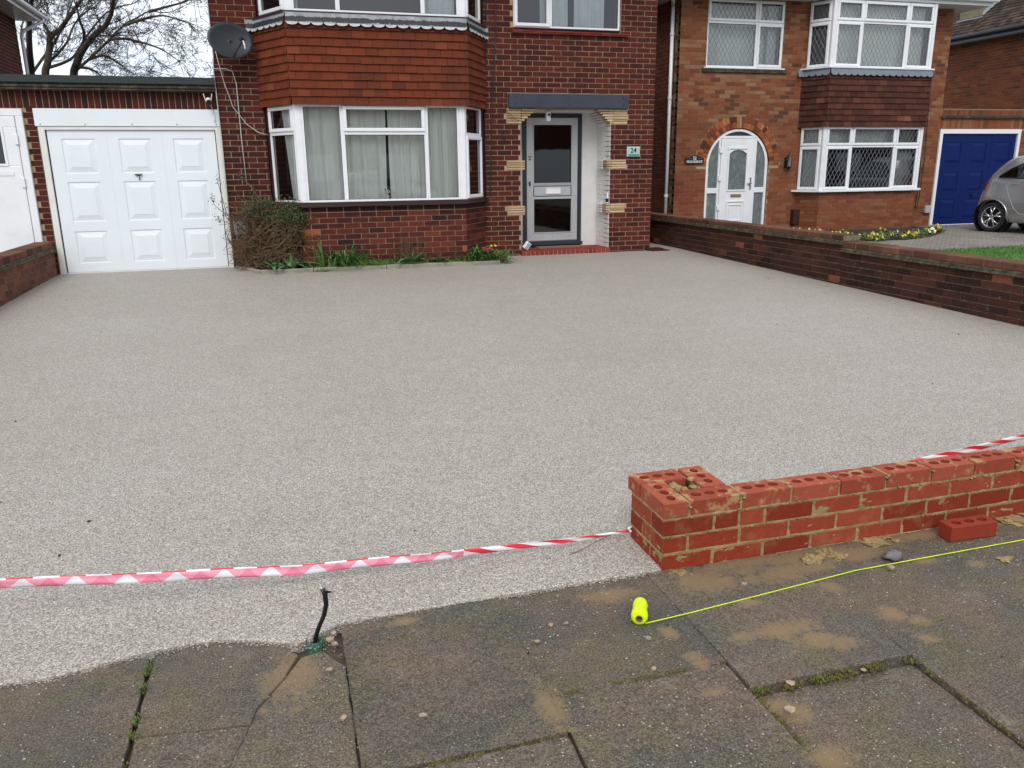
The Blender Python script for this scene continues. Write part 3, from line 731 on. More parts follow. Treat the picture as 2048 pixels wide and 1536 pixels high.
o = stuff(mb_.build('joint_moss', M['moss'])); tag(o, 'yellow-green moss growing in the joints between paving slabs', 'moss')
o = stuff(gb_.build('joint_weeds', M['grass'])); tag(o, 'small grassy weeds sprouting from the slab joints', 'weeds')
# grit
b = MB()
for i in range(1100):
    x = random.uniform(-1.1, 3.1); y = random.uniform(1.2, 2.49)
    if random.random() < .35: x = random.gauss(.03, .06); y = random.uniform(1.8, 2.45)
    if y > edge_y(x): continue
    s = random.uniform(.0008, .003); blob(b, (x, y, s * .4), s, .6, 0, .4, i, random.random()) if False else b.add([(x + s, y, .001), (x, y + s, .001), (x - s, y, .001), (x, y - s, .001), (x + s * .2, y, .001 + s * .9)], [(0, 1, 4), (1, 2, 4), (2, 3, 4), (3, 0, 4)], random.random())
o = stuff(b.build('grit', M['pebble'])); tag(o, 'pale grit and fine gravel scattered over the slabs', 'grit')
# crumbs and leaf bits on the resin
b = MB()
for (x, y) in [(4.35, 6.8), (5.35, 6.3), (-1.62, 7.9), (.6, 4.2), (2.1, 5.1), (-.9, 3.6), (3.6, 9.6), (1.9, 8.2), (-1.1, 2.9), (.45, 3.1), (5.9, 8.8), (-2.3, 10.5)] + [(random.uniform(-2.8, 6.3), random.uniform(2.9, 11)) for _ in range(40)]:
    r = random.uniform(.004, .013); a = random.random() * 6; z = DR(0, y) + .012
    b.add([(x + r * math.cos(a), y + r * math.sin(a), z), (x - r * .4 * math.sin(a), y + r * .4 * math.cos(a), z + r * .5), (x - r * math.cos(a), y - r * math.sin(a), z), (x + r * .3 * math.sin(a), y - r * .3 * math.cos(a), z - .002)], [(0, 1, 2, 3)])
o = stuff(b.build('debris', M['soil'])); tag(o, 'tiny dark leaf crumbs scattered over the pale driveway', 'debris')
# single stones
def stone(x, y, r, mat, label, cat='stone', sq=.7, z=None, sub=2, jag=.35, seed=None):
    b = MB(); blob(b, (0, 0, 0), r, sq, sub, jag, seed or random.random() * 50); o = b.build('stone', mat); o.location = (x, y, (z if z is not None else r * sq * .8))
    o.data.polygons.foreach_set('use_smooth', [sub > 1] * len(o.data.polygons)); return tag(o, label, cat)
o = stone(2.205, 2.325, .031, M['flint'], 'large grey flint stone lying on the slab behind the yellow line'); o.scale = (1.35, .85, 1)
stone(2.14, 2.255, .017, M['pebble'], 'orange and white chipped stone beside the yellow line, in front of the grey flint', sub=1)
stone(1.545, 2.315, .013, M['pebble'], 'small brown and white stone in front of the second brick from the wall end', sub=1)
stone(1.055, 2.10, .010, M['pebble'], 'tiny ochre pebble just below the yellow spool', sub=1)
stone(.775, 2.27, .010, M['pebble'], 'tiny pinkish pebble left of a pale chip on the slab', sub=1)
stone(.83, 2.265, .008, M['pebble'], 'tiny cream chip on the slab left of the yellow spool', sub=1)
stone(.70, 2.19, .010, M['pebble'], 'reddish stone lodged on the joint left of the spool', sub=1)
stone(.062, 1.99, .013, M['pebble'], 'pale pebble in the wide dirty joint left of the mossy dark slab', sub=1)
stone(.052, 2.40, .013, M['pebble'], 'orange pebble right of the green duct', sub=1)
stone(.066, 2.435, .011, M['pebble'], 'ochre pebble against the slab corner by the green duct', sub=1)
stone(-.055, 2.40, .012, M['pebble'], 'orange pebble touching the left of the green duct', sub=1)
stone(.065, 2.37, .012, M['pebble'], 'pale yellow stone in the soil below the green duct', sub=1)
stone(.04, 2.23, .012, M['pebble'], 'grey brown chip in the soil strip below the duct', sub=1)
stone(-.40, 1.88, .011, M['pebble'], 'flat grey chip on the lower left slab piece', sub=1, sq=.4)
stone(.28, 1.94, .011, M['pebble'], 'ring-shaped brown chip on the large dark slab', sub=1, sq=.4)
stone(1.0, 1.945, .010, M['pebble'], 'pale chip in the mossy joint below the spool', sub=1)
stone(1.285, 1.66, .017, M['pebble'], 'pale flat flake in the joint at the sunken slab corner', sub=1, sq=.3)
stone(1.36, 1.765, .015, M['pebble'], 'grey flake at the left of the sunken joint', sub=1, sq=.3)
stone(1.61, 1.755, .010, M['pebble'], 'cream flake in the middle of the sunken joint', sub=1, sq=.4)

# ================================================================== CABLE DUCT
t = thing('cable_duct', 'green plastic duct end with a black cable standing up out of it', 'duct', (0, 2.405, 0))
b = MB(); b.lathe([(-.04, .027), (.010, .028), (.012, .0265), (.010, .0245), (-.04, .024)], (0, 2.405, 0), (0, 0, 1), 28); b.smooth = True
b.build('duct_collar', M['green_pipe'], t)
b = MB(); b.lathe([(-.039, 0), (-.039, .025)], (0, 2.405, 0), (0, 0, 1), 16); b.build('duct_bottom', M['soil'], t)
b = MB(); pts = [(0, 2.412, -.04), (.004, 2.402, .02), (.018, 2.395, .062), (.036, 2.392, .10), (.046, 2.392, .14), (.045, 2.392, .175), (.039, 2.392, .197)]
b.tube(pts, .0058, 8); b.smooth = True; b.build('cable', M['black'], t)
b = MB(); b.tube([(x + .006, y + .004, z) for x, y, z in pts], .0045, 8); b.smooth = True; b.build('cable', M['black'], t)
b = MB(); b.add([(.034, 2.392, .200), (.052, 2.380, .197), (.070, 2.395, .182), (.055, 2.398, .179), (.045, 2.402, .190)], [(0, 1, 2, 3, 4)]); o = b.build('tape_flag', M['black'], t); m_ = o.modifiers.new('s', 'SOLIDIFY'); m_.thickness = .003
b = MB(); b.tube([(.039, 2.392, .195), (.036, 2.392, .205)], .0028, 6); b.build('cut_end', M['white_pl'], t)
rebase(t)

# ================================================================== NEW BRICK WALL
BL, BW, BH, CH = .2100, .1025, .0615, .072
def holed_mesh(mat, l=BL, w=BW, h=BH, tone=.5, bevel_=.0025):
    b = MB(); N = 24; cells = 3; pad = .018; cw = (l - 2 * pad) / cells; r0 = .0215; dep = .064
    def per(x0, x1, y0, y1):
        pts = []
        for i in range(N):
            t = i / N * 4; k_ = int(t); f = t - k_
            pts.append([(x0 + (x1 - x0) * f, y0), (x1, y0 + (y1 - y0) * f), (x1 - (x1 - x0) * f, y1), (x0, y1 - (y1 - y0) * f)][k_])
        return pts
    for c in range(cells):
        x0 = pad + c * cw; x1 = x0 + cw; cx, cy = (x0 + x1) / 2, w / 2; r = r0
        P = per(x0, x1, 0, w); vs = [(x, y, h) for x, y in P]
        A = [math.atan2((y - cy) * .62, x - cx) for x, y in P]
        vs += [(cx + r * math.cos(a), cy + r * math.sin(a) * .82, h) for a in A] + [(cx + r * .97 * math.cos(a), cy + r * .8 * math.sin(a), h - dep) for a in A]
        fs = [(i, (i + 1) % N, N + (i + 1) % N, N + i) for i in range(N)] + [(N + i, N + (i + 1) % N, 2 * N + (i + 1) % N, 2 * N + i) for i in range(N)] + [tuple(range(2 * N, 3 * N))]
        b.add(vs, fs[:N], tone); o0 = len(b.v) - 3 * N; b.f += [tuple(i + o0 for i in q) for q in fs[N:]]; b.t += [-1.] * (N + 1)
    nY = N // 4
    for (xa, xb) in ((0, pad), (l - pad, l)):
        if xa == 0: b.add([(0, 0, h), (0, w, h)] + [(pad, w * j / nY, h) for j in range(nY + 1)], [tuple([0] + list(range(2, nY + 3)) + [1])], tone)
        else: b.add([(l, 0, h), (l, w, h)] + [(l - pad, w * j / nY, h) for j in range(nY + 1)], [tuple([1] + list(range(nY + 2, 1, -1)) + [0])], tone)
    # sides with a broken arris
    top = [(0, 0), (pad, 0)] + [(pad + cw * c + cw * (j + 1) / nY, 0) for c in range(3) for j in range(nY)] + [(l, 0), (l, w)] + [(l - pad - cw * c - cw * j / nY, w) for c in range(3) for j in range(nY)] + [(pad, w), (0, w)]
    n = len(top); b.add([(x, y, h) for x, y in top] + [(x, y, 0) for x, y in top], [(i, n + i, n + (i + 1) % n, (i + 1) % n) for i in range(n)] + [tuple(range(n, 2 * n))], tone)
    me = b.mesh('brick', mat); bm = bmesh.new(); bm.from_mesh(me); bmesh.ops.remove_doubles(bm, verts=bm.verts[:], dist=.0003); bmesh.ops.recalc_face_normals(bm, faces=bm.faces[:])
    es = [e for e in bm.edges if len(e.link_faces) == 2 and e.calc_face_angle(0) > 1.2 and all((v.co.x < .001 or v.co.x > l - .001 or v.co.y < .001 or v.co.y > w - .001) for v in e.verts)]
    bmesh.ops.bevel(bm, geom=es, offset=bevel_, segments=1, affect='EDGES')
    for v in bm.verts:
        v.co += Vector((noise.noise(v.co * 40), noise.noise(v.co * 40 + Vector((5, 0, 0))), 0)) * .0009
    bm.to_mesh(me); bm.free(); return me
HM = [holed_mesh(M['brick_top'], tone=x) for x in (.2, .5, .8)]
nw = thing('garden_wall', 'half-built new red brick wall with holed bricks exposed along its top, by the pavement', 'wall', (1.3, 2.5, 0))
WX0, WY0, WX1 = 1.300, 2.500, 6.40
def nbrick(x, y, z, rot, me, l=BL):
    o = link(bpy.data.objects.new('brick', me), nw)
    o.matrix_local = Matrix.Translation((x, y, z)) @ Matrix.Rotation(rot + random.uniform(-.006, .006), 4, 'Z') @ Matrix.Rotation(random.uniform(-.004, .004), 4, 'X'); return o
_sm = {}
def solid_mesh(l, w=BW, h=BH, tone=.5):
    key = (round(l, 3), w, h, tone)
    if key not in _sm:
        b = MB(); b.box(0, l, 0, w, 0, h, tone); me = b.mesh('brick', M['brick_n']); bm = bmesh.new(); bm.from_mesh(me); bmesh.ops.recalc_face_normals(bm, faces=bm.faces[:])
        bmesh.ops.subdivide_edges(bm, edges=[e for e in bm.edges if e.calc_length() > .06], cuts=5, use_grid_fill=True)
        bmesh.ops.bevel(bm, geom=[e for e in bm.edges if e.calc_face_angle(0) > 1], offset=.0028, segments=1, affect='EDGES')
        for v in bm.verts: v.co += noise.noise_vector(v.co * 30 + Vector((tone * 9, 0, 0))) * .0010
        bm.to_mesh(me); bm.free(); _sm[key] = me
    return _sm[key]
tn = lambda: random.choice([.1, .3, .5, .7, .9])
P = BL + .0125
for r in range(3):      # three lower courses
    z = .002 + r * CH
    x = WX0 + (BL + .011 if False else 0)
    if r % 2 == 0: seq = [(x, BL)]; x = x + P
    else: seq = [(x, BW)]; x = x + BW + .011
    while x < WX1 - .05: l = min(BL, WX1 - x); seq.append((x, l)); x += P
    for i, (xx, l) in enumerate(seq):
        if r == 2 and i == 1: # a cut closer
            nbrick(xx, WY0, z, 0, solid_mesh(.098, tone=tn())); nbrick(xx + .109, WY0, z, 0, solid_mesh(BL - .109, tone=tn())); continue
        nbrick(xx, WY0, z, 0, solid_mesh(round(l, 3), tone=tn()))
    # return of the end pier (left side), and its back and right
    if r % 2 == 0:
        nbrick(WX0 + BW, WY0 + BW + .011, z, R(90), solid_mesh(.175, tone=tn()))
        nbrick(WX0 + BW + .011, WY0 + .185, z, 0, solid_mesh(.10, tone=tn())); nbrick(WX0 + .325, WY0 + BW + .011, z, R(90), solid_mesh(.175, tone=tn()))
    else:
        nbrick(WX0 + BW, WY0 + BW + .011 - .0, z, R(90), solid_mesh(.064, tone=tn())); nbrick(WX0, WY0 + .186, z, 0, solid_mesh(BL, tone=tn())); nbrick(WX0 + .325, WY0 + BW + .011, z, R(90), solid_mesh(.175, tone=tn()))
z = .002 + 3 * CH
nbrick(WX0 + BW, WY0 - .002, z, R(90), HM[2])                              # header, holes running front to back
nbrick(WX0 - .002, WY0 + BL + .008, z, 0, HM[1], BL)                         # back left stretcher
nbrick(WX0 + .222 + BW, WY0 + BW + .010, z, R(90), HM[2])                    # right back
x = WX0 + BW + .011; k_ = 0
while x < WX1 - .2:
    nbrick(x, WY0 + random.uniform(-.003, .002), z + random.uniform(-.0015, .001), 0, HM[k_ % 3]); x += P; k_ += 1
# mortar: uneven sheets that squeeze out of the joints, and a solid bed behind
def mortar_face(p0, p1, z0, z1, name='mortar'):
    F = Face(p0, p1); nx, nz_ = int(F.L / .009), int((z1 - z0) / .006); vs = []
    for j in range(nz_ + 1):
        for i in range(nx + 1):
            u = F.L * i / nx; zz = z0 + (z1 - z0) * j / nz_; q = Vector((p0[0] * 3 + u * 26, p0[1], zz * 60)); q2 = Vector((u * 8, 3, zz * 9))
            hgt = -.0027 + .0036 * noise.noise(q) + .0040 * noise.noise(q2) + .002 * noise.noise(q * 2.7)
            bed = abs(((zz - .002) / CH) % 1 - .94); hgt += .0036 * max(0, 1 - bed / .10)
            vs.append(F(u, hgt, zz))
    b = MB(); b.add(vs, [(j * (nx + 1) + i, j * (nx + 1) + i + 1, (j + 1) * (nx + 1) + i + 1, (j + 1) * (nx + 1) + i) for j in range(nz_) for i in range(nx)]); b.smooth = True
    return b.build(name, M['mortar_n'], nw)
mortar_face((WX0, WY0), (3.9, WY0), .0, .002 + 3 * CH + .002); mortar_face((WX0, WY0 + .288), (WX0, WY0), .0, .002 + 3 * CH + .002)
b = MB(); b.box(WX0 + .012, WX1, WY0 + .012, WY0 + BW - .006, 0, .2205); b.box(WX0 + .012, WX0 + .31, WY0 + BW - .006, WY0 + .278, 0, .2205)
x = WX0 + BW + .0005
while x < WX1 - .3: b.box(x, x + .010, WY0 + random.uniform(.001, .010), WY0 + BW - random.uniform(.001, .012), .218, random.uniform(.266, .281)); x += P
recalc(b.build('mortar', M['mortar_n'], nw))
def lump(parent, pts, mat=M['mortar_n'], name='mortar_lump'):
    b = MB()
    for (x, y, z, r) in pts: blob(b, (x, y, z), r, .6, 2, .5, random.random() * 40)
    b.smooth = True; return b.build(name, mat, parent)
# squeezed-out beads in the top perpends and on the bed under the top course
x = WX0 + BW + .0055 + 0
pts = []
while x < 3.8:
    for q in range(6): pts.append((x + random.uniform(-.004, .004), WY0 + random.uniform(-.003, .10), .218 + random.uniform(.02, .066), random.uniform(.005, .009)))
    if random.random() < .6: pts.append((x + random.uniform(-.006, .01), WY0 - .003, .255 + random.uniform(0, .02), random.uniform(.006, .012)))
    x += P
for i in range(170): pts.append((random.uniform(WX0, 3.8), WY0 - random.uniform(-.002, .003), .002 + CH * random.choice([1, 2, 3, 3]) - .004 + random.uniform(-.004, .003), random.uniform(.003, .0065)))
lump(nw, pts)
b = lump(nw, [(WX0 + .19 + random.uniform(-.05, .06), WY0 + .12 + random.uniform(0, .09), .235 + random.uniform(0, .03), random.uniform(.012, .024)) for _ in range(7)])
b = lump(nw, [(WX0 + .15, WY0 + .115, .272, .020), (WX0 + .185, WY0 + .12, .278, .016), (WX0 + .21, WY0 + .185, .284, .014), (WX0 + .24, WY0 + .14, .272, .018)])
rebase(nw)
# droppings at the foot
def dropping(x, y, rr, n, label, fl=.5):
    b = MB(); blob(b, (0, 0, 0), rr * .75, .10, 2, .9, random.random() * 90)
    for _ in range(n * 3): blob(b, (random.gauss(0, rr * .6), random.gauss(0, rr * .33), rr * .10 * random.random()), rr * random.uniform(.07, .26) * (1.5 if fl > .4 else 1), fl, 2, .8, random.random() * 90)
    o = b.build('mortar_dropping', M['mortar_n']); o.location = (x, y, .002); return tag(o, label, 'mortar lump')
dropping(1.99, 2.455, .034, 4, 'tallest lump of sandy mortar standing against the foot of the new wall', .9)
dropping(1.90, 2.415, .042, 7, 'flat crumbled heap of sandy mortar left of the tallest lump'); dropping(2.02, 2.405, .035, 6, 'small crumbled mortar patch just in front of the tallest lump')
dropping(2.62, 2.19, .035, 7, 'flaky mortar crumbs on the slab right of the grey flint', .3)
dropping(1.36, 2.47, .03, 9, 'thin mortar crumbs at the foot of the new wall corner', .3)
dropping(2.25, 2.475, .06, 9, 'thin smear of mortar at the wall foot behind the grey flint', .14); dropping(2.95, 2.47, .07, 9, 'thin smear of mortar at the wall foot right of the loose brick', .16)
# loose brick
me = holed_mesh(M['brick_loose'], l=.225, w=.075, h=.066, tone=.6)
o = bpy.data.objects.new('loose_brick', me); COL.objects.link(o); o.location = (2.535, 2.372, .001); o.rotation_euler = (0, 0, R(-2)); tag(o, 'single clean red brick with three holes lying loose on the pavement', 'brick')

# ================================================================== SPOOL AND LINE
t = thing('string_spool', 'fluorescent yellow spool of builders line lying on the slab, its line running right', 'spool', (1.086, 2.22, 0))
ax = Vector((.46, .89, .01)).normalized(); c0 = Vector((1.060, 2.183, .0285))
b = MB(); b.lathe([(0, .012), (0, .021), (.005, .0265), (.018, .029), (.034, .0275), (.046, .0245), (.060, .0245), (.085, .0255), (.102, .022), (.108, .014), (.108, .0)], c0, ax, 28); b.smooth = True; b.build('wound_line', M['neon'], t)
b = MB(); b.lathe([(.0, .0095), (-.003, .0095), (-.003, .0125), (.002, .0125)], c0, ax, 20); b.lathe([(-.003, .0095), (.03, .0095), (.031, 0)], c0, ax, 20); b.build('cardboard_core', M['cardboard'], t)
pts = [(1.083, 2.180, .008), (1.25, 2.199, .005), (1.6, 2.2385, .004), (2.005, 2.284, .005), (2.4, 2.290, .006), (2.83, 2.296, .006), (3.5, 2.305, .006), (4.6, 2.32, .006)]
b = MB(); b.tube(pts, .0017, 6); b.build('line', M['neon'], t); rebase(t)

# ================================================================== BARRIER TAPE
def ribbon(pts, w, mat, name, label, twist=lambda s: 0., u0=0, seg=160, wf=lambda s: 1.):
    pts = [Vector(p) for p in pts]; vs = []; us = []; L_ = 0; out = []
    cum = [0]
    for a, c in zip(pts, pts[1:]): cum.append(cum[-1] + (c - a).length)
    for i in range(seg + 1):
        s = cum[-1] * i / seg
        for q in range(len(pts) - 1):
            if cum[q] <= s <= cum[q + 1] + 1e-6: p = pts[q].lerp(pts[q + 1], (s - cum[q]) / (cum[q + 1] - cum[q])); d = (pts[q + 1] - pts[q]).normalized(); break
        tw = twist(s / cum[-1]); up = Vector((0, 0, 1)); side = d.cross(up).normalized()
        upv = side.cross(d)
        wv = upv * math.cos(tw) + side * math.sin(tw)
        for j in range(5):
            k_ = j / 4 - .5; off = side * .003 * math.sin(k_ * 6 + s * 12); vs.append(p + wv * w * wf(s / cum[-1]) * k_ + off); us.append((u0 + s, j / 4))
    b = MB(); b.add(vs, [(i * 5 + j, (i + 1) * 5 + j, (i + 1) * 5 + j + 1, i * 5 + j + 1) for i in range(seg) for j in range(4)]); b.smooth = True
    o = b.build(name, mat); me = o.data
    for nm, q in (('u', 0), ('v', 1)):
        a = me.attributes.new(nm, 'FLOAT', 'POINT'); a.data.foreach_set('value', [x[q] for x in us])
    m_ = o.modifiers.new('s', 'SOLIDIFY'); m_.thickness = .0006
    return tag(o, label, 'tape')
ribbon([(-2.017, 2.76, 0.3430), (-1.486, 2.76, 0.2580), (-0.981, 2.76, 0.1901), (-0.530, 2.76, 0.1402), (-0.028, 2.76, 0.0893), (0.425, 2.76, 0.0675), (0.731, 2.76, 0.0580), (1.062, 2.76, 0.0526), (1.189, 2.76, 0.0526), (1.281, 2.76, 0.0532)], .037, M['tape_fold'], 'barrier_tape',
       'pink, red and white striped barrier tape stretched left across the driveway from the new wall', twist=lambda s: .15 * math.sin(s * 9), wf=lambda s: 1 if s < .72 else max(.30, 1 - (s - .72) * 2.2), seg=260)
ribbon([(1.62, 2.72, .06), (1.9, 2.75, .06), (2.3, 2.8, .085), (2.72, 2.85, .145), (3.05, 2.85, .178), (3.40, 2.85, .210), (4.2, 2.9, .27), (6.3, 3.1, .40)], .034, M['tape'], 'barrier_tape',
       'red and white twisted barrier tape rising behind the new wall towards the right', twist=lambda s: .25 + .3 * math.sin(s * 17), wf=lambda s: .9, seg=300)
t = thing('tape_knot', 'crumpled white and pink tape end tied at the left back corner of the new wall', 'tape knot', (1.285, 2.76, .06))
b = MB()
for i in range(9):
    a = random.random() * 6.28; p = Vector((1.284 + random.uniform(-.008, .004), 2.765 + random.uniform(-.008, .006), .058 + random.uniform(-.008, .012))); d = Vector((math.cos(a), math.sin(a), random.uniform(-.5, .5))) * .011; e = Vector((random.gauss(0, 1), random.gauss(0, 1), random.gauss(0, 1))).normalized() * .006
    b.add([p - d, p + e, p + d, p - e * .8 + d * .3], [(0, 1, 2, 3)])
b.build('knot', M['white_pl'], t)
b = MB(); b.tube([(1.20, 2.76, .05), (1.12, 2.74, .035), (1.05, 2.72, .022), (1.00, 2.71, .013)], .0016, 5); b.build('twisted_end', M['twig'], t); rebase(t)

# ================================================================== BOUNDARY WALLS
def boundary(rootlabel, name, F, sections, thick, mat, tonef, root_loc):
    t = thing(name, rootlabel, 'wall', root_loc)
    store = []; cop = []
    for (ua, ub, ztop, nc, cz, crz) in sections:
        Fs = Face(F(ua, 0, 0)[:2], F(ub, 0, 0)[:2]); zb = ztop - cz - crz
        wall_bricks(store, Fs, zb - nc * .075, zb, tonef=tonef)
        b = mbf(Fs); b.box(0, Fs.L, -thick + .1, -.006, zb - nc * .075 - .1, zb - .002); recalc(b.build('mortar_core', M['mortar_b'], t))
        u = 0
        while u < Fs.L - .02:      # tile creasing
            l = min(.165, Fs.L - u); 
            for rr in range(2):
                b = brick_mesh(round(l - .006, 3), crz / 2 - .003, thick + .04, round(random.random() * 6) / 6, M['creasing'])
                o = link(bpy.data.objects.new('creasing_tile', b), t); o.matrix_local = Fs.mat(u + (rr * .004), .032 - rr * .012 + random.uniform(-.006, .006), zb + rr * crz / 2) @ Matrix.Rotation(random.uniform(-.01, .01), 4, 'Z')
            u += .165
        u = 0
        b = mbf(Fs); b.box(0.002, Fs.L - .002, -thick + .004, -.003, ztop - cz - .004, ztop - .006); recalc(b.build('coping_mortar', M['mortar_b'], t))
        while u < Fs.L - .03:
            l = min(.225, Fs.L - u); me = brick_mesh(round(l - .009, 3), round(cz - .003, 3), thick + .008, round(random.random() * 6) / 6, M['cope'], .005)
            o = link(bpy.data.objects.new('coping_brick', me), t); o.matrix_local = Fs.mat(u, .004 + random.uniform(-.003, .003), ztop - cz + random.uniform(-.002, .002)) @ Matrix.Rotation(random.uniform(-.008, .008), 4, 'Z')
            u += .225
    flush_bricks(store, t, mat, 300, bev=0)
    rebase(t); return t
def tb(u, z): return min(1, max(0, random.gauss(.42, .2) + (.5 if random.random() < .03 else 0)))
FR = Face((6.42, 16.2), (6.42, 2.6))
boundary('long dark weathered brick boundary wall with stepped coping along the right of the driveway', 'boundary_wall', FR,
         [(0, 16.2 - 8.11, .685, 8, .062, .045), (16.2 - 8.11, 13.6, .615, 8, .072, .048)], .23, M['brick_b'], tb, (6.42, 9, 0))
FL = Face((-2.93, 2.6), (-2.93, 12.14))
boundary('low pale red brick boundary wall with mossy coping beside the white garage', 'boundary_wall', FL,
         [(0, 9.54, .615, 7, .080, .05)], .22, M['brick_bl'], rnd_tone, (-2.93, 8, 0))

# ================================================================== HOUSE 24
h24 = thing('brick_house', 'dark red brick house with orange tile-hung bay, porch and 24 plate in the middle', 'house', (2.6, 12.15, .158))
F24 = Face((-.655, 12.15), (5.855, 12.15)); X0 = -.655
store = []
ch = .0752; z0 = .11
U = lambda x: x - X0
rects = [(U(3.65), U(5.12), 0, 2.366), (U(3.455), U(5.395), 2.366, 2.575), (U(3.55), U(5.255), 3.42, 4.75), (U(-.02), U(3.05), 0, 5.2),
         (U(3.43), U(3.65), 1.465, 1.615), (U(3.43), U(3.65), .785, .935), (U(5.12), U(5.395), 1.465, 1.615), (U(5.12), U(5.39), .785, .935),
         (U(3.43), U(3.70), 2.14, 2.366), (U(5.07), U(5.40), 2.14, 2.366)]
def t24(u, z):
    t = random.betavariate(3.4, 3.6)
    if z < 1.3 and random.random() < .25: t += .25
    if z < 2.6 and u < .7: t -= .15
    return min(1, max(0, .10 + t * .66))
wall_bricks(store, F24, z0, z0 + ch * 65, ch, .225, .0105, rects, tonef=t24)
core(h24, F24, -.1, 5.0, M['mortar24'], [(U(3.65), U(5.12), -.1, 2.36), (U(3.55), U(5.255), 3.44, 4.7), (U(-.0), U(3.03), -.1, 5.0)], thick=.2)
FS = Face((5.855, 12.256), (5.855, 20)); wall_bricks(store, FS, z0, z0 + ch * 65, ch, tonef=t24, phase=1); core(h24, FS, -.1, 5.0, M['mortar24'], thick=.2)
FW_ = Face((-.655, 20), (-.655, 12.256)); wall_bricks(store, FW_, z0, z0 + ch * 65, ch, tonef=t24, phase=1); core(h24, FW_, -.1, 5.0, M['mortar24'], thick=.2)
b = MB(); b.box(-.45, 5.65, 19.75, 20, -.1, 5.0); b.build('wall', M['brown_board'], h24)
# bay base
BP = [(-.055, 12.15), (.33, 11.55), (2.64, 11.55), (3.09, 12.15)]
def tbay(u, z):
    t = random.betavariate(2, 2.2)
    if random.random() < .03: t = .95
    t *= .85
    return t
for i in range(3):
    F = Face(BP[i], BP[i + 1]); wall_bricks(store, F, .11, .11 + 11 * ch, ch, tonef=(lambda u, z: min(1, random.gauss(.72, .22)) if (u > 2.2 or u < .1) else tbay(u, z)) if i == 1 else tbay, phase=i)
    wall_bricks(store, F, .11 + 11 * ch, .11 + 12 * ch, ch, tonef=lambda u, z: random.uniform(0, .12), phase=i, proud=-.004)
b = MB(); ins = [(-.045, 12.16), (.338, 11.558), (2.632, 11.558), (3.08, 12.16), (3.08, 12.3), (-.045, 12.3)]
b.prism(ins, -.1, 1.012); recalc(b.build('bay_base', M['mortar24'], h24))
b = MB(); b.prism([(-.10, 12.14), (.29, 11.47), (2.68, 11.47), (3.13, 12.14)], 1.013, 1.035); b.prism([(-.07, 12.14), (.31, 11.50), (2.66, 11.50), (3.10, 12.14)], 1.035, 1.075); bevel(recalc(b.build('window_sill', M['brown_board'], h24)), .004, 1)
# the lower bay window
WP = [(-.05, 12.15), (.33, 11.5), (2.64, 11.5), (3.08, 12.15)]
FB = [Face(WP[i], WP[i + 1]) for i in range(3)]
z0w, z1w = 1.07, 2.345
w = window(h24, FB[1], [(.085, .615, z0w, z1w, 'f'), (.615, 1.757, 1.985, z1w, 'c'), (.615, 1.757, z0w, 1.985, 'f'), (1.757, 2.225, z0w, z1w, 'f')], M['upvc'], M['glass'], d0=-.055, name='bay_window', label='wide white ground floor bay window with net curtains')
for q in ((.0, .085), (2.225, 2.31)): b = mbf(FB[1]); b.box(*q, -.07, -.0, z0w, z1w); bevel(b.build('corner_post', M['upvc'], w), .008, 2)
wl = window(h24, FB[0], [(.09, .72, 1.99, z1w, 'c'), (.09, .72, z0w, 1.99, 'f')], M['upvc'], M['glass'], d0=-.055, name='bay_window', label='left canted side of the ground floor bay window')
b = mbf(FB[0]); b.box(.0, .09, -.06, .006, z0w, z1w); b.build('side_board', M['brown_board'], wl); b = mbf(FB[0]); b.box(.72, .752, -.06, -.002, z0w, z1w); b.build('corner_post', M['upvc'], wl)
wr = window(h24, FB[2], [(.035, .66, 1.96, z1w, 'f'), (.035, .66, z0w, 1.96, 'c')], M['upvc'], M['glass'], d0=-.055, name='bay_window', label='right canted side of the ground floor bay window')
b = mbf(FB[2]); b.box(.66, .775, -.06, .006, z0w, z1w); b.build('side_board', M['brown_board'], wr); b = mbf(FB[2]); b.box(.0, .033, -.06, -.002, z0w, z1w); b.build('corner_post', M['upvc'], wr)
room(h24, [(-.05, 12.1), (-.05, 13.2), (3.08, 13.2), (3.08, 12.1)], 1.0, 2.5)
b = MB(); b.prism([(-.0, 12.14), (.36, 11.56), (2.61, 11.56), (3.03, 12.14), (3.0, 13.2), (0, 13.2)], 1.0, 1.08); recalc(b.build('inner_sill', M['upvc'], h24))
FC = Face((.36, 11.66), (2.62, 11.66))
curtain(h24, FC, -.02, 1.18, 1.09, 2.36, -.03, M['net'], .034, 5, pinch=.05, name='net_curtain'); curtain(h24, FC, 1.22, 2.27, 1.09, 2.36, -.035, M['net'], .034, 7, name='net_curtain')
curtain(h24, Face((.12, 12.05), (.38, 11.66)), .10, .46, 1.09, 2.36, -.0, M['net'], .012, 3, open_l=.12, name='net_curtain')
curtain(h24, Face((2.62, 11.70), (2.86, 12.05)), 0, .12, 1.09, 2.36, -.0, M['net'], .01, 2, name='net_curtain')
# tile hanging
TP = [(-.085, 12.15), (.305, 11.46), (2.685, 11.46), (3.105, 12.15)]
b = MB(); b.prism([(-.06, 12.16), (.325, 11.49), (2.665, 11.49), (3.08, 12.16), (3.08, 12.35), (-.06, 12.35)], 2.352, 3.475); recalc(b.build('bay_apron', M['brown_board'], h24))
hung_tiles(h24, TP, 3.375, 10, .1038, .168, M['tile24'])
flashing(h24, [(-.20, 12.13), (-.085, 12.13), (.305, 11.44), (2.685, 11.44), (3.105, 12.13), (3.16, 12.13)], 3.455, .118, .028, M['lead24'])
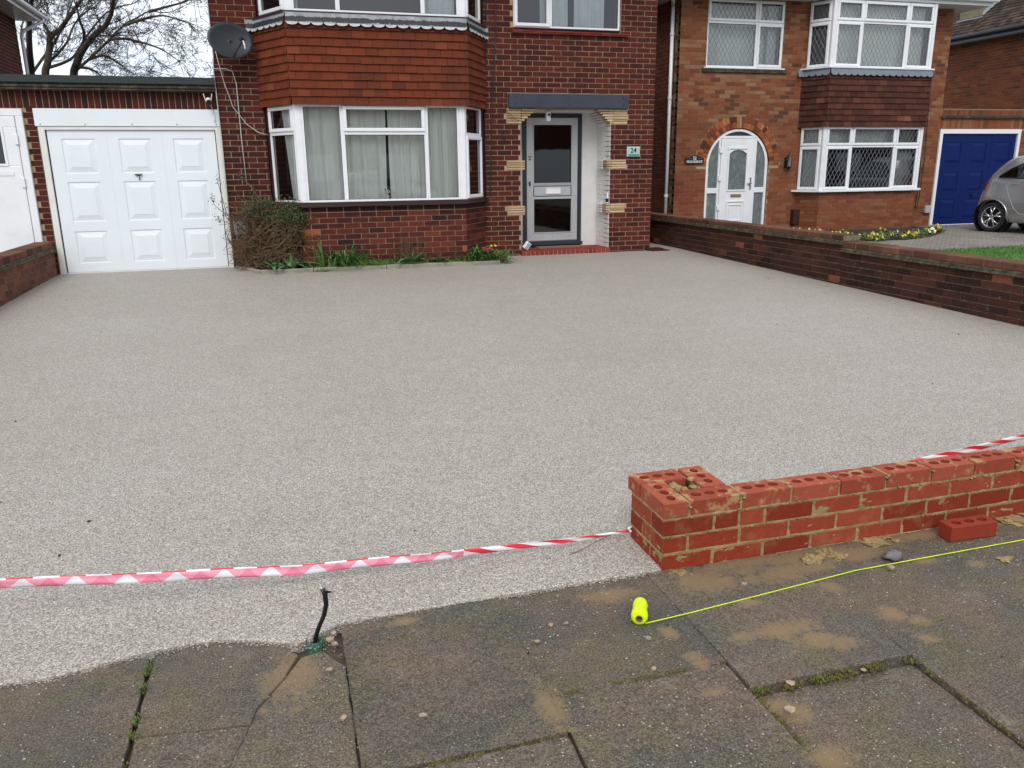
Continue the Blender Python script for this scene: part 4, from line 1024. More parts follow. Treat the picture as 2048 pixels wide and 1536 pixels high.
# upper bay window
b = MB(); b.prism([(-.12, 12.14), (.27, 11.44), (2.72, 11.44), (3.14, 12.14)], 3.452, 3.478); recalc(b.build('window_sill', M['brown_board'], h24))
zu0, zu1 = 3.480, 4.72
FU = [Face(p, q) for p, q in zip([(-.05, 12.15), (.31, 11.49), (2.68, 11.49)], [(.31, 11.49), (2.68, 11.49), (3.08, 12.15)])]
w = window(h24, FU[1], [(.09, .67, zu0, zu1, 'f'), (.67, 1.79, zu0, zu1, 'f'), (1.79, 2.28, zu0, zu1, 'f')], M['upvc'], M['glass'], d0=-.055, name='bay_window', label='upper floor bay window front')
for q in ((0, .09), (2.28, 2.37)): b = mbf(FU[1]); b.box(*q, -.07, 0, zu0, zu1); b.build('corner_post', M['upvc'], w)
wl = window(h24, FU[0], [(.09, .72, zu0, zu1, 'c')], M['upvc'], M['glass'], d0=-.055, name='bay_window', label='upper floor bay window left side'); b = mbf(FU[0]); b.box(0, .09, -.06, .006, zu0, zu1); b.build('side_board', M['brown_board'], wl)
wr = window(h24, FU[2], [(.03, .66, zu0, zu1, 'c')], M['upvc'], M['glass'], d0=-.055, name='bay_window', label='upper floor bay window right side'); b = mbf(FU[2]); b.box(.66, .78, -.06, .006, zu0, zu1); b.build('side_board', M['brown_board'], wr)
room(h24, [(-.05, 12.1), (-.05, 13.2), (3.08, 13.2), (3.08, 12.1)], 3.45, 4.74)
curtain(h24, Face((.36, 11.62), (2.64, 11.62)), 1.78, 2.2, 3.5, 4.7, -.02, M['net_w'], .02, 3); curtain(h24, Face((.36, 11.62), (2.64, 11.62)), .0, .12, 3.5, 4.7, -.02, M['net_w'], .02, 2)
# upper right window
b = mbf(F24); b.box(U(3.552), U(5.253), -.12, -.075, 3.43, 3.50); b.build('window_recess', M['brown_board'], h24)
w = window(h24, F24, [(U(3.56), U(4.13), 3.495, 4.70, 'c'), (U(4.13), U(5.245), 3.495, 4.70, 'f')], M['upvc'], M['glass'], d0=-.075, name='window', label='upper floor window over the porch')
room(h24, [(3.5, 12.3), (3.5, 13.5), (5.3, 13.5), (5.3, 12.3)], 3.44, 4.74)
FC = Face((3.6, 12.33), (5.2, 12.33)); curtain(h24, FC, .42, .86, 3.5, 4.7, 0, M['net_w'], .02, 3); curtain(h24, FC, .95, 1.45, 3.5, 4.7, 0, M['net_w'], .02, 5); curtain(h24, FC, .0, .04, 3.5, 4.7, 0, M['net_w'], .01, 1)
FSI = Face((3.525, 12.15), (5.375, 12.15)); u = 0; b = None
while u < FSI.L - .05:
    l = min(.155, FSI.L - u); o = link(bpy.data.objects.new('sill_tile', brick_mesh(round(l - .004, 3), .020, .15, round(random.random() * 4) / 4, M['step_brick'])), h24); o.matrix_local = FSI.mat(u, .055 + random.uniform(-.004, .004), 3.435 - u * .006) @ Matrix.Rotation(random.uniform(-.012, .012), 4, 'Y') @ Matrix.Rotation(-.15, 4, 'X'); 
    o = link(bpy.data.objects.new('sill_tile', brick_mesh(round(l - .004, 3), .016, .14, round(random.random() * 4) / 4, M['step_brick'])), h24); o.matrix_local = FSI.mat(u, .045 + random.uniform(-.004, .004), 3.416 - u * .006) @ Matrix.Rotation(-.15, 4, 'X'); u += .155
# soffit and roof
b = MB(); b.box(-1.0, 6.2, 11.45, 20.4, 4.90, 4.95); b.box(-1.0, 6.2, 11.38, 11.44, 4.88, 5.05); b.build('soffit', M['upvc'], h24)
b = MB(); b.add([(-1.05, 11.4, 4.96), (6.25, 11.4, 4.96), (6.25, 20.5, 4.96), (-1.05, 20.5, 4.96), (1.6, 16, 7.8), (3.6, 16, 7.8)], [(0, 1, 5, 4), (1, 2, 5), (2, 3, 4, 5), (3, 0, 4), (0, 3, 2, 1)]); b.build('roof', M['rooftile'], h24)
# porch
YB = 12.70
b = MB(); b.box(3.45, 3.84, YB, YB + .1, .2, 2.5); b.box(4.85, 5.35, YB, YB + .1, .2, 2.5); b.box(3.84, 4.85, YB, YB + .1, 2.325, 2.5); b.box(3.45, 5.35, 12.36, YB + .1, 2.335, 2.40)
b.box(3.50, 3.648, 12.2, YB, .1, 2.335); recalc(b.build('porch_wall', M['render'], h24))
Fr = Face((5.121, 12.70), (5.121, 12.152))     # right reveal faces -X, painted brick
Fr.n = Vector((-1, 0, 0)); 
b = MB(); b.box(5.1225, 5.33, 12.26, YB, .1, 2.335); b.build('reveal_core', M['render'], h24)
for r in range(28):
    z = .236 + r * ch; off = .11 if r % 2 else 0
    for (y0, y1) in ([(12.152, 12.255), (12.262, 12.47), (12.478, 12.69)] if r % 2 else [(12.152, 12.36), (12.368, 12.58), (12.588, 12.69)]):
        me = brick_mesh(round(y1 - y0, 3), .067, .012, .5, M['white_brick'], .004); o = link(bpy.data.objects.new('painted_brick', me), h24)
        o.matrix_local = Matrix(((0, -1, 0, 5.119), (1, 0, 0, y0), (0, 0, 1, z), (0, 0, 0, 1)))
b = MB(); b.box(3.64, 5.13, 12.10, YB + .1, .0, .232); b.build('porch_floor', M['step_brick'], h24)
FP = Face((3.64, 12.085), (5.13, 12.085))
n = 20
for i in range(n):
    l = FP.L / n; me = brick_mesh(round(l - .008, 3), .105, .21, round(random.random() * 8) / 8, M['step_brick'], .006); o = link(bpy.data.objects.new('step_brick', me), h24); o.matrix_local = FP.mat(i * l, .0 + random.uniform(-.002, .002), .132)
    
b = MB(); b.box(3.645, 5.125, 12.092, 12.3, .1, .230); b.build('step_mortar', M['mortar24'], h24)
# footing ledge to the right of the porch
for i, (xa, xb, y, z) in enumerate([(5.14, 5.5, 12.115, .13), (5.51, 5.86, 12.11, .13), (5.78, 6.06, 12.05, .155), (5.82, 6.14, 11.97, .130)]):
    me = brick_mesh(round(xb - xa, 3), .045, .2, .1 * i, M['brick24'], .004); o = link(bpy.data.objects.new('footing_brick', me), h24); o.matrix_local = Face((xa, y), (xb, y)).mat(0, 0, z)
# beam
b = MB(); b.box(3.457, 5.394, 12.09, 12.30, 2.368, 2.572); o = bevel(b.build('beam', M['navy_beam'], h24), .005, 2); o['label'] = 'slate blue painted timber beam over the porch'
for x in (3.56, 4.42, 5.30):
    for z in (2.42, 2.52):
        b = MB(); b.lathe([(0, .011), (.004, .010), (.005, 0)], (x, 12.0895, z), (0, -1, 0), 10); b.build('bolt', M['black'], h24)
# ochre creasing tiles
def tilestack(x0, x1, z0, n, hh, fr=.005, depth=.16, steps=None, split=None):
    for i in range(n):
        a, c = (x0, x1) if not steps else steps(i)
        parts = [(a, c)] if not split else [(a, split), (split + .006, c)]
        for (p, q) in parts:
            if q - p < .02: continue
            me = brick_mesh(round(q - p, 3), hh - .009, depth, round(random.random() * 8) / 8, M['tan'], .004); o = link(bpy.data.objects.new('creasing_tile', me), h24)
            F = Face((p, 12.15), (q, 12.15)); o.matrix_local = F.mat(0, fr + random.uniform(-.004, .006), z0 + i * hh) @ Matrix.Rotation(random.uniform(-.006, .006), 4, 'Y')
for (za) in (1.468, .788):
    tilestack(3.437, 3.715, za, 4, .0365); tilestack(5.065, 5.392, za, 4, .0365, split=5.135)
tilestack(0, 0, 2.145, 6, .0370, steps=lambda i: (3.437, 3.665 + i * .048), split=3.665)
tilestack(0, 0, 2.145, 6, .0370, steps=lambda i: (5.105 - i * .040, 5.400), split=5.165)
for i in range(6):
    b = MB(); b.box(5.10 - i * .035, 5.13, 12.33, 12.66, 2.145 + i * .037, 2.145 + i * .037 + .030); bevel(b.build('corbel_tile', M['white_brick'], h24), .006, 1)
for za in (1.468, .788):
    for i in range(4):
        b = MB(); b.box(5.055, 5.12, 12.32, 12.55, za + i * .0365, za + i * .0365 + .030); bevel(b.build('corbel_tile', M['white_brick'], h24), .006, 1)
# front door (Y = 12.70 plane)
FD = Face((3.84, YB), (4.85, YB))
dr = mbf(FD); ring(dr, .0, 1.005, .262, 2.325, .062, -.03, .03); dr.box(-.02, 1.02, .03, .075, .262, .31); frame = bevel(recalc(dr.build('door_frame', M['navy'], h24)), .004, 1); frame['label'] = 'dark navy door frame'
leaf = mbf(FD); a0, a1, c0_, c1_ = .068, .937, .325, 2.262
for (p, q, r_, s_) in rect_holes(a0, a1, c0_, c1_, [(.175, .835, 1.245, 2.165), (.175, .835, .46, 1.015)]): leaf.box(p, q, -.02, .022, r_, s_)
leaf = bevel(recalc(leaf.build('front_door', M['alu'], h24)), .003, 1); leaf['label'] = 'silver aluminium glazed front door'
for (zz0, zz1) in ((1.245, 2.165), (.46, 1.015)):
    b = mbf(FD); ring(b, .172, .838, zz0 - .003, zz1 + .003, .014, .022, .032); b.build('glazing_bead', M['alu'], leaf)
    b = mbf(FD); b.add([(.175, .004, zz0), (.835, .004, zz0), (.835, .004, zz1), (.175, .004, zz1)], [(0, 1, 2, 3)]); b.build('pane', M['glass_dark'], leaf)
b = mbf(FD); ring(b, .18, .83, 1.045, 1.215, .010, .022, .029); b.build('rail_panel', M['ink'], leaf)
b = mbf(FD); b.box(.395, .635, .022, .034, 1.09, 1.175); ring(b, .39, .64, 1.085, 1.18, .008, .022, .040); bevel(recalc(b.build('letterbox', M['white_pl'], leaf)), .002, 1)
b = mbf(FD); b.box(.095, .15, .022, .030, 1.66, 1.675); b.lathe([(0, .016), (.012, .014), (.013, 0)], FD(.122, .022, 1.63), FD.n, 12) if False else None; b.build('lock_plate', M['ink'], leaf)
b = MB(); b.lathe([(0, .014), (.012, .013), (.013, 0)], FD(.122, .022, 1.625), FD.n, 14); b.build('lock_cylinder', M['ink'], leaf)
b = mbf(FD); b.box(.105, .122, .022, .055, 1.215, 1.285); b.build('pull_handle', M['black'], leaf)
b = mbf(FD); b.box(.075, .93, .022, .030, .335, .345); [b.box(x, x + .012, .022, .028, .395, .407) for x in (.2, .5, .8)]; b.build('kick_strip', M['chrome'], leaf)
b = MB(); b.box(3.95, 4.75, YB + .25, YB + .26, .2, 2.3); b.build('hall_wall', M['room'], h24); room(h24, [(3.84, YB + .05), (3.84, 14.2), (4.85, 14.2), (4.85, YB + .05)], .2, 2.4, 'hallway'); bpy.data.objects.remove(bpy.data.objects['hall_wall'])
# cables on the right of the bay, hook, cables on the left
b = MB(); b.tube([(3.30, 12.13, 5.0), (3.28, 12.13, 3.4), (3.20, 12.12, 2.4), (3.155, 12.12, 1.3), (3.16, 12.12, 1.08), (3.12, 12.1, .99), (3.02, 12.0, .97)], .009, 6); b.tube([(3.17, 12.135, 5.0), (3.14, 12.135, 3.3), (3.10, 12.135, 2.3)], .006, 5)
b.tube([(3.08, 12.13, 3.1), (3.05, 12.135, 1.3), (3.04, 12.13, 1.03)], .004, 5); b.tube([(3.20, 12.11, 2.60), (3.33, 12.11, 2.46), (3.44, 12.11, 2.30), (3.56, 12.10, 2.20), (3.66, 12.10, 2.17), (3.72, 12.11, 2.10)], .004, 5); b.build('black_cable', M['ink'], h24)
b = MB(); b.tube([(3.40, 12.13, 2.03), (3.385, 12.09, 1.96), (3.37, 12.12, 1.86)], .008, 6); b.tube([(3.40, 12.12, 2.03), (3.36, 12.12, 2.04), (3.34, 12.10, 2.01)], .006, 6); b.build('iron_hook', M['ink'], h24)
b = MB(); b.tube([(-.66, 12.12, 4.9), (-.645, 12.12, 3.0), (-.66, 12.12, 2.8), (-.645, 12.11, 1.9), (-.648, 12.11, .3)], .008, 6); b.tube([(-.655, 12.12, 2.83), (-.50, 12.11, 2.83), (-.42, 12.11, 2.80), (-.385, 12.11, 2.65), (-.385, 12.11, 1.9), (-.37, 12.11, 1.3)], .007, 6)
b.tube([(-.62, 12.12, 3.1), (-.55, 12.11, 2.7), (-.46, 12.11, 2.35), (-.30, 12.11, 2.12), (-.15, 12.11, 2.01), (.0, 12.11, 1.97)], .006, 6); b.smooth = True; b.build('white_cable', M['cable_w'], h24)
b = MB(); b.tube([(-.78, 11.95, 5.0), (-.80, 11.9, 3.6), (-.79, 11.9, 3.20), (-.72, 11.95, 3.12), (-.66, 12.0, 3.25)], .004, 5); b.tube([(-.75, 11.95, 5.0), (-.77, 11.9, 3.7), (-.74, 11.9, 3.42), (-.66, 12, 3.38)], .004, 5); b.build('loose_cable', M['ink'], h24)
b = MB(); b.box(-.60, -.44, 12.08, 12.14, .63, .83); bevel(b.build('meter_box', M['meter'], h24), .008, 2)
b = MB(); b.box(5.088, 5.112, 12.16, 12.21, .93, 1.10); bevel(b.build('key_safe', M['white_pl'], h24), .004, 1); b = MB(); b.box(5.086, 5.11, 12.157, 12.213, .955, 1.01); b.build('key_safe_band', M['blue'], h24)
b = MB(); b.box(4.115, 4.185, 12.30, 12.36, 2.19, 2.335); o = bevel(b.build('door_camera', M['white_pl'], h24), .01, 2); b = MB(); b.lathe([(0, .02), (.004, .018), (.005, 0)], (4.155, 12.298, 2.285), (0, -1, 0), 14); b.build('lens', M['black'], o)
flush_bricks(store, h24, M['brick24'], 300)
rebase(h24)

# loose things on and around house 24
t = thing('house_number_sign', 'pale aqua plate reading 24 on the brick pier right of the porch', 'sign', (5.51, 12.14, 1.72))
b = MB(); b.box(5.405, 5.615, 12.115, 12.138, 1.655, 1.797); bevel(b.build('plate', M['aqua'], t), .004, 1); b = MB(); b.box(5.400, 5.620, 12.128, 12.14, 1.650, 1.802); b.build('backing', M['white_pl'], t)
text_obj('24', .105, face_text_mat(F24, U(5.505), .037, 1.742), M['ink'], t, bold=.0015, ext=.0015); b = MB(); b.box(5.42, 5.60, 12.111, 12.116, 1.668, 1.686); b.build('caption_strip', M['green_pipe'], t); rebase(t)
t = thing('satellite_dish', 'charcoal satellite dish on the left corner of the middle house', 'satellite dish', (-.42, 11.85, 3.25))
n_ = Vector((.30, -.86, .22)).normalized(); c_ = Vector((-.395, 11.86, 3.155)); up_ = (Vector((0, 0, 1)) - n_ * n_.z).normalized(); sd_ = up_.cross(n_)
b = MB(); vs = []; N = 40; RR = 7
for i in range(RR + 1):
    r = i / RR
    for j in range(N):
        a = 6.283 * j / N; vs.append(c_ + sd_ * math.cos(a) * r * .295 + up_ * math.sin(a) * r * .232 + n_ * (.055 * r * r - .05))
b.add(vs, [(i * N + j, i * N + (j + 1) % N, (i + 1) * N + (j + 1) % N, (i + 1) * N + j) for i in range(RR) for j in range(N)]); b.smooth = True
o = b.build('reflector', M['dish'], t); m_ = o.modifiers.new('s', 'SOLIDIFY'); m_.thickness = .006
b = MB(); rim = [c_ + sd_ * math.cos(6.283 * j / N) * .295 + up_ * math.sin(6.283 * j / N) * .232 + n_ * .005 for j in range(N + 1)]; b.tube(rim, .005, 5, cap=False); b.build('rim', M['dish'], t)
f_ = c_ - up_ * .08 + n_ * .24 + sd_ * .08; b = MB(); b.tube([c_ - up_ * .225, c_ - up_ * .20 + n_ * .09, f_], .012, 6); b.build('arm', M['black'], t)
b = MB(); b.tube([f_ + up_ * .0 - n_ * .02, f_ + up_ * .03 - n_ * .05], .030, 10); b.tube([f_ - n_ * .05 + up_ * .03, f_ - n_ * .09 + up_ * .05], .020, 10); b.build('receiver', M['black'], t)
b = MB(); b.tube([f_ - up_ * .01, f_ - up_ * .07 + sd_ * .01, f_ - up_ * .10 + sd_ * .015 - n_ * .02], .010, 6); b.build('cable_tail', M['white_pl'], t)
b = MB(); b.tube([c_ - n_ * .05, c_ - n_ * .14, (-.40, 12.13, 3.2)], .016, 8); b.build('bracket', M['black'], t); rebase(t)
t = thing('security_camera', 'white security camera with two aerials on the soldier course above the white garage', 'camera', (-.74, 12.05, 2.42))
ax = Vector((.12, -.85, -.42)).normalized(); p_ = Vector((-.765, 12.10, 2.435)); b = MB(); b.lathe([(0, 0), (.0, .03), (.01, .036), (.07, .036), (.085, .033)], p_, ax, 18); b.smooth = True; b.build('body', M['white_pl'], t)
b = MB(); b.lathe([(.083, .034), (.100, .034), (.100, 0)], p_, ax, 18); b.build('lens_hood', M['black'], t)
b = MB(); b.tube([(-.765, 12.17, 2.45), (-.765, 12.11, 2.44)], .016, 8); b.build('mount', M['white_pl'], t)
for s in (-1, 1): b = MB(); b.tube([p_ + Vector((s * .034, .01, -.02)), p_ + Vector((s * .055, -.01, .075))], .006, 6); b.build('aerial', M['white_pl'], t)
b = MB(); b.tube([(-.75, 12.06, 2.37), (-.715, 12.1, 2.30), (-.70, 12.15, 2.22), (-.71, 12.15, 2.17)], .004, 5); b.lathe([(0, .014), (.012, .012), (.013, 0)], (-.71, 12.155, 2.17), (0, -1, 0), 8); b.build('lead', M['cable_w'], t); rebase(t)
t = thing('flood_light', 'small white flood light lying on the porch floor at the left jamb', 'light', (3.70, 12.12, .24))
b = MB(); M4 = Matrix.Translation((3.735, 12.13, .315)) @ Matrix.Rotation(R(38), 4, 'Y') @ Matrix.Rotation(R(20), 4, 'Z'); b.xf = lambda x, y, z: M4 @ Vector((x, y, z)); b.box(-.045, .045, -.03, .03, -.06, .06); bevel(b.build('housing', M['white_pl'], t), .008, 2)
b = MB(); b.tube([(3.70, 12.13, .35), (3.67, 12.12, .41), (3.66, 12.13, .38)], .008, 6); b.build('bracket', M['ink'], t); b = MB(); b.xf = lambda x, y, z: M4 @ Vector((x, y, z)); b.box(-.035, .035, -.033, -.030, -.05, .05); b.build('lens', M['meter'], t); rebase(t)
b = MB(); b.box(4.03, 4.80, 12.42, 12.68, .233, .248); o = b.build('doormat', M['doormat']); tag(o, 'brown coir doormat in front of the silver glazed door', 'doormat')
t = thing('cat_figurine', 'little white cat figurine with red ears on the bay window sill', 'figurine', (1.51, 11.60, 1.09))
b = MB(); blob(b, (1.515, 11.585, 1.125), .034, 1.2, 2, .05); b.smooth = True; b.build('body', M['white_pl'], t); b = MB(); blob(b, (1.515, 11.575, 1.195), .037, .85, 2, .05); b.smooth = True; b.build('head', M['white_pl'], t)
for s_ in (-1, 1): b = MB(); b.lathe([(0, .014), (.032, .001)], (1.515 + s_ * .022, 11.575, 1.215), (s_ * .2, 0, 1), 6); b.build('ear', M['red_petal'], t); b = MB(); blob(b, (1.515 + s_ * .013, 11.541, 1.200), .006, 1, 1, 0); b.build('eye', M['black'], t)
rebase(t)

# ================================================================== GARAGES
gar = thing('garage', 'flat-roofed brick garage pair with white panelled door left of the middle house', 'garage', (-1.8, 12.2, .158))
FG = Face((-5.6, 12.2), (-.657, 12.2)); UG = lambda x: x + 5.6
store = []
wall_bricks(store, FG, .09, .09 + ch * 30, ch, rects=[(UG(-4.15), UG(-3.05), 0, 2.32), (UG(-2.91), UG(-.6), 0, 2.32), (0, 9, 2.31, 3)], tonef=t24)
core(gar, FG, -.1, 2.54, M['mortar24'], [(UG(-4.15), UG(-3.05), -.1, 2.30), (UG(-2.91), 9, -.1, 2.30)], thick=.2)
i = 0; x = UG(-5.55)
while x < FG.L - .05: store.append((FG, x, 2.318, .0665, random.betavariate(2, 2.2) * .6, .1, random.uniform(-.002, .002), .213)); x += .0765
flush_bricks(store, gar, M['brick24'], 300)
b = MB(); b.box(-5.7, -.66, 12.09, 12.4, 2.537, 2.566); b.box(-5.7, -.66, 12.075, 12.4, 2.568, 2.598); b.box(-5.7, -.66, 12.09, 12.4, 2.6, 2.62); bevel(recalc(b.build('fascia', M['fascia'], gar)), .006, 2)
b = MB(); nx = 60
b.add([(-5.7 + 5.04 * i / nx, y, z + .004 * noise.noise(Vector((i * .4, 0, 0)))) for i in range(nx + 1) for (y, z) in ((12.10, 2.618), (12.055, 2.622), (12.05, 2.71), (12.2, 2.715), (17.5, 2.70))], [(i * 5 + j, (i + 1) * 5 + j, (i + 1) * 5 + j + 1, i * 5 + j + 1) for i in range(nx) for j in range(4)]); b.build('felt_roof', M['felt'], gar)
for q in ((-5.6, -5.5, 12.41, 17.29), (-3.02, -2.92, 12.41, 17.29), (-5.6, -.66, 17.3, 17.4)): b = MB(); b.box(*q, 0, 2.6); b.build('wall', M['mortar24'], gar)
b = mbf(FG); b.box(UG(-2.925), UG(-.648), .0, .030, 2.092, 2.312); o = bevel(b.build('header_board', M['white_paint'], gar), .003, 1)
for x in (-2.86, -2.33, -1.76, -1.2, -.70): b = MB(); b.lathe([(0, .008), (.003, .007), (.004, 0)], FG(UG(x), .030, 2.115), FG.n, 8); b.build('screw', M['ink'], o)
b = mbf(FG)
b.box(UG(-2.90), UG(-2.825), -.02, .020, .13, 2.088); b.box(UG(-.722), UG(-.648), -.02, .020, .13, 2.088); b.box(UG(-2.825), UG(-.722), -.02, .018, 2.045, 2.088); b.box(UG(-2.822), UG(-.725), -.03, .0, .13, .178); bevel(recalc(b.build('door_frame', M['cream_edge'], gar)), .003, 1)
def panel_door2(parent, F, u0, u1, z0, z1, d, mat, cl, rw, name='garage_door', label=None):
    hs = [(a, c, e, g) for (a, c) in cl for (e, g) in rw]; b = mbf(F)
    for (a, c, e, g) in rect_holes(u0, u1, z0, z1, hs): b.box(a, c, d - .03, d, e, g)
    leaf = recalc(b.build(name, mat, parent))
    if label: leaf['label'] = label
    for (a, c, e, g) in hs:
        p = mbf(F); rr = [(0, 0), (.003, -.009), (.014, -.010), (.075, .001), (.079, .004), (.085, .004)]; vs = []
        for (i_, dd) in rr: vs += [(a + i_, d + dd, e + i_), (c - i_, d + dd, e + i_), (c - i_, d + dd, g - i_), (a + i_, d + dd, g - i_)]
        fs = [(4 * i + j, 4 * i + (j + 1) % 4, 4 * (i + 1) + (j + 1) % 4, 4 * (i + 1) + j) for i in range(len(rr) - 1) for j in range(4)]; q = 4 * (len(rr) - 1); fs.append((q, q + 1, q + 2, q + 3)); p.add(vs, fs); p.build('door_panel', mat, leaf)
    for a, c in zip(cl, cl[1:]):
        m_ = (a[1] + c[0]) / 2; p = mbf(F); p.box(m_ - .0035, m_ + .0035, d - .001, d + .003, z0, z1); p.build('joint_bead', mat, leaf)
    return leaf
leaf = panel_door2(gar, FG, UG(-2.808), UG(-.735), .182, 2.04, -.006, M['white_paint'], [(UG(-2.65), UG(-2.25)), (UG(-1.96), UG(-1.56)), (UG(-1.28), UG(-.89))], [(.30, .73), (.86, 1.38), (1.49, 1.935)], label='white three by three panelled up-and-over garage door')
b = mbf(FG); b.box(UG(-1.81), UG(-1.72), -.004, .022, 1.462, 1.475); b.box(UG(-1.775), UG(-1.755), -.004, .03, 1.45, 1.475); b.build('handle', M['ink'], leaf); b = mbf(FG); b.box(UG(-1.765), UG(-1.75), -.004, .004, 1.395, 1.43); b.build('keyhole', M['ink'], leaf)
b = mbf(FG); b.box(UG(-2.83), UG(-.72), -.05, -.04, .1, 2.05); b.build('door_gap', M['ink'], gar)
# the white upvc door of the left garage
b = mbf(FG); ring(b, UG(-4.15), UG(-3.05), .14, 2.305, .09, -.02, .045); fr = bevel(recalc(b.build('side_door_frame', M['upvc'], gar)), .006, 1)
b = mbf(FG)
for (p, q, r_, s_) in rect_holes(UG(-4.055), UG(-3.145), .235, 2.21, [(UG(-3.9), UG(-3.30), 1.60, 2.075)]): b.box(p, q, -.01, .052, r_, s_)
sdoor = bevel(recalc(b.build('side_door', M['upvc'], gar)), .008, 2); sdoor['label'] = 'white upvc side door with a small dark pane'
b = mbf(FG); ring(b, UG(-3.905), UG(-3.295), 1.595, 2.08, .03, .052, .062); b.build('glazing_bead', M['upvc'], sdoor); b = mbf(FG); b.box(UG(-3.9), UG(-3.30), .0, .02, 1.6, 2.075); b.build('pane', plain('dark_glass', (.03, .04, .05), .08), sdoor)
b = mbf(FG); b.box(UG(-3.95), UG(-3.25), .052, .060, 1.475, 1.53); b.build('mid_rail', M['upvc'], sdoor)
for z in (1.86, 1.32): b = mbf(FG); b.box(UG(-3.178), UG(-3.135), .052, .072, z, z + .13); bevel(b.build('hinge', M['upvc'], sdoor), .005, 1)
b = mbf(FG); b.box(UG(-4.06), UG(-3.14), -.05, -.045, .15, 2.2); b.build('door_gap', M['ink'], gar)
rebase(gar)

# ================================================================== HOUSE 26 (far left)
h26 = thing('brick_house', 'dark brick house at far left with white soffit, gutter and downpipe above the garage roof', 'house', (-5.3, 17, .1))
F26 = Face((-5.3, 12.9), (-5.3, 21.8)); store = []; wall_bricks(store, F26, .1, 4.87, .0752, tonef=t24); core(h26, F26, -.1, 4.9, M['mortar24'], thick=.2)
flush_bricks([s for s in store if s[2] > 2.4], h26, M['brick24'], 300)
b = MB(); b.box(-12, -5.52, 12.9, 21.8, 0, 4.85); b.build('body', M['brown_board'], h26)
b = MB(); b.box(-12.3, -4.86, 12.5, 22.15, 4.87, 4.90); b.box(-4.86, -4.84, 12.5, 22.15, 4.85, 5.02); bevel(b.build('soffit', M['upvc'], h26), .004, 1)
b = MB(); b.tube([(-4.79, 12.5, 4.99), (-4.79, 22.3, 4.97)], .055, 10); b.build('gutter', M['upvc'], h26)
b = MB(); b.tube([(-4.79, 22.1, 4.95), (-4.80, 22.05, 4.86), (-5.18, 21.85, 4.62), (-5.22, 21.8, 4.5), (-5.22, 21.8, .3)], .038, 8); b.smooth = True; b.build('downpipe', M['upvc'], h26)
b = MB(); b.add([(-4.75, 12.4, 5.03), (-4.75, 22.4, 5.03), (-12.4, 22.4, 5.03), (-12.4, 12.4, 5.03), (-8.6, 15.5, 8), (-8.6, 19, 8)], [(0, 1, 5, 4), (1, 2, 5), (2, 3, 4, 5), (3, 0, 4)]); b.build('roof', M['rooftile'], h26); rebase(h26)

# ================================================================== HOUSE 22
h22 = thing('brick_house', 'orange-brown brick house on the right with arched white door and leaded bays', 'house', (10.7, 14.75, .16))
F22 = Face((7.6, 14.75), (13.85, 14.75)); V = lambda x: x - 7.6; store = []
ARC = (V(8.99), 1.50, .705)
rects = [(V(8.99) - .712, V(8.99) + .712, 0, 1.50), (V(8.17), V(9.84), 3.30, 4.56), (V(10.42), V(13.22), -1, 5), (V(8.99) - .93, V(8.99) - .7, 1.43, 1.475), (V(8.99) + .7, V(8.99) + .93, 1.43, 1.475)]
def t22(u, z):
    t = random.betavariate(1.8, 1.8)
    if z < 2.3: t = t * .62 + .16
    return min(1, max(0, t * .92))
wall_bricks(store, F22, .075, .075 + .075 * 60, .075, .225, .0095, rects, arches=[(V(8.99), 1.50, .945)], tonef=t22)
core(h22, F22, -.1, 4.58, M['mortar22'], [(V(8.99) - .705, V(8.99) + .705, -.1, 1.50), (V(8.17), V(9.84), 3.33, 4.55), (V(10.40), V(13.24), -.1, 4.58)], arches=[(V(8.99), 1.50, .72)], thick=.2)
FS2 = Face((7.6, 20), (7.6, 14.856)); wall_bricks(store, FS2, .075, .075 + .075 * 60, .075, tonef=lambda u, z: random.betavariate(2, 2) * .45, phase=1); core(h22, FS2, -.1, 4.58, M['mortar22'], thick=.2)
# orange arch of two rings
for (r0, r1, n) in ((.715, .822, 30), (.830, .938, 34)):
    for i in range(n):
        a = math.pi * (i + .5) / n; 
        if abs(a - math.pi / 2) < .045 and False: continue
        wd = math.pi * (r0 + r1) / 2 / n - .009; key = ('arch', r0, round(random.random() * 8) / 8)
        if key not in _bc:
            b = MB(); h0 = math.pi * r0 / n / 2 - .0045; h1 = math.pi * r1 / n / 2 - .0045
            b.add([(-h0, 0, r0), (h0, 0, r0), (h1, 0, r1), (-h1, 0, r1), (-h0, .1, r0), (h0, .1, r0), (h1, .1, r1), (-h1, .1, r1)], [(0, 1, 2, 3), (7, 6, 5, 4), (0, 4, 5, 1), (1, 5, 6, 2), (2, 6, 7, 3), (3, 7, 4, 0)], key[2])
            me = b.mesh('arch_brick', M['arch_brick']); bm = bmesh.new(); bm.from_mesh(me); bmesh.ops.recalc_face_normals(bm, faces=bm.faces[:]); bm.to_mesh(me); bm.free(); _bc[key] = me
        o = link(bpy.data.objects.new('arch_brick', _bc[key]), h22); o.matrix_local = Matrix.Translation((8.99, 14.75 - .004, 1.50)) @ Matrix.Rotation(math.pi / 2 - a, 4, 'Y')
b = MB(); b.box(8.965, 9.015, 14.735, 14.80, 2.215, 2.44); b.build('keystone', M['mortar22'], h22)
for s in (-1, 1):
    for i in range(2): me = brick_mesh(.215, .018, .12, .5, M['tan']); o = link(bpy.data.objects.new('creasing_tile', me), h22); o.matrix_local = F22.mat(V(8.99) + (.715 if s > 0 else -.93), .01, 1.432 + i * .022)
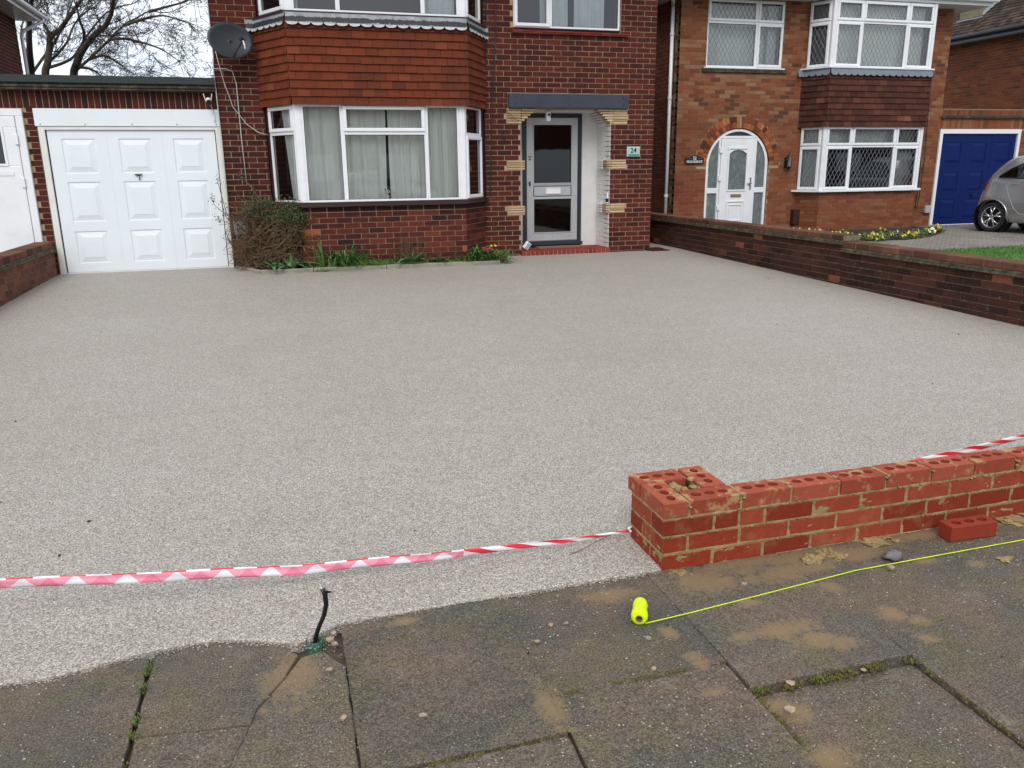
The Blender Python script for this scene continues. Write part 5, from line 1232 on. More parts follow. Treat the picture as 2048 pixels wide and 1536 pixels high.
# arched door set
def arcpts(r, a0, a1, n): return [(V(8.99) + r * math.cos(a0 + (a1 - a0) * i / n), 1.50 + r * math.sin(a0 + (a1 - a0) * i / n)) for i in range(n + 1)]
def bar_poly(b, outer, inner, d0, d1):
    n = len(outer)
    vs = [(u, d1, z) for u, z in outer] + [(u, d1, z) for u, z in inner] + [(u, d0, z) for u, z in outer] + [(u, d0, z) for u, z in inner]
    fs = []
    for i in range(n - 1): fs += [(i, i + 1, n + i + 1, n + i), (n + i, n + i + 1, 3 * n + i + 1, 3 * n + i), (i, 2 * n + i, 2 * n + i + 1, i + 1)]
    b.add(vs, fs)
o_ = [(V(8.99) + .700, .16)] + arcpts(.700, 0, math.pi, 40) + [(V(8.99) - .700, .16)]; i_ = [(V(8.99) + .645, .16)] + arcpts(.645, 0, math.pi, 40) + [(V(8.99) - .645, .16)]
b = mbf(F22); bar_poly(b, o_, i_, -.09, -.02)
for (u0, u1, a, c) in ((V(8.99) - .43, V(8.99) - .385, .16, 2.02), (V(8.99) + .385, V(8.99) + .43, .16, 2.02), (V(8.99) - .645, V(8.99) - .43, .955, 1.06), (V(8.99) + .43, V(8.99) + .645, .955, 1.06), (V(8.99) - .43, V(8.99) + .43, 2.02, 2.065), (V(8.99) - .645, V(8.99) - .43, .16, .22), (V(8.99) + .43, V(8.99) + .645, .16, .22)): b.box(u0, u1, -.085, -.022, a, c)
ad = recalc(b.build('arched_door_frame', M['upvc'], h22)); bevel(ad, .006, 1)
def sidelight(sg, za, zb):
    pts = [(V(8.99) + sg * .435, za), ]; n = 18
    out = []
    for i in range(n + 1):
        z = za + (zb - za) * i / n; w_ = .64 if z <= 1.5 else math.sqrt(max(0, .64 ** 2 - (z - 1.5) ** 2)); out.append((max(w_, .43), z))
    b = mbf(F22); vs = [(V(8.99) + sg * w_, -.05, z) for w_, z in out] + [(V(8.99) + sg * .42, -.05, z) for w_, z in out]; b.add(vs, [(i, i + 1, n + 2 + i, n + 1 + i) for i in range(n)]); b.build('pane', M['glass_frost'], ad)
for sg in (-1, 1): sidelight(sg, .21, .96); sidelight(sg, 1.05, 1.99)
b = mbf(F22); n = 16; vs = [(V(8.99) - .42 + .84 * i / n, -.05, 2.05) for i in range(n + 1)] + [(V(8.99) - .42 + .84 * i / n, -.05, 1.5 + math.sqrt(max(0, .645 ** 2 - (-.42 + .84 * i / n) ** 2))) for i in range(n + 1)]; b.add(vs, [(i, i + 1, n + 2 + i, n + 1 + i) for i in range(n)]); b.build('pane', plain('dark_pane', (.05, .05, .055), .2), ad)
b = mbf(F22); u0, u1 = V(8.99) - .38, V(8.99) + .38
for (p, q, r_, s_) in rect_holes(u0, u1, .19, 2.015, [(V(8.99) - .20, V(8.99) + .20, 1.02, 1.80)]): b.box(p, q, -.06, -.012, r_, s_)
dl = bevel(recalc(b.build('front_door', M['upvc'], h22)), .004, 1); dl['label'] = 'white upvc front door with arched glass and brass letterbox'
b = mbf(F22); ring(b, V(8.99) - .225, V(8.99) + .225, .995, 1.845, .03, -.012, .002); ring(b, V(8.99) - .21, V(8.99) + .21, .33, .80, .022, -.012, .004); ring(b, V(8.99) - .15, V(8.99) + .15, .40, .73, .014, -.012, .002); b.add([(V(8.99) + x, -.004, z) for x, z in ((-.2, 1.80), (.2, 1.80), (.2, 1.72), (.1, 1.785), (0, 1.80), (-.1, 1.785), (-.2, 1.72))], [(0, 1, 2, 3, 4, 5, 6)]); b.build('moulding', M['upvc'], dl)
b = mbf(F22); b.add([(V(8.99) - .2, -.03, 1.02), (V(8.99) + .2, -.03, 1.02), (V(8.99) + .2, -.03, 1.80), (V(8.99) - .2, -.03, 1.80)], [(0, 1, 2, 3)]); b.build('pane', M['glass_frost'], dl)
b = mbf(F22); b.box(V(8.99) - .12, V(8.99) + .12, -.012, .002, .875, .935); bevel(b.build('letterbox', M['brass'], dl), .004, 1); b = mbf(F22); b.box(V(8.99) - .105, V(8.99) + .105, .002, .004, .89, .92); b.build('letterbox_flap', M['cardboard'], dl)
b = mbf(F22); b.box(V(8.99) + .30, V(8.99) + .335, -.012, .0, 1.02, 1.26); b.box(V(8.99) + .245, V(8.99) + .335, .0, .03, 1.13, 1.15); b.build('handle', M['chrome'], dl)
for z in (1.74, 1.20, .62): b = mbf(F22); b.box(V(8.99) - .42, V(8.99) - .35, -.02, .008, z, z + .09); b.build('hinge', M['upvc'], dl)
b = MB(); b.box(8.2, 9.8, 15.1, 15.2, 0, 2.4); b.build('hall_wall', M['room'], h22)
# upper window
w = window(h22, F22, [(V(8.17), V(9.25), 3.34, 4.15, 'f'), (V(9.25), V(9.84), 3.34, 4.15, 'c'), (V(8.17), V(9.25), 4.15, 4.56, 'c'), (V(9.25), V(9.84), 4.15, 4.56, 'c')], M['upvc'], M['glass'], d0=-.07, lead=(.094, .166, .0042), label='leaded upper window over the arched door')
b = mbf(F22); b.box(V(8.12), V(9.90), -.05, .03, 3.315, 3.338); b.build('sill_strip', M['upvc'], w); b = mbf(F22); b.box(V(8.08), V(9.94), -.05, .035, 3.24, 3.31); bevel(b.build('window_sill', M['fascia'], h22), .006, 1)
room(h22, [(8.1, 14.95), (8.1, 15.9), (9.9, 15.9), (9.9, 14.95)], 3.3, 4.6); FC = Face((8.2, 14.93), (9.8, 14.93)); curtain(h22, FC, .0, .30, 3.36, 4.5, 0, M['net_w'], .015, 3); curtain(h22, FC, .30, 1.62, 3.36, 4.5, -.12, M['net'], .012, 16, name='net_curtain'); curtain(h22, FC, 1.38, 1.6, 3.36, 4.5, 0, M['net_w'], .015, 3)
# bays
B2 = [(10.38, 14.75), (10.63, 14.30), (12.98, 14.30), (13.25, 14.75)]
for i in range(3): F = Face(B2[i], B2[i + 1]); wall_bricks(store, F, .06, .06 + 12 * .074, .074, tonef=t22, phase=i)
b = MB(); b.prism([(10.39, 14.76), (10.637, 14.308), (12.973, 14.308), (13.24, 14.76), (13.24, 14.95), (10.39, 14.95)], -.1, .950); recalc(b.build('bay_base', M['mortar22'], h22))
b = MB(); b.prism([(10.27, 14.745), (10.57, 14.22), (13.05, 14.22), (13.36, 14.745)], .952, .992); bevel(recalc(b.build('window_sill', M['upvc'], h22)), .004, 1)
def bay22(za, zs, zb, lab, dk):
    Fs = [Face(B2[i], B2[i + 1]) for i in range(3)]
    k_ = dict(d0=-.055, lead=(.094, .166, .0042))
    ws = window(h22, Fs[1], [(.05, .66, za, zs, 'c'), (.66, 1.72, za, zs, 'f'), (1.72, 2.32, za, zs, 'c'), (.05, .66, zs, zb, 'c'), (.66, 1.72, zs, zb, 'c'), (1.72, 2.32, zs, zb, 'c')], M['upvc'], M['glass'], name='bay_window', label=lab + ' front', **k_)
    b = mbf(Fs[1]); b.box(-.03, .05, -.07, .012, za, zb); b.box(2.32, 2.38, -.07, .012, za, zb); b.box(-.012, .0, .012, .02, za, zb); b.box(.02, .035, .012, .02, za, zb); b.build('corner_post', M['upvc'], ws)
    w2 = window(h22, Fs[0], [(.02, .46, za, zs, 'c'), (.02, .46, zs, zb, 'c')], M['upvc'], M['glass'], name='bay_window', label=lab + ' left side', **k_)
    w3 = window(h22, Fs[2], [(.04, .5, za, zs, 'c'), (.04, .5, zs, zb, 'c')], M['upvc'], M['glass'], name='bay_window', label=lab + ' right side', **k_)
    room(h22, [(10.4, 14.7), (10.4, 16.3), (13.2, 16.3), (13.2, 14.7)], za - .05, zb + .05)
bay22(.992, 1.85, 2.235, 'leaded ground floor bay window', 1); bay22(3.34, 4.17, 4.555, 'leaded upper bay window', 0)
FC = Face((10.7, 14.44), (12.95, 14.44)); curtain(h22, Face((10.50, 14.78), (10.70, 14.46)), 0, .36, 1.0, 2.2, 0, M['net'], .012, 6, name='net_curtain'); curtain(h22, FC, 1.86, 2.22, 1.0, 2.2, 0, M['net_b'], .015, 3, name='net_curtain')
curtain(h22, FC, .0, 2.2, 1.88, 2.2, -.06, M['net'], .008, 24, name='net_pelmet')
curtain(h22, FC, .0, 2.2, 3.36, 4.5, -.05, M['net'], .014, 22, name='net_curtain'); curtain(h22, Face((10.50, 14.78), (10.70, 14.46)), 0, .36, 3.36, 4.5, 0, M['net_b'], .012, 5)
T2 = [(10.34, 14.75), (10.60, 14.26), (13.01, 14.26), (13.29, 14.75)]
b = MB(); b.prism([(10.36, 14.76), (10.62, 14.30), (12.99, 14.30), (13.27, 14.76), (13.27, 14.95), (10.36, 14.95)], 2.24, 3.32); recalc(b.build('bay_apron', M['brown_board'], h22))
hung_tiles(h22, T2, 3.235, 9, .1125, .168, M['tile22'])
flashing(h22, [(10.20, 14.73), (10.34, 14.73), (10.60, 14.24), (13.01, 14.24), (13.29, 14.73)], 3.315, .10, .028, M['lead22'], .15, .035)
b = MB(); b.prism([(10.26, 14.745), (10.57, 14.21), (13.04, 14.21), (13.36, 14.745)], 3.316, 3.34); recalc(b.build('window_sill', M['upvc'], h22))
b = MB(); b.box(7.2, 14.35, 14.32, 20.4, 4.575, 4.60); b.box(7.2, 14.35, 14.29, 14.32, 4.57, 4.75); b.build('soffit', M['upvc'], h22)
b = MB(); b.tube([(7.15, 14.23, 4.70), (14.42, 14.23, 4.68)], .055, 10); b.build('gutter', M['upvc'], h22)
b = MB(); b.add([(7.1, 14.2, 4.75), (14.45, 14.2, 4.75), (14.45, 20.5, 4.75), (7.1, 20.5, 4.75), (9.6, 17.3, 7), (12, 17.3, 7)], [(0, 1, 5, 4), (1, 2, 5), (2, 3, 4, 5), (3, 0, 4)]); b.build('roof', M['rooftile'], h22)
for q in ((7.85, 13.85, 19.8, 20), (13.65, 13.848, 14.96, 19.79)): b = MB(); b.box(*q, -.1, 4.58); b.build('wall', M['brick22'], h22)
b = MB(); b.tube([(7.52, 14.93, 4.5), (7.52, 14.93, .2)], .034, 10); b.tube([(7.30, 14.6, 4.52), (7.42, 14.75, 4.5), (7.52, 14.93, 4.42)], .034, 10); b.smooth = True; pp = b.build('downpipe', M['upvc'], h22)
for z in (3.9, 2.75, .9): b = MB(); b.tube([(7.52, 14.93, z), (7.52, 14.93, z + .05)], .042, 10); b.build('pipe_bracket', M['upvc'], pp)
b = MB(); b.tube([(13.33, 14.70, 4.5), (13.36, 14.70, 2.3), (13.40, 14.68, 1.1), (13.36, 14.66, .55)], .010, 5); b.tube([(13.42, 14.70, 3.2), (13.50, 14.70, 1.6), (13.46, 14.68, .8), (13.42, 14.68, .52), (13.56, 14.69, .44), (13.70, 14.70, .48)], .008, 5); b.build('black_cable', M['ink'], h22)
b = MB(); b.box(13.67, 13.82, 14.69, 14.75, .44, .60); bevel(b.build('meter_box', M['meter'], h22), .008, 1)
b = MB(); b.box(10.30, 10.44, 14.63, 14.74, .30, .60); b.build('air_brick_box', M['brown_board'], h22)
flush_bricks(store, h22, M['brick22'], 300); rebase(h22)
t = thing('house_sign', 'black arched plate reading 22 PROVIDENCE left of the white arched door', 'sign', (8.01, 14.74, 1.6))
b = mbf(F22); n = 12; pts = [(V(8.01) - .205, 1.532), (V(8.01) + .205, 1.532), (V(8.01) + .205, 1.645)] + [(V(8.01) + .12 - .24 * i / n, 1.650 + .045 * math.sin(math.pi * i / n) + .006) for i in range(n + 1)] + [(V(8.01) - .205, 1.645)]
b.add([(u, .020, z) for u, z in pts] + [(u, .002, z) for u, z in pts], [tuple(range(len(pts)))] + [(i, (i + 1) % len(pts), len(pts) + (i + 1) % len(pts), len(pts) + i) for i in range(len(pts))]); recalc(b.build('plate', M['black'], t))
text_obj('22', .082, face_text_mat(F22, V(8.01), .022, 1.643), M['white_pl'], t, bold=.0012); text_obj('PROVIDENCE', .062, face_text_mat(F22, V(8.01), .022, 1.575), M['white_pl'], t, bold=.001, sx=.92)
for s in (-1, 1): b = MB(); [blob(b, (8.01 + s * x, 14.728, 1.636), .005, .6, 1, .2) for x in (.085, .105, .125)]; b.build('flourish', M['white_pl'], t)
rebase(t)
t = thing('wall_lantern', 'black wall lantern between the arched door and the leaded bay', 'lantern', (10.09, 14.65, 1.5))
c = Vector((10.09, 14.63, 0)); b = MB(); b.lathe([(1.64, .062), (1.70, .025), (1.715, .012), (1.74, .010), (1.745, 0)], (c.x, c.y, 0), (0, 0, 1), 6); b.lathe([(1.46, .066), (1.45, .060), (1.42, .028), (1.39, .010), (1.385, 0)], (c.x, c.y, 0), (0, 0, 1), 6); b.lathe([(1.46, .0), (1.46, .066)], (c.x, c.y, 0), (0, 0, 1), 6); b.build('cap', M['black'], t)
b = MB(); b.lathe([(1.46, .056), (1.64, .056)], (c.x, c.y, 0), (0, 0, 1), 6); b.build('glass', M['glass'], t)
b = MB(); [b.tube([(c.x + .058 * math.cos(a), c.y + .058 * math.sin(a), 1.46), (c.x + .058 * math.cos(a), c.y + .058 * math.sin(a), 1.64)], .006, 4) for a in [i * math.pi / 3 for i in range(6)]]; b.build('cage', M['black'], t)
b = MB(); b.lathe([(1.47, .015), (1.56, .02), (1.60, 0)], (c.x, c.y, 0), (0, 0, 1), 10); b.build('bulb', M['white_pl'], t); b = MB(); b.box(10.06, 10.12, 14.70, 14.745, 1.45, 1.64); b.tube([(c.x, c.y, 1.67), (c.x, 14.72, 1.60)], .010, 6); b.build('backplate', M['black'], t); rebase(t)

# blue garage
g2 = thing('garage', 'brick garage with royal blue panelled door and white frame right of house 22', 'garage', (15, 14.75, .16))
FG2 = Face((13.852, 14.76), (19.2, 14.76)); VG = lambda x: x - 13.852; store = []
wall_bricks(store, FG2, .075, 2.21, .075, rects=[(0, VG(16.07), 0, 2.215), (VG(16.42), VG(18.4), 0, 2.215)], tonef=t22); core(g2, FG2, -.1, 2.62, M['mortar22'], [(0, VG(16.06), -.1, 2.2), (VG(16.42), VG(18.4), -.1, 2.2)], thick=.2)
x = .01
while x < FG2.L - .08: store.append((FG2, x, 2.218, .066, random.betavariate(2, 2) * .7 + .15, .1, random.uniform(-.002, .002), .20)); store.append((FG2, x + .02, 2.488, .066, random.betavariate(2, 2) * .4, .1, random.uniform(-.002, .002), .115)); x += .0765
flush_bricks(store, g2, M['brick22'], 300)
b = mbf(FG2); b.box(0.0, FG2.L, -.15, .05, 2.432, 2.455); b.box(.01, FG2.L, -.15, .035, 2.455, 2.478); b.build('drip_ledge', M['fascia'], g2)
b = MB(); b.box(13.86, 19.2, 14.98, 19, 2.5, 2.56); b.build('felt_roof', M['felt'], g2)
b = mbf(FG2); b.box(VG(13.865), VG(13.94), -.02, .03, .15, 2.20); b.box(VG(15.985), VG(16.06), -.02, .03, .15, 2.20); b.box(VG(13.94), VG(15.985), -.02, .03, 2.11, 2.20); b.box(VG(13.94), VG(15.985), -.03, .0, .15, .175); b.build('door_frame', M['upvc'], g2)
lf = panel_door2(g2, FG2, VG(13.95), VG(15.975), .18, 2.10, -.005, M['blue'], [(VG(14.08), VG(14.50)), (VG(14.76), VG(15.18)), (VG(15.43), VG(15.85))], [(.28, .72), (.88, 1.30), (1.48, 1.93)], label='royal blue panelled garage door')
b = mbf(FG2); b.box(VG(14.92), VG(15.02), -.004, .03, .80, .82); b.box(VG(14.955), VG(14.975), -.004, .02, .74, .82); b.build('handle', M['ink'], lf)
b = mbf(FG2); b.box(VG(16.43), VG(18.39), -.04, .03, .15, 2.20); fr = b.build('side_door', M['upvc'], g2)
for z in (.3, .62, .94, 1.26, 1.58): b = mbf(FG2); b.box(VG(16.55), VG(18.2), .03, .04, z, z + .28); bevel(b.build('door_panel', M['upvc'], fr), .008, 1)
b = mbf(FG2); b.box(VG(13.9), VG(16.02), -.06, -.05, .1, 2.15); b.build('door_gap', M['ink'], g2); rebase(g2)

# far right house
h20 = thing('brick_house', 'red-brown brick house at far right with dark tiled roof and lichened chimney', 'house', (18.3, 18, .16))
F20 = Face((18.3, 24), (18.3, 13.2)); store = []; wall_bricks(store, F20, 2.4, 4.66, .075, tonef=lambda u, z: random.betavariate(2.2, 2.4) * .62, phase=0); core(h20, F20, -.1, 4.68, M['mortar22'], thick=.2)
flush_bricks(store, h20, M['brick22'], 300)
b = MB(); b.box(18.0, 18.3, 13, 24.2, 4.62, 4.645); b.build('soffit', M['upvc'], h20); b = MB(); b.box(17.97, 18.0, 13, 24.2, 4.60, 4.70); b.build('fascia_board', M['lead22'], h20)
b = MB(); b.tube([(17.92, 12.9, 4.72), (17.92, 24.3, 4.72)], .06, 10); b.build('gutter', M['ink'], h20)
sl = math.tan(R(38)); b = MB(); L_ = 7.0; nrow = 48
for r in range(nrow):
    s0 = r * .145; y = 13 + (.08 if r % 2 else 0)
    while y < 24.2:
        x0, x1 = 17.93 + s0 * math.cos(R(38)), 17.93 + (s0 + .19) * math.cos(R(38)); za, zb = 4.74 + s0 * math.sin(R(38)), 4.74 + (s0 + .19) * math.sin(R(38)); l = .16; j = random.uniform(-.003, .004)
        b.add([(x0, y, za + .03 + j), (x0, y + l, za + .03 + j), (x1, y + l, zb), (x1, y, zb), (x0, y, za + .008), (x0, y + l, za + .008)], [(0, 3, 2, 1), (0, 1, 5, 4), (0, 4, 3), (1, 2, 5)], random.random()); y += .165
o = stuff(recalc(b.build('roof_tiles', M['rooftile'], h20)))
b = MB(); b.add([(17.93, 13, 4.735), (17.93, 24.2, 4.735), (23.5, 24.2, 4.735 + 5.57 * sl), (23.5, 13, 4.735 + 5.57 * sl)], [(0, 1, 2, 3)]); b.build('roof_deck', M['ink'], h20)
b = MB(); b.box(18.62, 19.7, 18.84, 19.60, 4.9, 8.2); ck = b.build('chimney', M['chim'], h20)
b = MB(); b.box(18.57, 18.62, 18.79, 19.65, 5.17, 5.28); b.add([(18.62, 18.83, 5.15 + .10), (19.7, 18.83, 5.99 + .14), (19.7, 18.83, 6.25), (18.62, 18.83, 5.40)], [(0, 1, 2, 3)]); b.build('chimney_flashing', M['lead24'] if False else M['meter'], ck)
b = MB(); b.box(18.5, 24, 13.3, 24, 0, 4.6); b.build('body', M['brown_board'], h20); rebase(h20)

# ================================================================== BED IN FRONT OF HOUSE 24
bed = thing('bed_edging', 'pale mossy concrete edging strips round the bed under the bay', 'edging', (1.3, 11.25, .14))
EP = [(-.62, 12.10), (-.30, 11.31), (.42, 11.295), (1.42, 11.28), (2.25, 11.265), (3.06, 11.245)]
for i in range(len(EP) - 1):
    F = Face(EP[i], EP[i + 1]); b = mbf(F); n = 10; vs = []
    for j in range(n + 1):
        u = F.L * j / n * .992; w_ = .006 * noise.noise(Vector((u * 5, i, 0))); zt = .204 + .008 * noise.noise(Vector((u * 4, i, 5))); vs += [(u, .0 + w_, .10), (u, .004 + w_, zt), (u, -.052 + w_, zt), (u, -.055 + w_, .10)]
    b.add(vs, [(j * 4 + q, (j + 1) * 4 + q, (j + 1) * 4 + q + 1, j * 4 + q + 1) for j in range(n) for q in range(3)] + [(0, 1, 2, 3), (4 * n + 3, 4 * n + 2, 4 * n + 1, 4 * n)])
    bevel(recalc(b.build('edging_stone', M['concrete'], bed)), .008, 2)
rebase(bed)
b = MB(); vs = []; nx, ny = 60, 12
for j in range(ny + 1):
    for i in range(nx + 1):
        x = -.60 + 3.66 * i / nx; y0 = 11.30 if x > -.3 else 11.30 + (-.3 - x) * 2.5; y = y0 + (12.14 - y0) * j / ny; vs.append((x, y, .180 + .012 * noise.noise(Vector((x * 7, y * 7, 0)))))
b.add(vs, [(j * (nx + 1) + i, j * (nx + 1) + i + 1, (j + 1) * (nx + 1) + i + 1, (j + 1) * (nx + 1) + i) for j in range(ny) for i in range(nx)]); struct(b.build('bed_soil', M['soil']))

def blade(b, x, y, z, a, L_, w, lean, droop, tone=.5, seg=5, cup=.3):
    dx, dy = math.cos(a), math.sin(a); px_, py_ = -dy, dx; vs = []
    for i in range(seg + 1):
        t = i / seg; r = lean * t + droop * t * t; h = t * (1 - lean * .3) - droop * t * t * t * .9
        ww = w * math.sin(math.pi * min(1, .12 + t * .88)) ** .7 if t < 1 else 0.0006
        cx, cy, cz = x + dx * r * L_, y + dy * r * L_, z + h * L_
        vs += [(cx - px_ * ww, cy - py_ * ww, cz + ww * cup), (cx, cy, cz), (cx + px_ * ww, cy + py_ * ww, cz + ww * cup)]
    b.add(vs, [(3 * i + q, 3 * i + q + 1, 3 * i + q + 4, 3 * i + q + 3) for i in range(seg) for q in range(2)], tone)
def tulip(x, y, n, L_, label, w=.036, name='tulip_plant'):
    t = thing(name, label, 'plant', (x, y, .165)); b = MB()
    for i in range(n): blade(b, x + random.gauss(0, .015), y + random.gauss(0, .015), .165, 6.28 * i / n + random.uniform(-.4, .4), L_ * random.uniform(.85, 1.35), w * random.uniform(.7, 1.1), random.uniform(.35, .8), random.uniform(.1, .75), seg=7)
    b.smooth = True; b.build('leaf_rosette', M['leaf_tulip'], t); b = MB()
    for i in range(3): blade(b, x, y, .165, random.random() * 6.28, L_ * 1.05, .012, .1, .05)
    b.build('young_shoot', M['leaf_strap'], t); rebase(t); return t
tulip(-.11, 11.43, 8, .20, 'broad-leaved green tulip plant at the left end of the bed below the twiggy shrub')
tulip(.14, 11.44, 11, .25, 'tallest broad-leaved tulip plant right of the shrub foot, leaves drooping over the edging')
tulip(.36, 11.47, 6, .14, 'small tulip plant between the tall tulip and the strap-leaved clump')
tulip(1.80, 11.42, 12, .25, 'bright green tulip plant in the middle of the bed beneath the dried stalks')
tulip(2.20, 11.40, 9, .16, 'low tulip plant right of the middle one, near the bay corner')
tulip(-.54, 11.98, 9, .15, 'small bright green weed against the white garage frame', name='weed_plant')
t = thing('strap_leaf_clump', 'arching strap-leaved green clump in the bed under the left part of the bay', 'plant', (.87, 11.42, .165)); b = MB()
for i in range(150): blade(b, .87 + random.gauss(0, .10), 11.42 + random.gauss(0, .04), .165, random.random() * 6.28, random.uniform(.26, .50), random.uniform(.006, .012), random.uniform(.15, .55), random.uniform(.1, .9), random.random(), 7)
b.smooth = True; b.build('leaf_clump', M['leaf_strap'], t); b = MB()
for i in range(12): blade(b, .52 + random.gauss(0, .03), 11.45, .165, random.uniform(1.6, 3.6), random.uniform(.32, .44), .008, .12, .08)
b.build('upright_leaf', M['leaf_strap'], t); rebase(t)
t = thing('dried_stalks', 'dry feathery stalks standing in the bed against the middle of the bay wall', 'plant', (1.75, 11.48, .165)); b = MB()
for i in range(46):
    x, y, a = 1.75 + random.gauss(0, .09), 11.47, random.uniform(-1.3, 1.3); h = random.uniform(.15, .48)
    p = [(x, y, .165), (x + a * .05, y, .165 + h * .5), (x + a * .14 + random.gauss(0, .02), y + random.uniform(-.03, .03), .165 + h)]; b.tube(p, [.003, .0022, .0012], 3)
    for q in range(5): u = random.uniform(.4, 1); e = Vector(p[1]).lerp(Vector(p[2]), u); b.tube([e, e + Vector((random.gauss(0, .03), random.gauss(0, .02), random.uniform(-.01, .04)))], [.0022, .001], 3)
b.build('stem', M['twig'], t); b = MB()
for i in range(500): tuft(b, 1.75 + random.gauss(0, .16), 11.50 + random.gauss(0, .02), .18 + abs(random.gauss(0, .09)), 1, .03, .01, .003)
for i in range(350): tuft(b, 2.15 + random.gauss(0, .13), 11.49 + random.gauss(0, .02), .18 + abs(random.gauss(0, .05)), 1, .025, .01, .003)
for i in range(260): tuft(b, 1.15 + random.gauss(0, .12), 11.50, .18 + abs(random.gauss(0, .11)), 1, .03, .01, .003)
stuff(b.build('fine_foliage', M['leaf_dark'], t)); rebase(t)
t = thing('primrose_clump', 'leafy clump with dark red and yellow flowers at the right bed end', 'plant', (2.9, 11.5, .165)); b = MB()
for i in range(420):
    x = 2.88 + random.gauss(0, .14); y = 11.52 + random.gauss(0, .10); blade(b, x, y, .165, random.random() * 6.28, random.uniform(.14, .34) * (1.1 if x < 2.85 else .9), random.uniform(.007, .016), random.uniform(.3, .7), random.uniform(.1, .6), random.random(), 4)
b.build('foliage', M['leaf_strap'], t)
b = MB(); [blade(b, 3.12, 11.38, .168, a, .15, .035, .9, .7, .5, 6) for a in (-.4, -1.2)]; b.build('broad_leaf', M['leaf_tulip'], t)
def flower(b, x, y, z, r, tilt=None):
    n = 5; c = Vector((x, y, z)); nn = Vector((random.gauss(0, .35), -1, random.uniform(.1, .9))).normalized(); a = nn.orthogonal().normalized(); e = nn.cross(a)
    for i in range(n):
        t0 = 6.28 * i / n; d = a * math.cos(t0) + e * math.sin(t0); s = nn.cross(d); b.add([c, c + d * r * .6 + s * r * .45 + nn * r * .1, c + d * r + nn * r * .25, c + d * r * .6 - s * r * .45 + nn * r * .1], [(0, 1, 2, 3)], random.random())
for nm, mt, cen in (('red_flower', 'red_petal', [(2.86, .385), (2.90, .36), (2.87, .35), (2.93, .37), (2.98, .355), (2.94, .345), (3.04, .285), (3.07, .27), (3.00, .28), (3.12, .235), (3.13, .225)]), ('yellow_flower', 'pansy_y', [(2.97, .40), (3.03, .405)])):
    b = MB()
    for (x, z) in cen:
        for _ in range(3): flower(b, x + random.gauss(0, .008), 11.40 + random.gauss(0, .015), z + random.gauss(0, .008), .015)
    b.build(nm, M[mt], t)
rebase(t)
b = MB()
for i in range(5200):
    x = random.uniform(.3, 3.06); y = random.uniform(11.29, 11.52)
    if noise.noise(Vector((x * 2.2, 4, 0))) < -.22 and random.random() < .8: continue
    if x < .5 and random.random() < .5: continue
    if x > 2.3 and random.random() < .5: continue
    tuft(b, x, y, .17, 1, random.uniform(.03, .085) * (1.35 if .95 < x < 1.5 else 1), .01, .0032)
for i in range(90): tuft(b, .55 + random.gauss(0, .07), 11.27, .15, 1, .04, .01, .0025)
o = stuff(b.build('bed_grass', M['grass'])); tag(o, 'rough grass and weeds growing along the bed edging under the bay', 'grass')
for i, (x, y, r, lb) in enumerate([(-.03, 11.60, .07, 'mossy grey stone half hidden behind the left tulips under the shrub'), (.10, 11.62, .055, 'brown rounded stone behind the tall tulip plant')]): o = stone(x, y, r, M['concrete'], lb, z=.20, sq=.8)

# the bare twiggy shrub at the left of the bay
t = thing('shrub', 'tangled brown twiggy shrub with small dark leaves between white garage and bay', 'shrub', (-.12, 11.8, .165))
tw = MB(); lf = MB(); tips = []
for i in range(380):
    x0, y0 = -.12 + random.gauss(0, .16), 11.82 + random.gauss(0, .08)
    tx = random.uniform(-.66, .36); top = .98 if tx < -.45 else (1.12 if tx < .1 else 1.06)
    if tx > .18 and random.random() < .35: tx = random.uniform(.1, .42)
    zt = .2 + (top - .2) * random.random() ** .6; ty = 11.78 + random.gauss(0, .13); ty = min(12.08, ty)
    if tx > .22: ty = min(ty, 11.50)
    if tx > .0 and ty > 11.70: ty = 11.55
    p0 = Vector((x0, y0, .16)); p3 = Vector((tx, ty, zt)); mid = p0.lerp(p3, .5) + Vector((random.gauss(0, .11), random.gauss(0, .05), random.gauss(.04, .08)))
    q1 = p0.lerp(mid, .5) + Vector((random.gauss(0, .03), 0, random.gauss(0, .03))); q2 = mid.lerp(p3, .5) + Vector((random.gauss(0, .04), 0, random.gauss(0, .04)))
    tw.tube([p0, q1, mid, q2, p3], [.0085, .0075, .006, .0045, .0025], 3, cap=False)
    for _ in range(4):
        s = q2.lerp(p3, random.random()) if random.random() < .6 else q1.lerp(mid, random.random()); e = s + Vector((random.gauss(0, .10), random.gauss(-.01, .06), random.gauss(-.01, .09))); m2 = s.lerp(e, .5) + Vector((random.gauss(0, .012), 0, random.gauss(0, .012))); tw.tube([s, m2, e], [.0042, .0034, .002], 3, cap=False); tips.append(e)
    tips.append(p3)
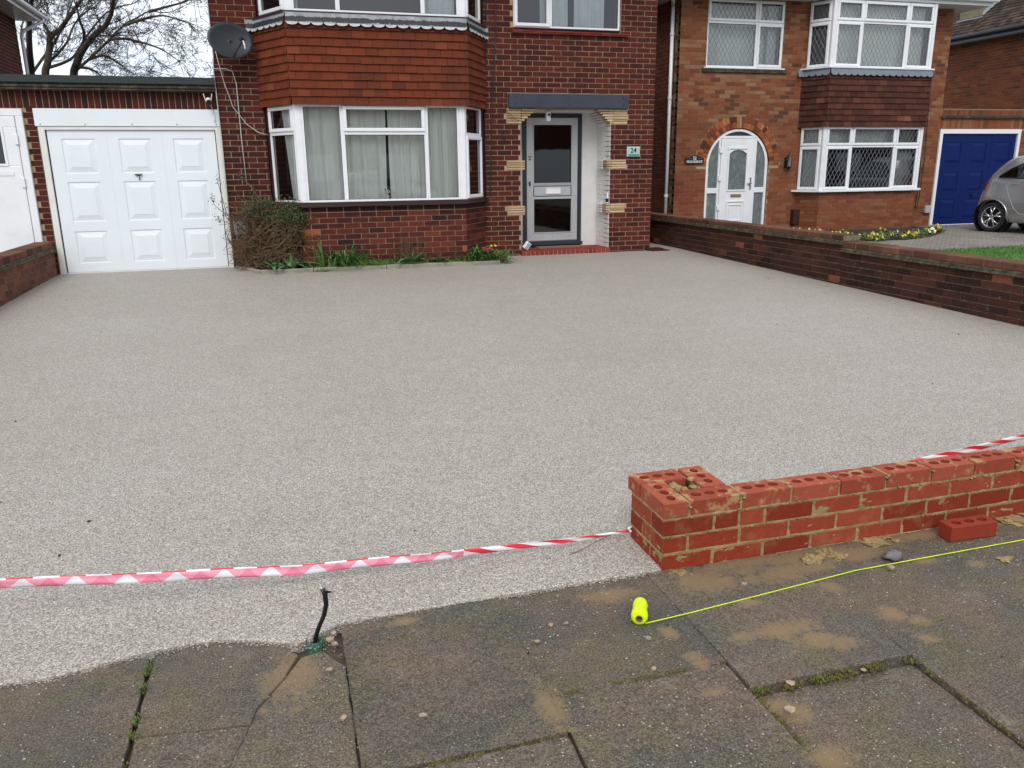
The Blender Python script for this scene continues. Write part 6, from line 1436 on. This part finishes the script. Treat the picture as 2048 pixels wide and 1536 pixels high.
for (pts, r) in ((((-.05, 11.75, .9), (-.25, 11.72, 1.18), (-.30, 11.70, 1.28), (-.42, 11.68, 1.42)), .017), (((-.45, 11.8, .7), (-.66, 11.75, .95), (-.70, 11.7, 1.2), (-.73, 11.7, 1.38)), .006), (((-.4, 11.8, .75), (-.66, 11.72, .92), (-.80, 11.7, 1.06), (-.83, 11.7, 1.15)), .005), (((-.4, 11.8, .6), (-.62, 11.72, .80), (-.78, 11.7, .88)), .004), (((-.35, 11.8, .45), (-.6, 11.72, .55), (-.70, 11.7, .60)), .004), (((.1, 11.6, .75), (.35, 11.42, .68), (.55, 11.36, .58)), .005), (((.1, 11.6, .5), (.35, 11.42, .49), (.50, 11.36, .43)), .006), (((-.1, 11.7, .30), (-.5, 11.72, .34), (-.66, 11.7, .36)), .007)):
    tw.tube(pts, [r, r * .9, r * .75] + ([r * .6] if len(pts) > 3 else []), 5); tips += [Vector(pts[-1]) + Vector((random.gauss(0, .02), 0, random.gauss(0, .03))) for _ in range(9)] + [Vector(pts[1]).lerp(Vector(pts[2]), random.random()) for _ in range(5)]
stuff(tw.build('twigs', M['twig'], t))
def leafq(b, c, s):
    n = Vector((random.gauss(0, 1), random.gauss(-.5, 1), random.gauss(.5, 1))).normalized(); a = n.orthogonal().normalized(); e = n.cross(a); ph = random.random() * 6.28; d = a * math.cos(ph) + e * math.sin(ph); w_ = n.cross(d)
    b.add([c, c + d * s * .5 + w_ * s * .32 + n * s * .08, c + d * s, c + d * s * .5 - w_ * s * .32 + n * s * .08], [(0, 1, 2, 3)], random.random())
for e in tips:
    dens = 4.2 if (e.z > .85) else (2.8 if e.x > .15 and e.z > .55 else (.9 if e.z > .5 else .25))
    if e.x < -.45: dens = dens * .55 if e.z < 1.08 else 2.5
    for _ in range(int(dens + random.random())): leafq(lf, e + Vector((random.gauss(0, .022), random.gauss(0, .022), random.gauss(0, .022))), random.uniform(.018, .036))
for i in range(900):
    c = Vector((random.gauss(.17, .13), 11.50 + random.gauss(0, .07), random.gauss(.92, .09))); leafq(lf, c, random.uniform(.014, .028))
for i in range(650): c = Vector((random.gauss(-.22, .15), 11.70 + random.gauss(0, .08), random.gauss(1.03, .07))); leafq(lf, c, random.uniform(.014, .028))
stuff(lf.build('foliage', M['leaf_dark'], t)); rebase(t)

# ================================================================== NEXT DOOR'S BED, LAWN
b = MB(); pts = [(7.9, 14.72), (9.0, 13.9), (9.70, 12.75), (10.2, 12.2), (10.9, 12.10), (11.7, 12.40), (12.5, 12.95), (13.3, 13.75), (13.45, 14.2), (13.3, 14.72)]; n = len(pts)
b.add([(x, y, .175) for x, y in pts] + [(x, y, .10) for x, y in pts], [tuple(range(n))[::-1]] + [(i, (i + 1) % n, n + (i + 1) % n, n + i) for i in range(n)]); struct(recalc(b.build('flower_bed_soil', M['soil'])))
PN = [(9.98, 13.94), (10.02, 13.63), (9.97, 13.38), (10.0, 12.97), (10.25, 13.12), (10.05, 12.57), (10.03, 12.25), (10.3, 12.33), (10.22, 12.1), (11.31, 13.18), (10.42, 12.14), (11.04, 12.5), (10.8, 12.2), (11.42, 12.59), (11.24, 12.3), (12.08, 12.97), (11.97, 12.75), (12.52, 13.1), (12.9, 13.6)]
PN.sort(key=lambda p: (p[0] * 1 - p[1] * .9)); order = sorted(range(len(PN)), key=lambda i: PN[i][0] / (PN[i][1] + 0))
ORD = ['leftmost', 'second', 'third', 'fourth', 'fifth', 'sixth', 'seventh', 'eighth', 'ninth', 'tenth', 'eleventh', 'twelfth', 'thirteenth', 'fourteenth', 'fifteenth', 'sixteenth', 'seventeenth', 'eighteenth', 'rightmost']
for rk, i in enumerate(order):
    x, y = PN[i]; cr = (rk * 7 + 3) % 5 == 0
    t = thing('pansy_plant', f"{'cream' if cr else 'yellow'} pansy plant, {ORD[rk]} of nineteen in the bed below the leaded bay", 'plant', (x, y, .172), 'pansies in the bed of the house on the right'); b = MB()
    for _ in range(95): leafq(b, Vector((x + random.gauss(0, .07), y + random.gauss(0, .07), .18 + abs(random.gauss(0, .05)))), random.uniform(.03, .06))
    b.build('foliage', M['leaf_strap'] if i % 3 else M['leaf_dark'], t); b = MB()
    for _ in range(random.randint(4, 8)): flower(b, x + random.gauss(0, .075), y - .03 + random.gauss(0, .06), .24 + random.uniform(-.03, .05), .027)
    b.build('flowers', M['pansy_w'] if cr else M['pansy_y'], t); rebase(t)
b = MB(); b.add([(6.66, 2.8, DR(0, 2.8) + .02), (16, 2.8, DR(0, 2.8) + .02), (15.5, 10.2, DR(0, 10.2) + .02), (9.6, 10.50, DR(0, 10.5) + .02), (6.66, 10.55, DR(0, 10.5) + .02)], [(0, 1, 2, 3, 4)]); struct(b.build('lawn', M['lawn']))
b = MB()
for i in range(15000):
    y = 10.52 - abs(random.gauss(0, 1.2)); x = random.uniform(8.6, 13.5)
    if y < 7.5: continue
    tuft(b, x, y, DR(0, y) + .015, 1, .045, .01, .004)
o = stuff(b.build('lawn_grass', M['lawn'])); tag(o, 'mown bright green lawn grass behind the right boundary wall', 'grass')

# ================================================================== CAR
def hatchback(label, loc, head, group=None, name='parked_car', paint='car'):
    t = thing(name, label, 'car', loc)
    ZL = [.20, .28, .42, .6, .8, .95, 1.02, 1.10, 1.22, 1.34, 1.43, 1.48, 1.50]
    XR = [-.42, -.50, -.54, -.52, -.46, -.41, -.37, -.31, -.20, -.06, .06, .28, .8]
    XF = [2.95, 3.08, 3.12, 3.08, 2.95, 2.55, 2.25, 2.1, 1.85, 1.6, 1.4, 1.2, .85]
    WW = [.74, .78, .80, .808, .80, .79, .765, .735, .69, .64, .59, .48, .02]
    def ip(z, A):
        z = min(max(z, ZL[0]), ZL[-1])
        for i in range(len(ZL) - 1):
            if z <= ZL[i + 1]: k_ = (z - ZL[i]) / (ZL[i + 1] - ZL[i]); return A[i] + (A[i + 1] - A[i]) * k_
    NE = 4.5
    def half(x, z):
        a, c = ip(z, XR), ip(z, XF); q = abs((x - (a + c) / 2) / ((c - a) / 2)); return ip(z, WW) * max(0, 1 - min(1, q) ** NE) ** (1 / NE)
    zs = sorted(set([.20 + i * (1.30 / 46) for i in range(47)])); N = 120
    bm = bmesh.new(); rows = []
    for z in zs:
        a, c, w_ = ip(z, XR), ip(z, XF), ip(z, WW); xc, ax_ = (a + c) / 2, (c - a) / 2; row = []
        for j in range(N):
            th = 6.2832 * j / N; ct, st = math.cos(th), math.sin(th)
            x = xc + ax_ * math.copysign(abs(ct) ** (2 / NE), ct); y = w_ * math.copysign(abs(st) ** (2 / NE), st)
            row.append(bm.verts.new((x, y, z)))
        rows.append(row)
    zlo = lambda x: 1.03 + .02 * max(0, 1 - abs(x) * 1); 
    def zhi(x):
        pts = [(.02, 1.06), (.25, 1.22), (.50, 1.33), (.75, 1.385), (1.15, 1.39), (1.42, 1.36), (1.95, 1.05)]
        if x <= pts[0][0] or x >= pts[-1][0]: return 0
        for (xa, za), (xb, zb) in zip(pts, pts[1:]):
            if x <= xb: return za + (zb - za) * (x - xa) / (xb - xa)
    wheels = (0.0, 2.38)
    for i in range(len(zs) - 1):
        for j in range(N):
            q = [rows[i][j], rows[i][(j + 1) % N], rows[i + 1][(j + 1) % N], rows[i + 1][j]]; c = sum((v.co for v in q), Vector()) / 4
            if abs(c.y) > .45 and any((c.x - wx) ** 2 + (c.z - .29) ** 2 < .335 ** 2 for wx in wheels): continue
            if abs(c.y) > .3 and zlo(c.x) < c.z < zhi(c.x) and half(c.x, c.z) > 0 and abs(c.y) > half(c.x, c.z) * .96: continue
            bm.faces.new(q)
    bm.faces.new(rows[0][::-1]); bm.faces.new(rows[-1])
    me = bpy.data.meshes.new('body'); bm.to_mesh(me); bm.free(); me.materials.append(M[paint]); me.polygons.foreach_set('use_smooth', [True] * len(me.polygons))
    body = link(bpy.data.objects.new('body', me), t)
    for s in (-1, 1):
        n = 60; b = MB(); vs = []; xs_ = [.03 + 1.91 * i / n for i in range(n + 1)]
        for x in xs_:
            for q in range(5): z = zlo(x) + (zhi(x) - zlo(x)) * q / 4; vs.append((x, s * (half(x, z) + .002), z))
        b.add(vs, [(i * 5 + q, (i + 1) * 5 + q, (i + 1) * 5 + q + 1, i * 5 + q + 1) for i in range(n) for q in range(4)]); b.build('side_window', M['carglass'], t)
        b = MB(); lo = [(x, s * (half(x, zlo(x)) + .004), zlo(x)) for x in xs_]; hi = [(x, s * (half(x, zhi(x)) + .004), zhi(x)) for x in xs_]; b.tube(lo + hi[::-1] + [lo[0]], .013, 5, cap=False); b.tube([(x_, s * (half(x_, z) + .003), z) for x_, z in [(.98, 1.04 + .34 * i / 6) for i in range(7)]], .022, 4); b.build('window_trim', M['black'], t)
        b = MB(); pts = [(.30, .98), (.24, .90), (.30, .75), (.38, .60), (.46, .47), (.56, .38), (.75, .345), (1.0, .335)]; b.tube([(x, s * (half(x, z) + .0005), z) for x, z in pts], .005, 4); b.tube([(x, s * (half(x, z) + .0005), z) for x, z in [(1.0, .335), (1.0, .6), (.98, 1.02)]], .004, 4); b.tube([(x, s * (half(x, z) + .0005), z) for x, z in [(1.0, .335), (1.9, .34), (1.98, .5), (1.95, .95)]], .004, 4); b.build('door_gap', M['meter'], t)
        b = MB(); b.box(.34, .50, s * half(.42, .93) - .012, s * half(.42, .93) + .03 * s, .915, .94); bevel(recalc(b.build('door_handle', M['chrome'], t)), .008, 2); b = MB(); b.box(1.1, 1.26, s * half(1.18, .93) - .012, s * half(1.18, .93) + .03 * s, .925, .95); bevel(recalc(b.build('door_handle', M['chrome'], t)), .008, 2)
        # tail lamp wraps the rear corner
        b = MB(); vs = []; n = 10
        for i in range(n + 1):
            z = .80 + .27 * i / n; a, c = ip(z, XR), ip(z, XF)
            for q in range(7):
                x = a + .012 + (q / 6) ** 2 * (.17 if i < n / 2 else .20) * (1 - .25 * i / n); vs.append((x - .003, s * (half(x, z) + .004), z))
        b.add(vs, [(i * 7 + q, i * 7 + q + 1, (i + 1) * 7 + q + 1, (i + 1) * 7 + q) for i in range(n) for q in range(6)]); b.smooth = True; b.build('tail_lamp', M['red_lens'], t)
        b = MB(); vs = []
        for i in range(9):
            z = .62 + .22 * i / 8
            for q in range(7): x = ip(z, XF) - .02 - (q / 6) ** 2 * .42; vs.append((x + .003, s * (half(x, z) + .005), z))
        b.add(vs, [(i * 7 + q, i * 7 + q + 1, (i + 1) * 7 + q + 1, (i + 1) * 7 + q) for i in range(8) for q in range(6)]); b.build('headlamp', M['chrome'], t)
        for wx in wheels:
            w_ = bpy.data.objects.new('wheel', None); COL.objects.link(w_); w_.parent = t
            y0 = s * .60; ax = (0, s, 0)
            b = MB(); b.lathe([(0, .19), (.0, .27), (.02, .287), (.05, .292), (.12, .292), (.15, .286), (.165, .262), (.160, .215), (.150, .208)], (wx, y0, .29), ax, 40); b.smooth = True; b.build('tyre', M['rubber'], w_)
            b = MB(); b.lathe([(.150, .210), (.150, .198), (.12, .192), (.05, .19)], (wx, y0, .29), ax, 40); b.lathe([(.150, .0), (.152, .035), (.13, .045)], (wx, y0, .29), ax, 20)
            for k_ in range(5):
                for dd in (-.16, .16):
                    a = 6.2832 * k_ / 5 + .3; p = lambda r, an, h: Vector((wx + r * math.cos(an), y0 + s * h, .29 + r * math.sin(an))); b.tube([p(.03, a, .145), p(.10, a + dd * .6, .148), p(.198, a + dd * 1.5, .140)], [.020, .015, .014], 5)
            b.smooth = True; b.build('rim', M['chrome'], w_); b = MB(); b.lathe([(.06, 0), (.06, .19)], (wx, y0, .29), ax, 24); b.build('brake_shadow', M['black'], w_)
            b = MB(); b.lathe([(-.05, .0), (-.05, .345), (.195, .345)], (wx, y0, .29), ax, 40); b.build('wheel_arch', M['black'], t)
            b = MB(); b.tube([(wx + .338 * math.cos(a_), s * (half(wx + .338 * math.cos(a_), max(.21, .29 + .338 * math.sin(a_))) - .002), .29 + .338 * math.sin(a_)) for a_ in [-.26 + (math.pi + .52) * i / 30 for i in range(31)]], .014, 6); b.smooth = True; b.build('arch_lip', M[paint], t)
    b = MB(); vs = []
    for i in range(9):
        z = 1.08 + .33 * i / 8
        for q in range(13): y = (-1 + q / 6) * ip(z, WW) * .82; a, c = ip(z, XR), ip(z, XF); f = max(0, 1 - (abs(y) / ip(z, WW)) ** NE) ** (1 / NE); vs.append(((a + c) / 2 - (c - a) / 2 * f - .004, y, z))
    b.add(vs, [(i * 13 + q, i * 13 + q + 1, (i + 1) * 13 + q + 1, (i + 1) * 13 + q) for i in range(8) for q in range(12)]); b.smooth = True; b.build('rear_window', M['black'], t)
    b = MB(); vs = []
    for i in range(9):
        z = 1.04 + .36 * i / 8
        for q in range(13): y = (-1 + q / 6) * ip(z, WW) * .86; a, c = ip(z, XR), ip(z, XF); f = max(0, 1 - (abs(y) / ip(z, WW)) ** NE) ** (1 / NE); vs.append(((a + c) / 2 + (c - a) / 2 * f + .004, y, z))
    b.add(vs, [(i * 13 + q, i * 13 + q + 1, (i + 1) * 13 + q + 1, (i + 1) * 13 + q) for i in range(8) for q in range(12)]); b.smooth = True; b.build('windscreen', M['black'], t)
    b = MB()
    for (x, y) in ((.55, -.35), (.55, .35), (1.35, -.35), (1.35, .35)): b.box(x - .06, x + .06, y - .22, y + .22, .5, 1.05); b.box(x - .04, x + .05, y - .12, y + .12, 1.08, 1.26)
    b.build('seats', M['black'], t)
    hx, hy = head; L_ = math.hypot(hx, hy); t.rotation_euler = (0, 0, math.atan2(hy, hx)); return t
hatchback('silver hatchback parked nose-out in front of the blue garage door', (14.36, 13.03, .163), (.17, -.985))
hatchback('silver hatchback parked across the road, seen only mirrored in the bay glass', (2.2, -4.0, -.04), (1, .0), paint='car')
# houses opposite, seen in the reflections
for (x0, x1, lab) in ((-1, 12, 'dark brick house across the road, mirrored in the bay window glass'), (16, 29, 'dark brick house across the road, mirrored in the porch door glass'), (33, 50, 'dark brick house across the road, mirrored in the leaded windows')):
    t = thing('house_opposite', lab, 'house', (x0 + 6, -17, 0))
    b = MB(); b.box(x0, x1, -25, -17, -.1, 5.0); b.build('wall', M['brick24'], t); b = MB(); b.add([(x0 - .4, -16.6, 5), (x1 + .4, -16.6, 5), (x1 + .4, -25.4, 5), (x0 - .4, -25.4, 5), (x0 + 3, -21, 8), (x1 - 3, -21, 8)], [(0, 1, 5, 4), (1, 2, 5), (2, 3, 4, 5), (3, 0, 4)]); b.build('roof', M['rooftile'], t)
    for x in (x0 + 2, x0 + 6, x0 + 10): b = MB(); b.box(x, x + 1.8, -16.99, -16.95, 1, 2.2); b.build('window', M['upvc'], t)
    b = MB(); b.box(x0 - 3.2, x0 - .2, -17.4, -17, 0, 2.4); b.build('garage_door', M['white_paint'], t); rebase(t)

# ================================================================== BARE TREES
LIMBS = [
 [[(-6.35, 26.2, .2), (-6.2, 26.1, 2.4), (-6.15, 26.0, 3.97), (-5.99, 25.5, 4.35), (-5.85, 25.0, 4.6), (-5.65, 24.5, 5.16), (-5.4, 24.0, 5.64), (-5.21, 23.5, 5.91), (-5.1, 23.3, 7.6)],
  [(-6.07, 26.0, 4.19), (-5.72, 26.0, 4.62), (-5.31, 26.0, 5.14), (-5.0, 26.0, 5.71), (-4.8, 26.0, 6.18), (-4.5, 26, 7.4)], [(-6.09, 26.0, 4.35), (-6.31, 26.5, 4.78), (-6.46, 27.0, 5.33), (-6.41, 27.5, 5.96), (-6.55, 28.0, 6.9)]],
 [[(-6.0, 26.1, .2), (-5.9, 26, 2.2), (-5.81, 26.0, 3.98), (-5.69, 26.0, 4.41), (-5.6, 26.0, 4.76), (-5.51, 26.0, 5.11), (-5.29, 26.0, 5.25), (-5.02, 26.0, 5.57), (-4.68, 26.0, 5.98), (-4.39, 26.0, 6.36), (-3.9, 26, 7.3)],
  [(-5.51, 26.0, 5.11), (-5.78, 26.5, 5.55), (-6.03, 27.0, 5.92), (-5.92, 27.5, 6.25), (-6.04, 28.0, 7.0)], [(-5.66, 26.0, 4.3), (-5.31, 26.0, 4.42), (-5.02, 26.0, 4.59), (-4.77, 26.0, 4.92), (-4.52, 26.0, 5.25), (-4.08, 26.0, 5.71), (-3.66, 26.0, 5.92), (-3.25, 26.0, 6.04), (-2.7, 26, 6.5)],
  [(-5.73, 26.0, 4.36), (-5.43, 26.25, 4.72), (-5.23, 26.5, 5.03), (-5.06, 26.75, 5.48), (-4.78, 27.0, 5.88), (-4.38, 27.25, 6.22), (-4.1, 27.5, 7.0)]],
 [[(-5.35, 26.1, .2), (-5.25, 26, 2.4), (-5.11, 26.0, 3.99), (-4.91, 25.75, 4.4), (-4.69, 25.5, 4.69), (-4.29, 25.25, 5.06), (-3.97, 25.0, 5.24), (-3.73, 24.75, 5.54), (-3.61, 24.5, 5.8), (-3.46, 24.25, 6.06), (-3.2, 24.2, 7.2)],
  [(-4.98, 26.0, 4.26), (-4.68, 26.25, 4.57), (-4.27, 26.5, 5.0), (-3.75, 26.75, 5.55), (-3.42, 27.0, 5.79), (-3.09, 27.25, 6.02), (-2.61, 27.5, 6.05), (-2.17, 27.75, 6.28)], [(-4.78, 26.0, 4.76), (-4.59, 25.5, 5.12), (-4.56, 25.0, 5.35), (-4.49, 24.5, 5.57), (-4.46, 24.0, 5.82), (-4.5, 23.8, 6.9)],
  [(-3.64, 26.0, 5.43), (-3.08, 26.5, 5.72), (-2.68, 27.0, 5.88), (-2.34, 27.5, 5.86), (-2.0, 28.0, 5.83)], [(-4.04, 26.0, 5.05), (-3.6, 25.75, 5.05), (-3.05, 25.5, 4.9), (-2.61, 25.25, 4.71), (-2.14, 25.0, 4.35)], [(-4.9, 26.0, 4.32), (-4.67, 26.25, 4.3), (-4.46, 26.5, 4.13), (-4.2, 26.6, 3.8)],
  [(-4.64, 26.0, 4.54), (-4.15, 25.5, 4.57), (-3.71, 25.0, 4.29), (-3.33, 24.5, 3.98)], [(-2.95, 26.0, 5.81), (-2.42, 25.75, 5.92), (-1.84, 25.5, 6.06), (-1.5, 25.25, 6.35)]]]
rng = random.Random(5)
def grow(b, p, d, L_, r, lev):
    n = 4; pts = [p]; q = p; dd = d.copy()
    for i in range(n):
        dd = (dd + Vector((rng.gauss(0, .13), rng.gauss(0, .13), rng.gauss(.02, .10)))).normalized(); q = q + dd * L_ / n; pts.append(q)
    b.tube(pts, [max(.0045, r * (1 - .16 * i)) for i in range(n + 1)], 4 if lev < 2 else 3, cap=False)
    if lev >= 3: return
    for i in range([5, 4, 4][lev]):
        k_ = rng.uniform(.15, 1); j = min(n - 1, int(k_ * n)); s = pts[j].lerp(pts[j + 1], k_ * n - j); 
        nd = (dd + Vector((rng.gauss(0, .55), rng.gauss(0, .5), rng.gauss(.0, .5)))).normalized(); grow(b, s, nd, L_ * rng.uniform(.40, .65), max(.0045, r * .55), lev + 1)
for ti, (limbs, lab) in enumerate(zip(LIMBS, ['leftmost bare winter tree trunk behind the garage roof, close to the white downpipe', 'middle bare winter tree behind the garage roof with a forked trunk', 'rightmost bare winter tree behind the garage roof, its branches spreading right over the sky'])):
    t = thing('bare_tree', lab, 'tree', limbs[0][0], 'bare trees behind the garage'); tr = MB(); br_ = MB()
    for li, pts in enumerate(limbs):
        P_ = [Vector(p) for p in pts]; n = len(P_); r0 = [.13, .12, .125][ti] if li == 0 else .043
        rad = [r0 * (1 - .80 * i / (n - 1)) for i in range(n)]
        sm = []; rr = []
        for i in range(n - 1):
            for q in range(3):
                k_ = q / 3; a, c, d_, e = P_[max(i - 1, 0)], P_[i], P_[i + 1], P_[min(i + 2, n - 1)]
                sm.append(.5 * ((2 * c) + (d_ - a) * k_ + (2 * a - 5 * c + 4 * d_ - e) * k_ ** 2 + (-a + 3 * c - 3 * d_ + e) * k_ ** 3)); rr.append(rad[i] + (rad[i + 1] - rad[i]) * k_)
        sm.append(P_[-1]); rr.append(rad[-1]); (tr if li == 0 else br_).tube(sm, rr, 8)
        for _ in range(9 if li == 0 else 7):
            i = rng.randrange(2 if li else 8, len(sm) - 1); d0 = (sm[i + 1] - sm[i]).normalized(); nd = (d0 + Vector((rng.gauss(.12, .5), rng.gauss(0, .45), rng.gauss(.05, .5)))).normalized()
            grow(br_, sm[i], nd, rng.uniform(.7, 1.5), max(.009, rr[i] * .26), 0)
        grow(br_, sm[-1], (sm[-1] - sm[-2]).normalized(), 1.1, rr[-1] * .8, 0)
    tr.smooth = True; tr.build('trunk', M['bark'], t); stuff(br_.build('crown', M['bark'], t)); rebase(t)
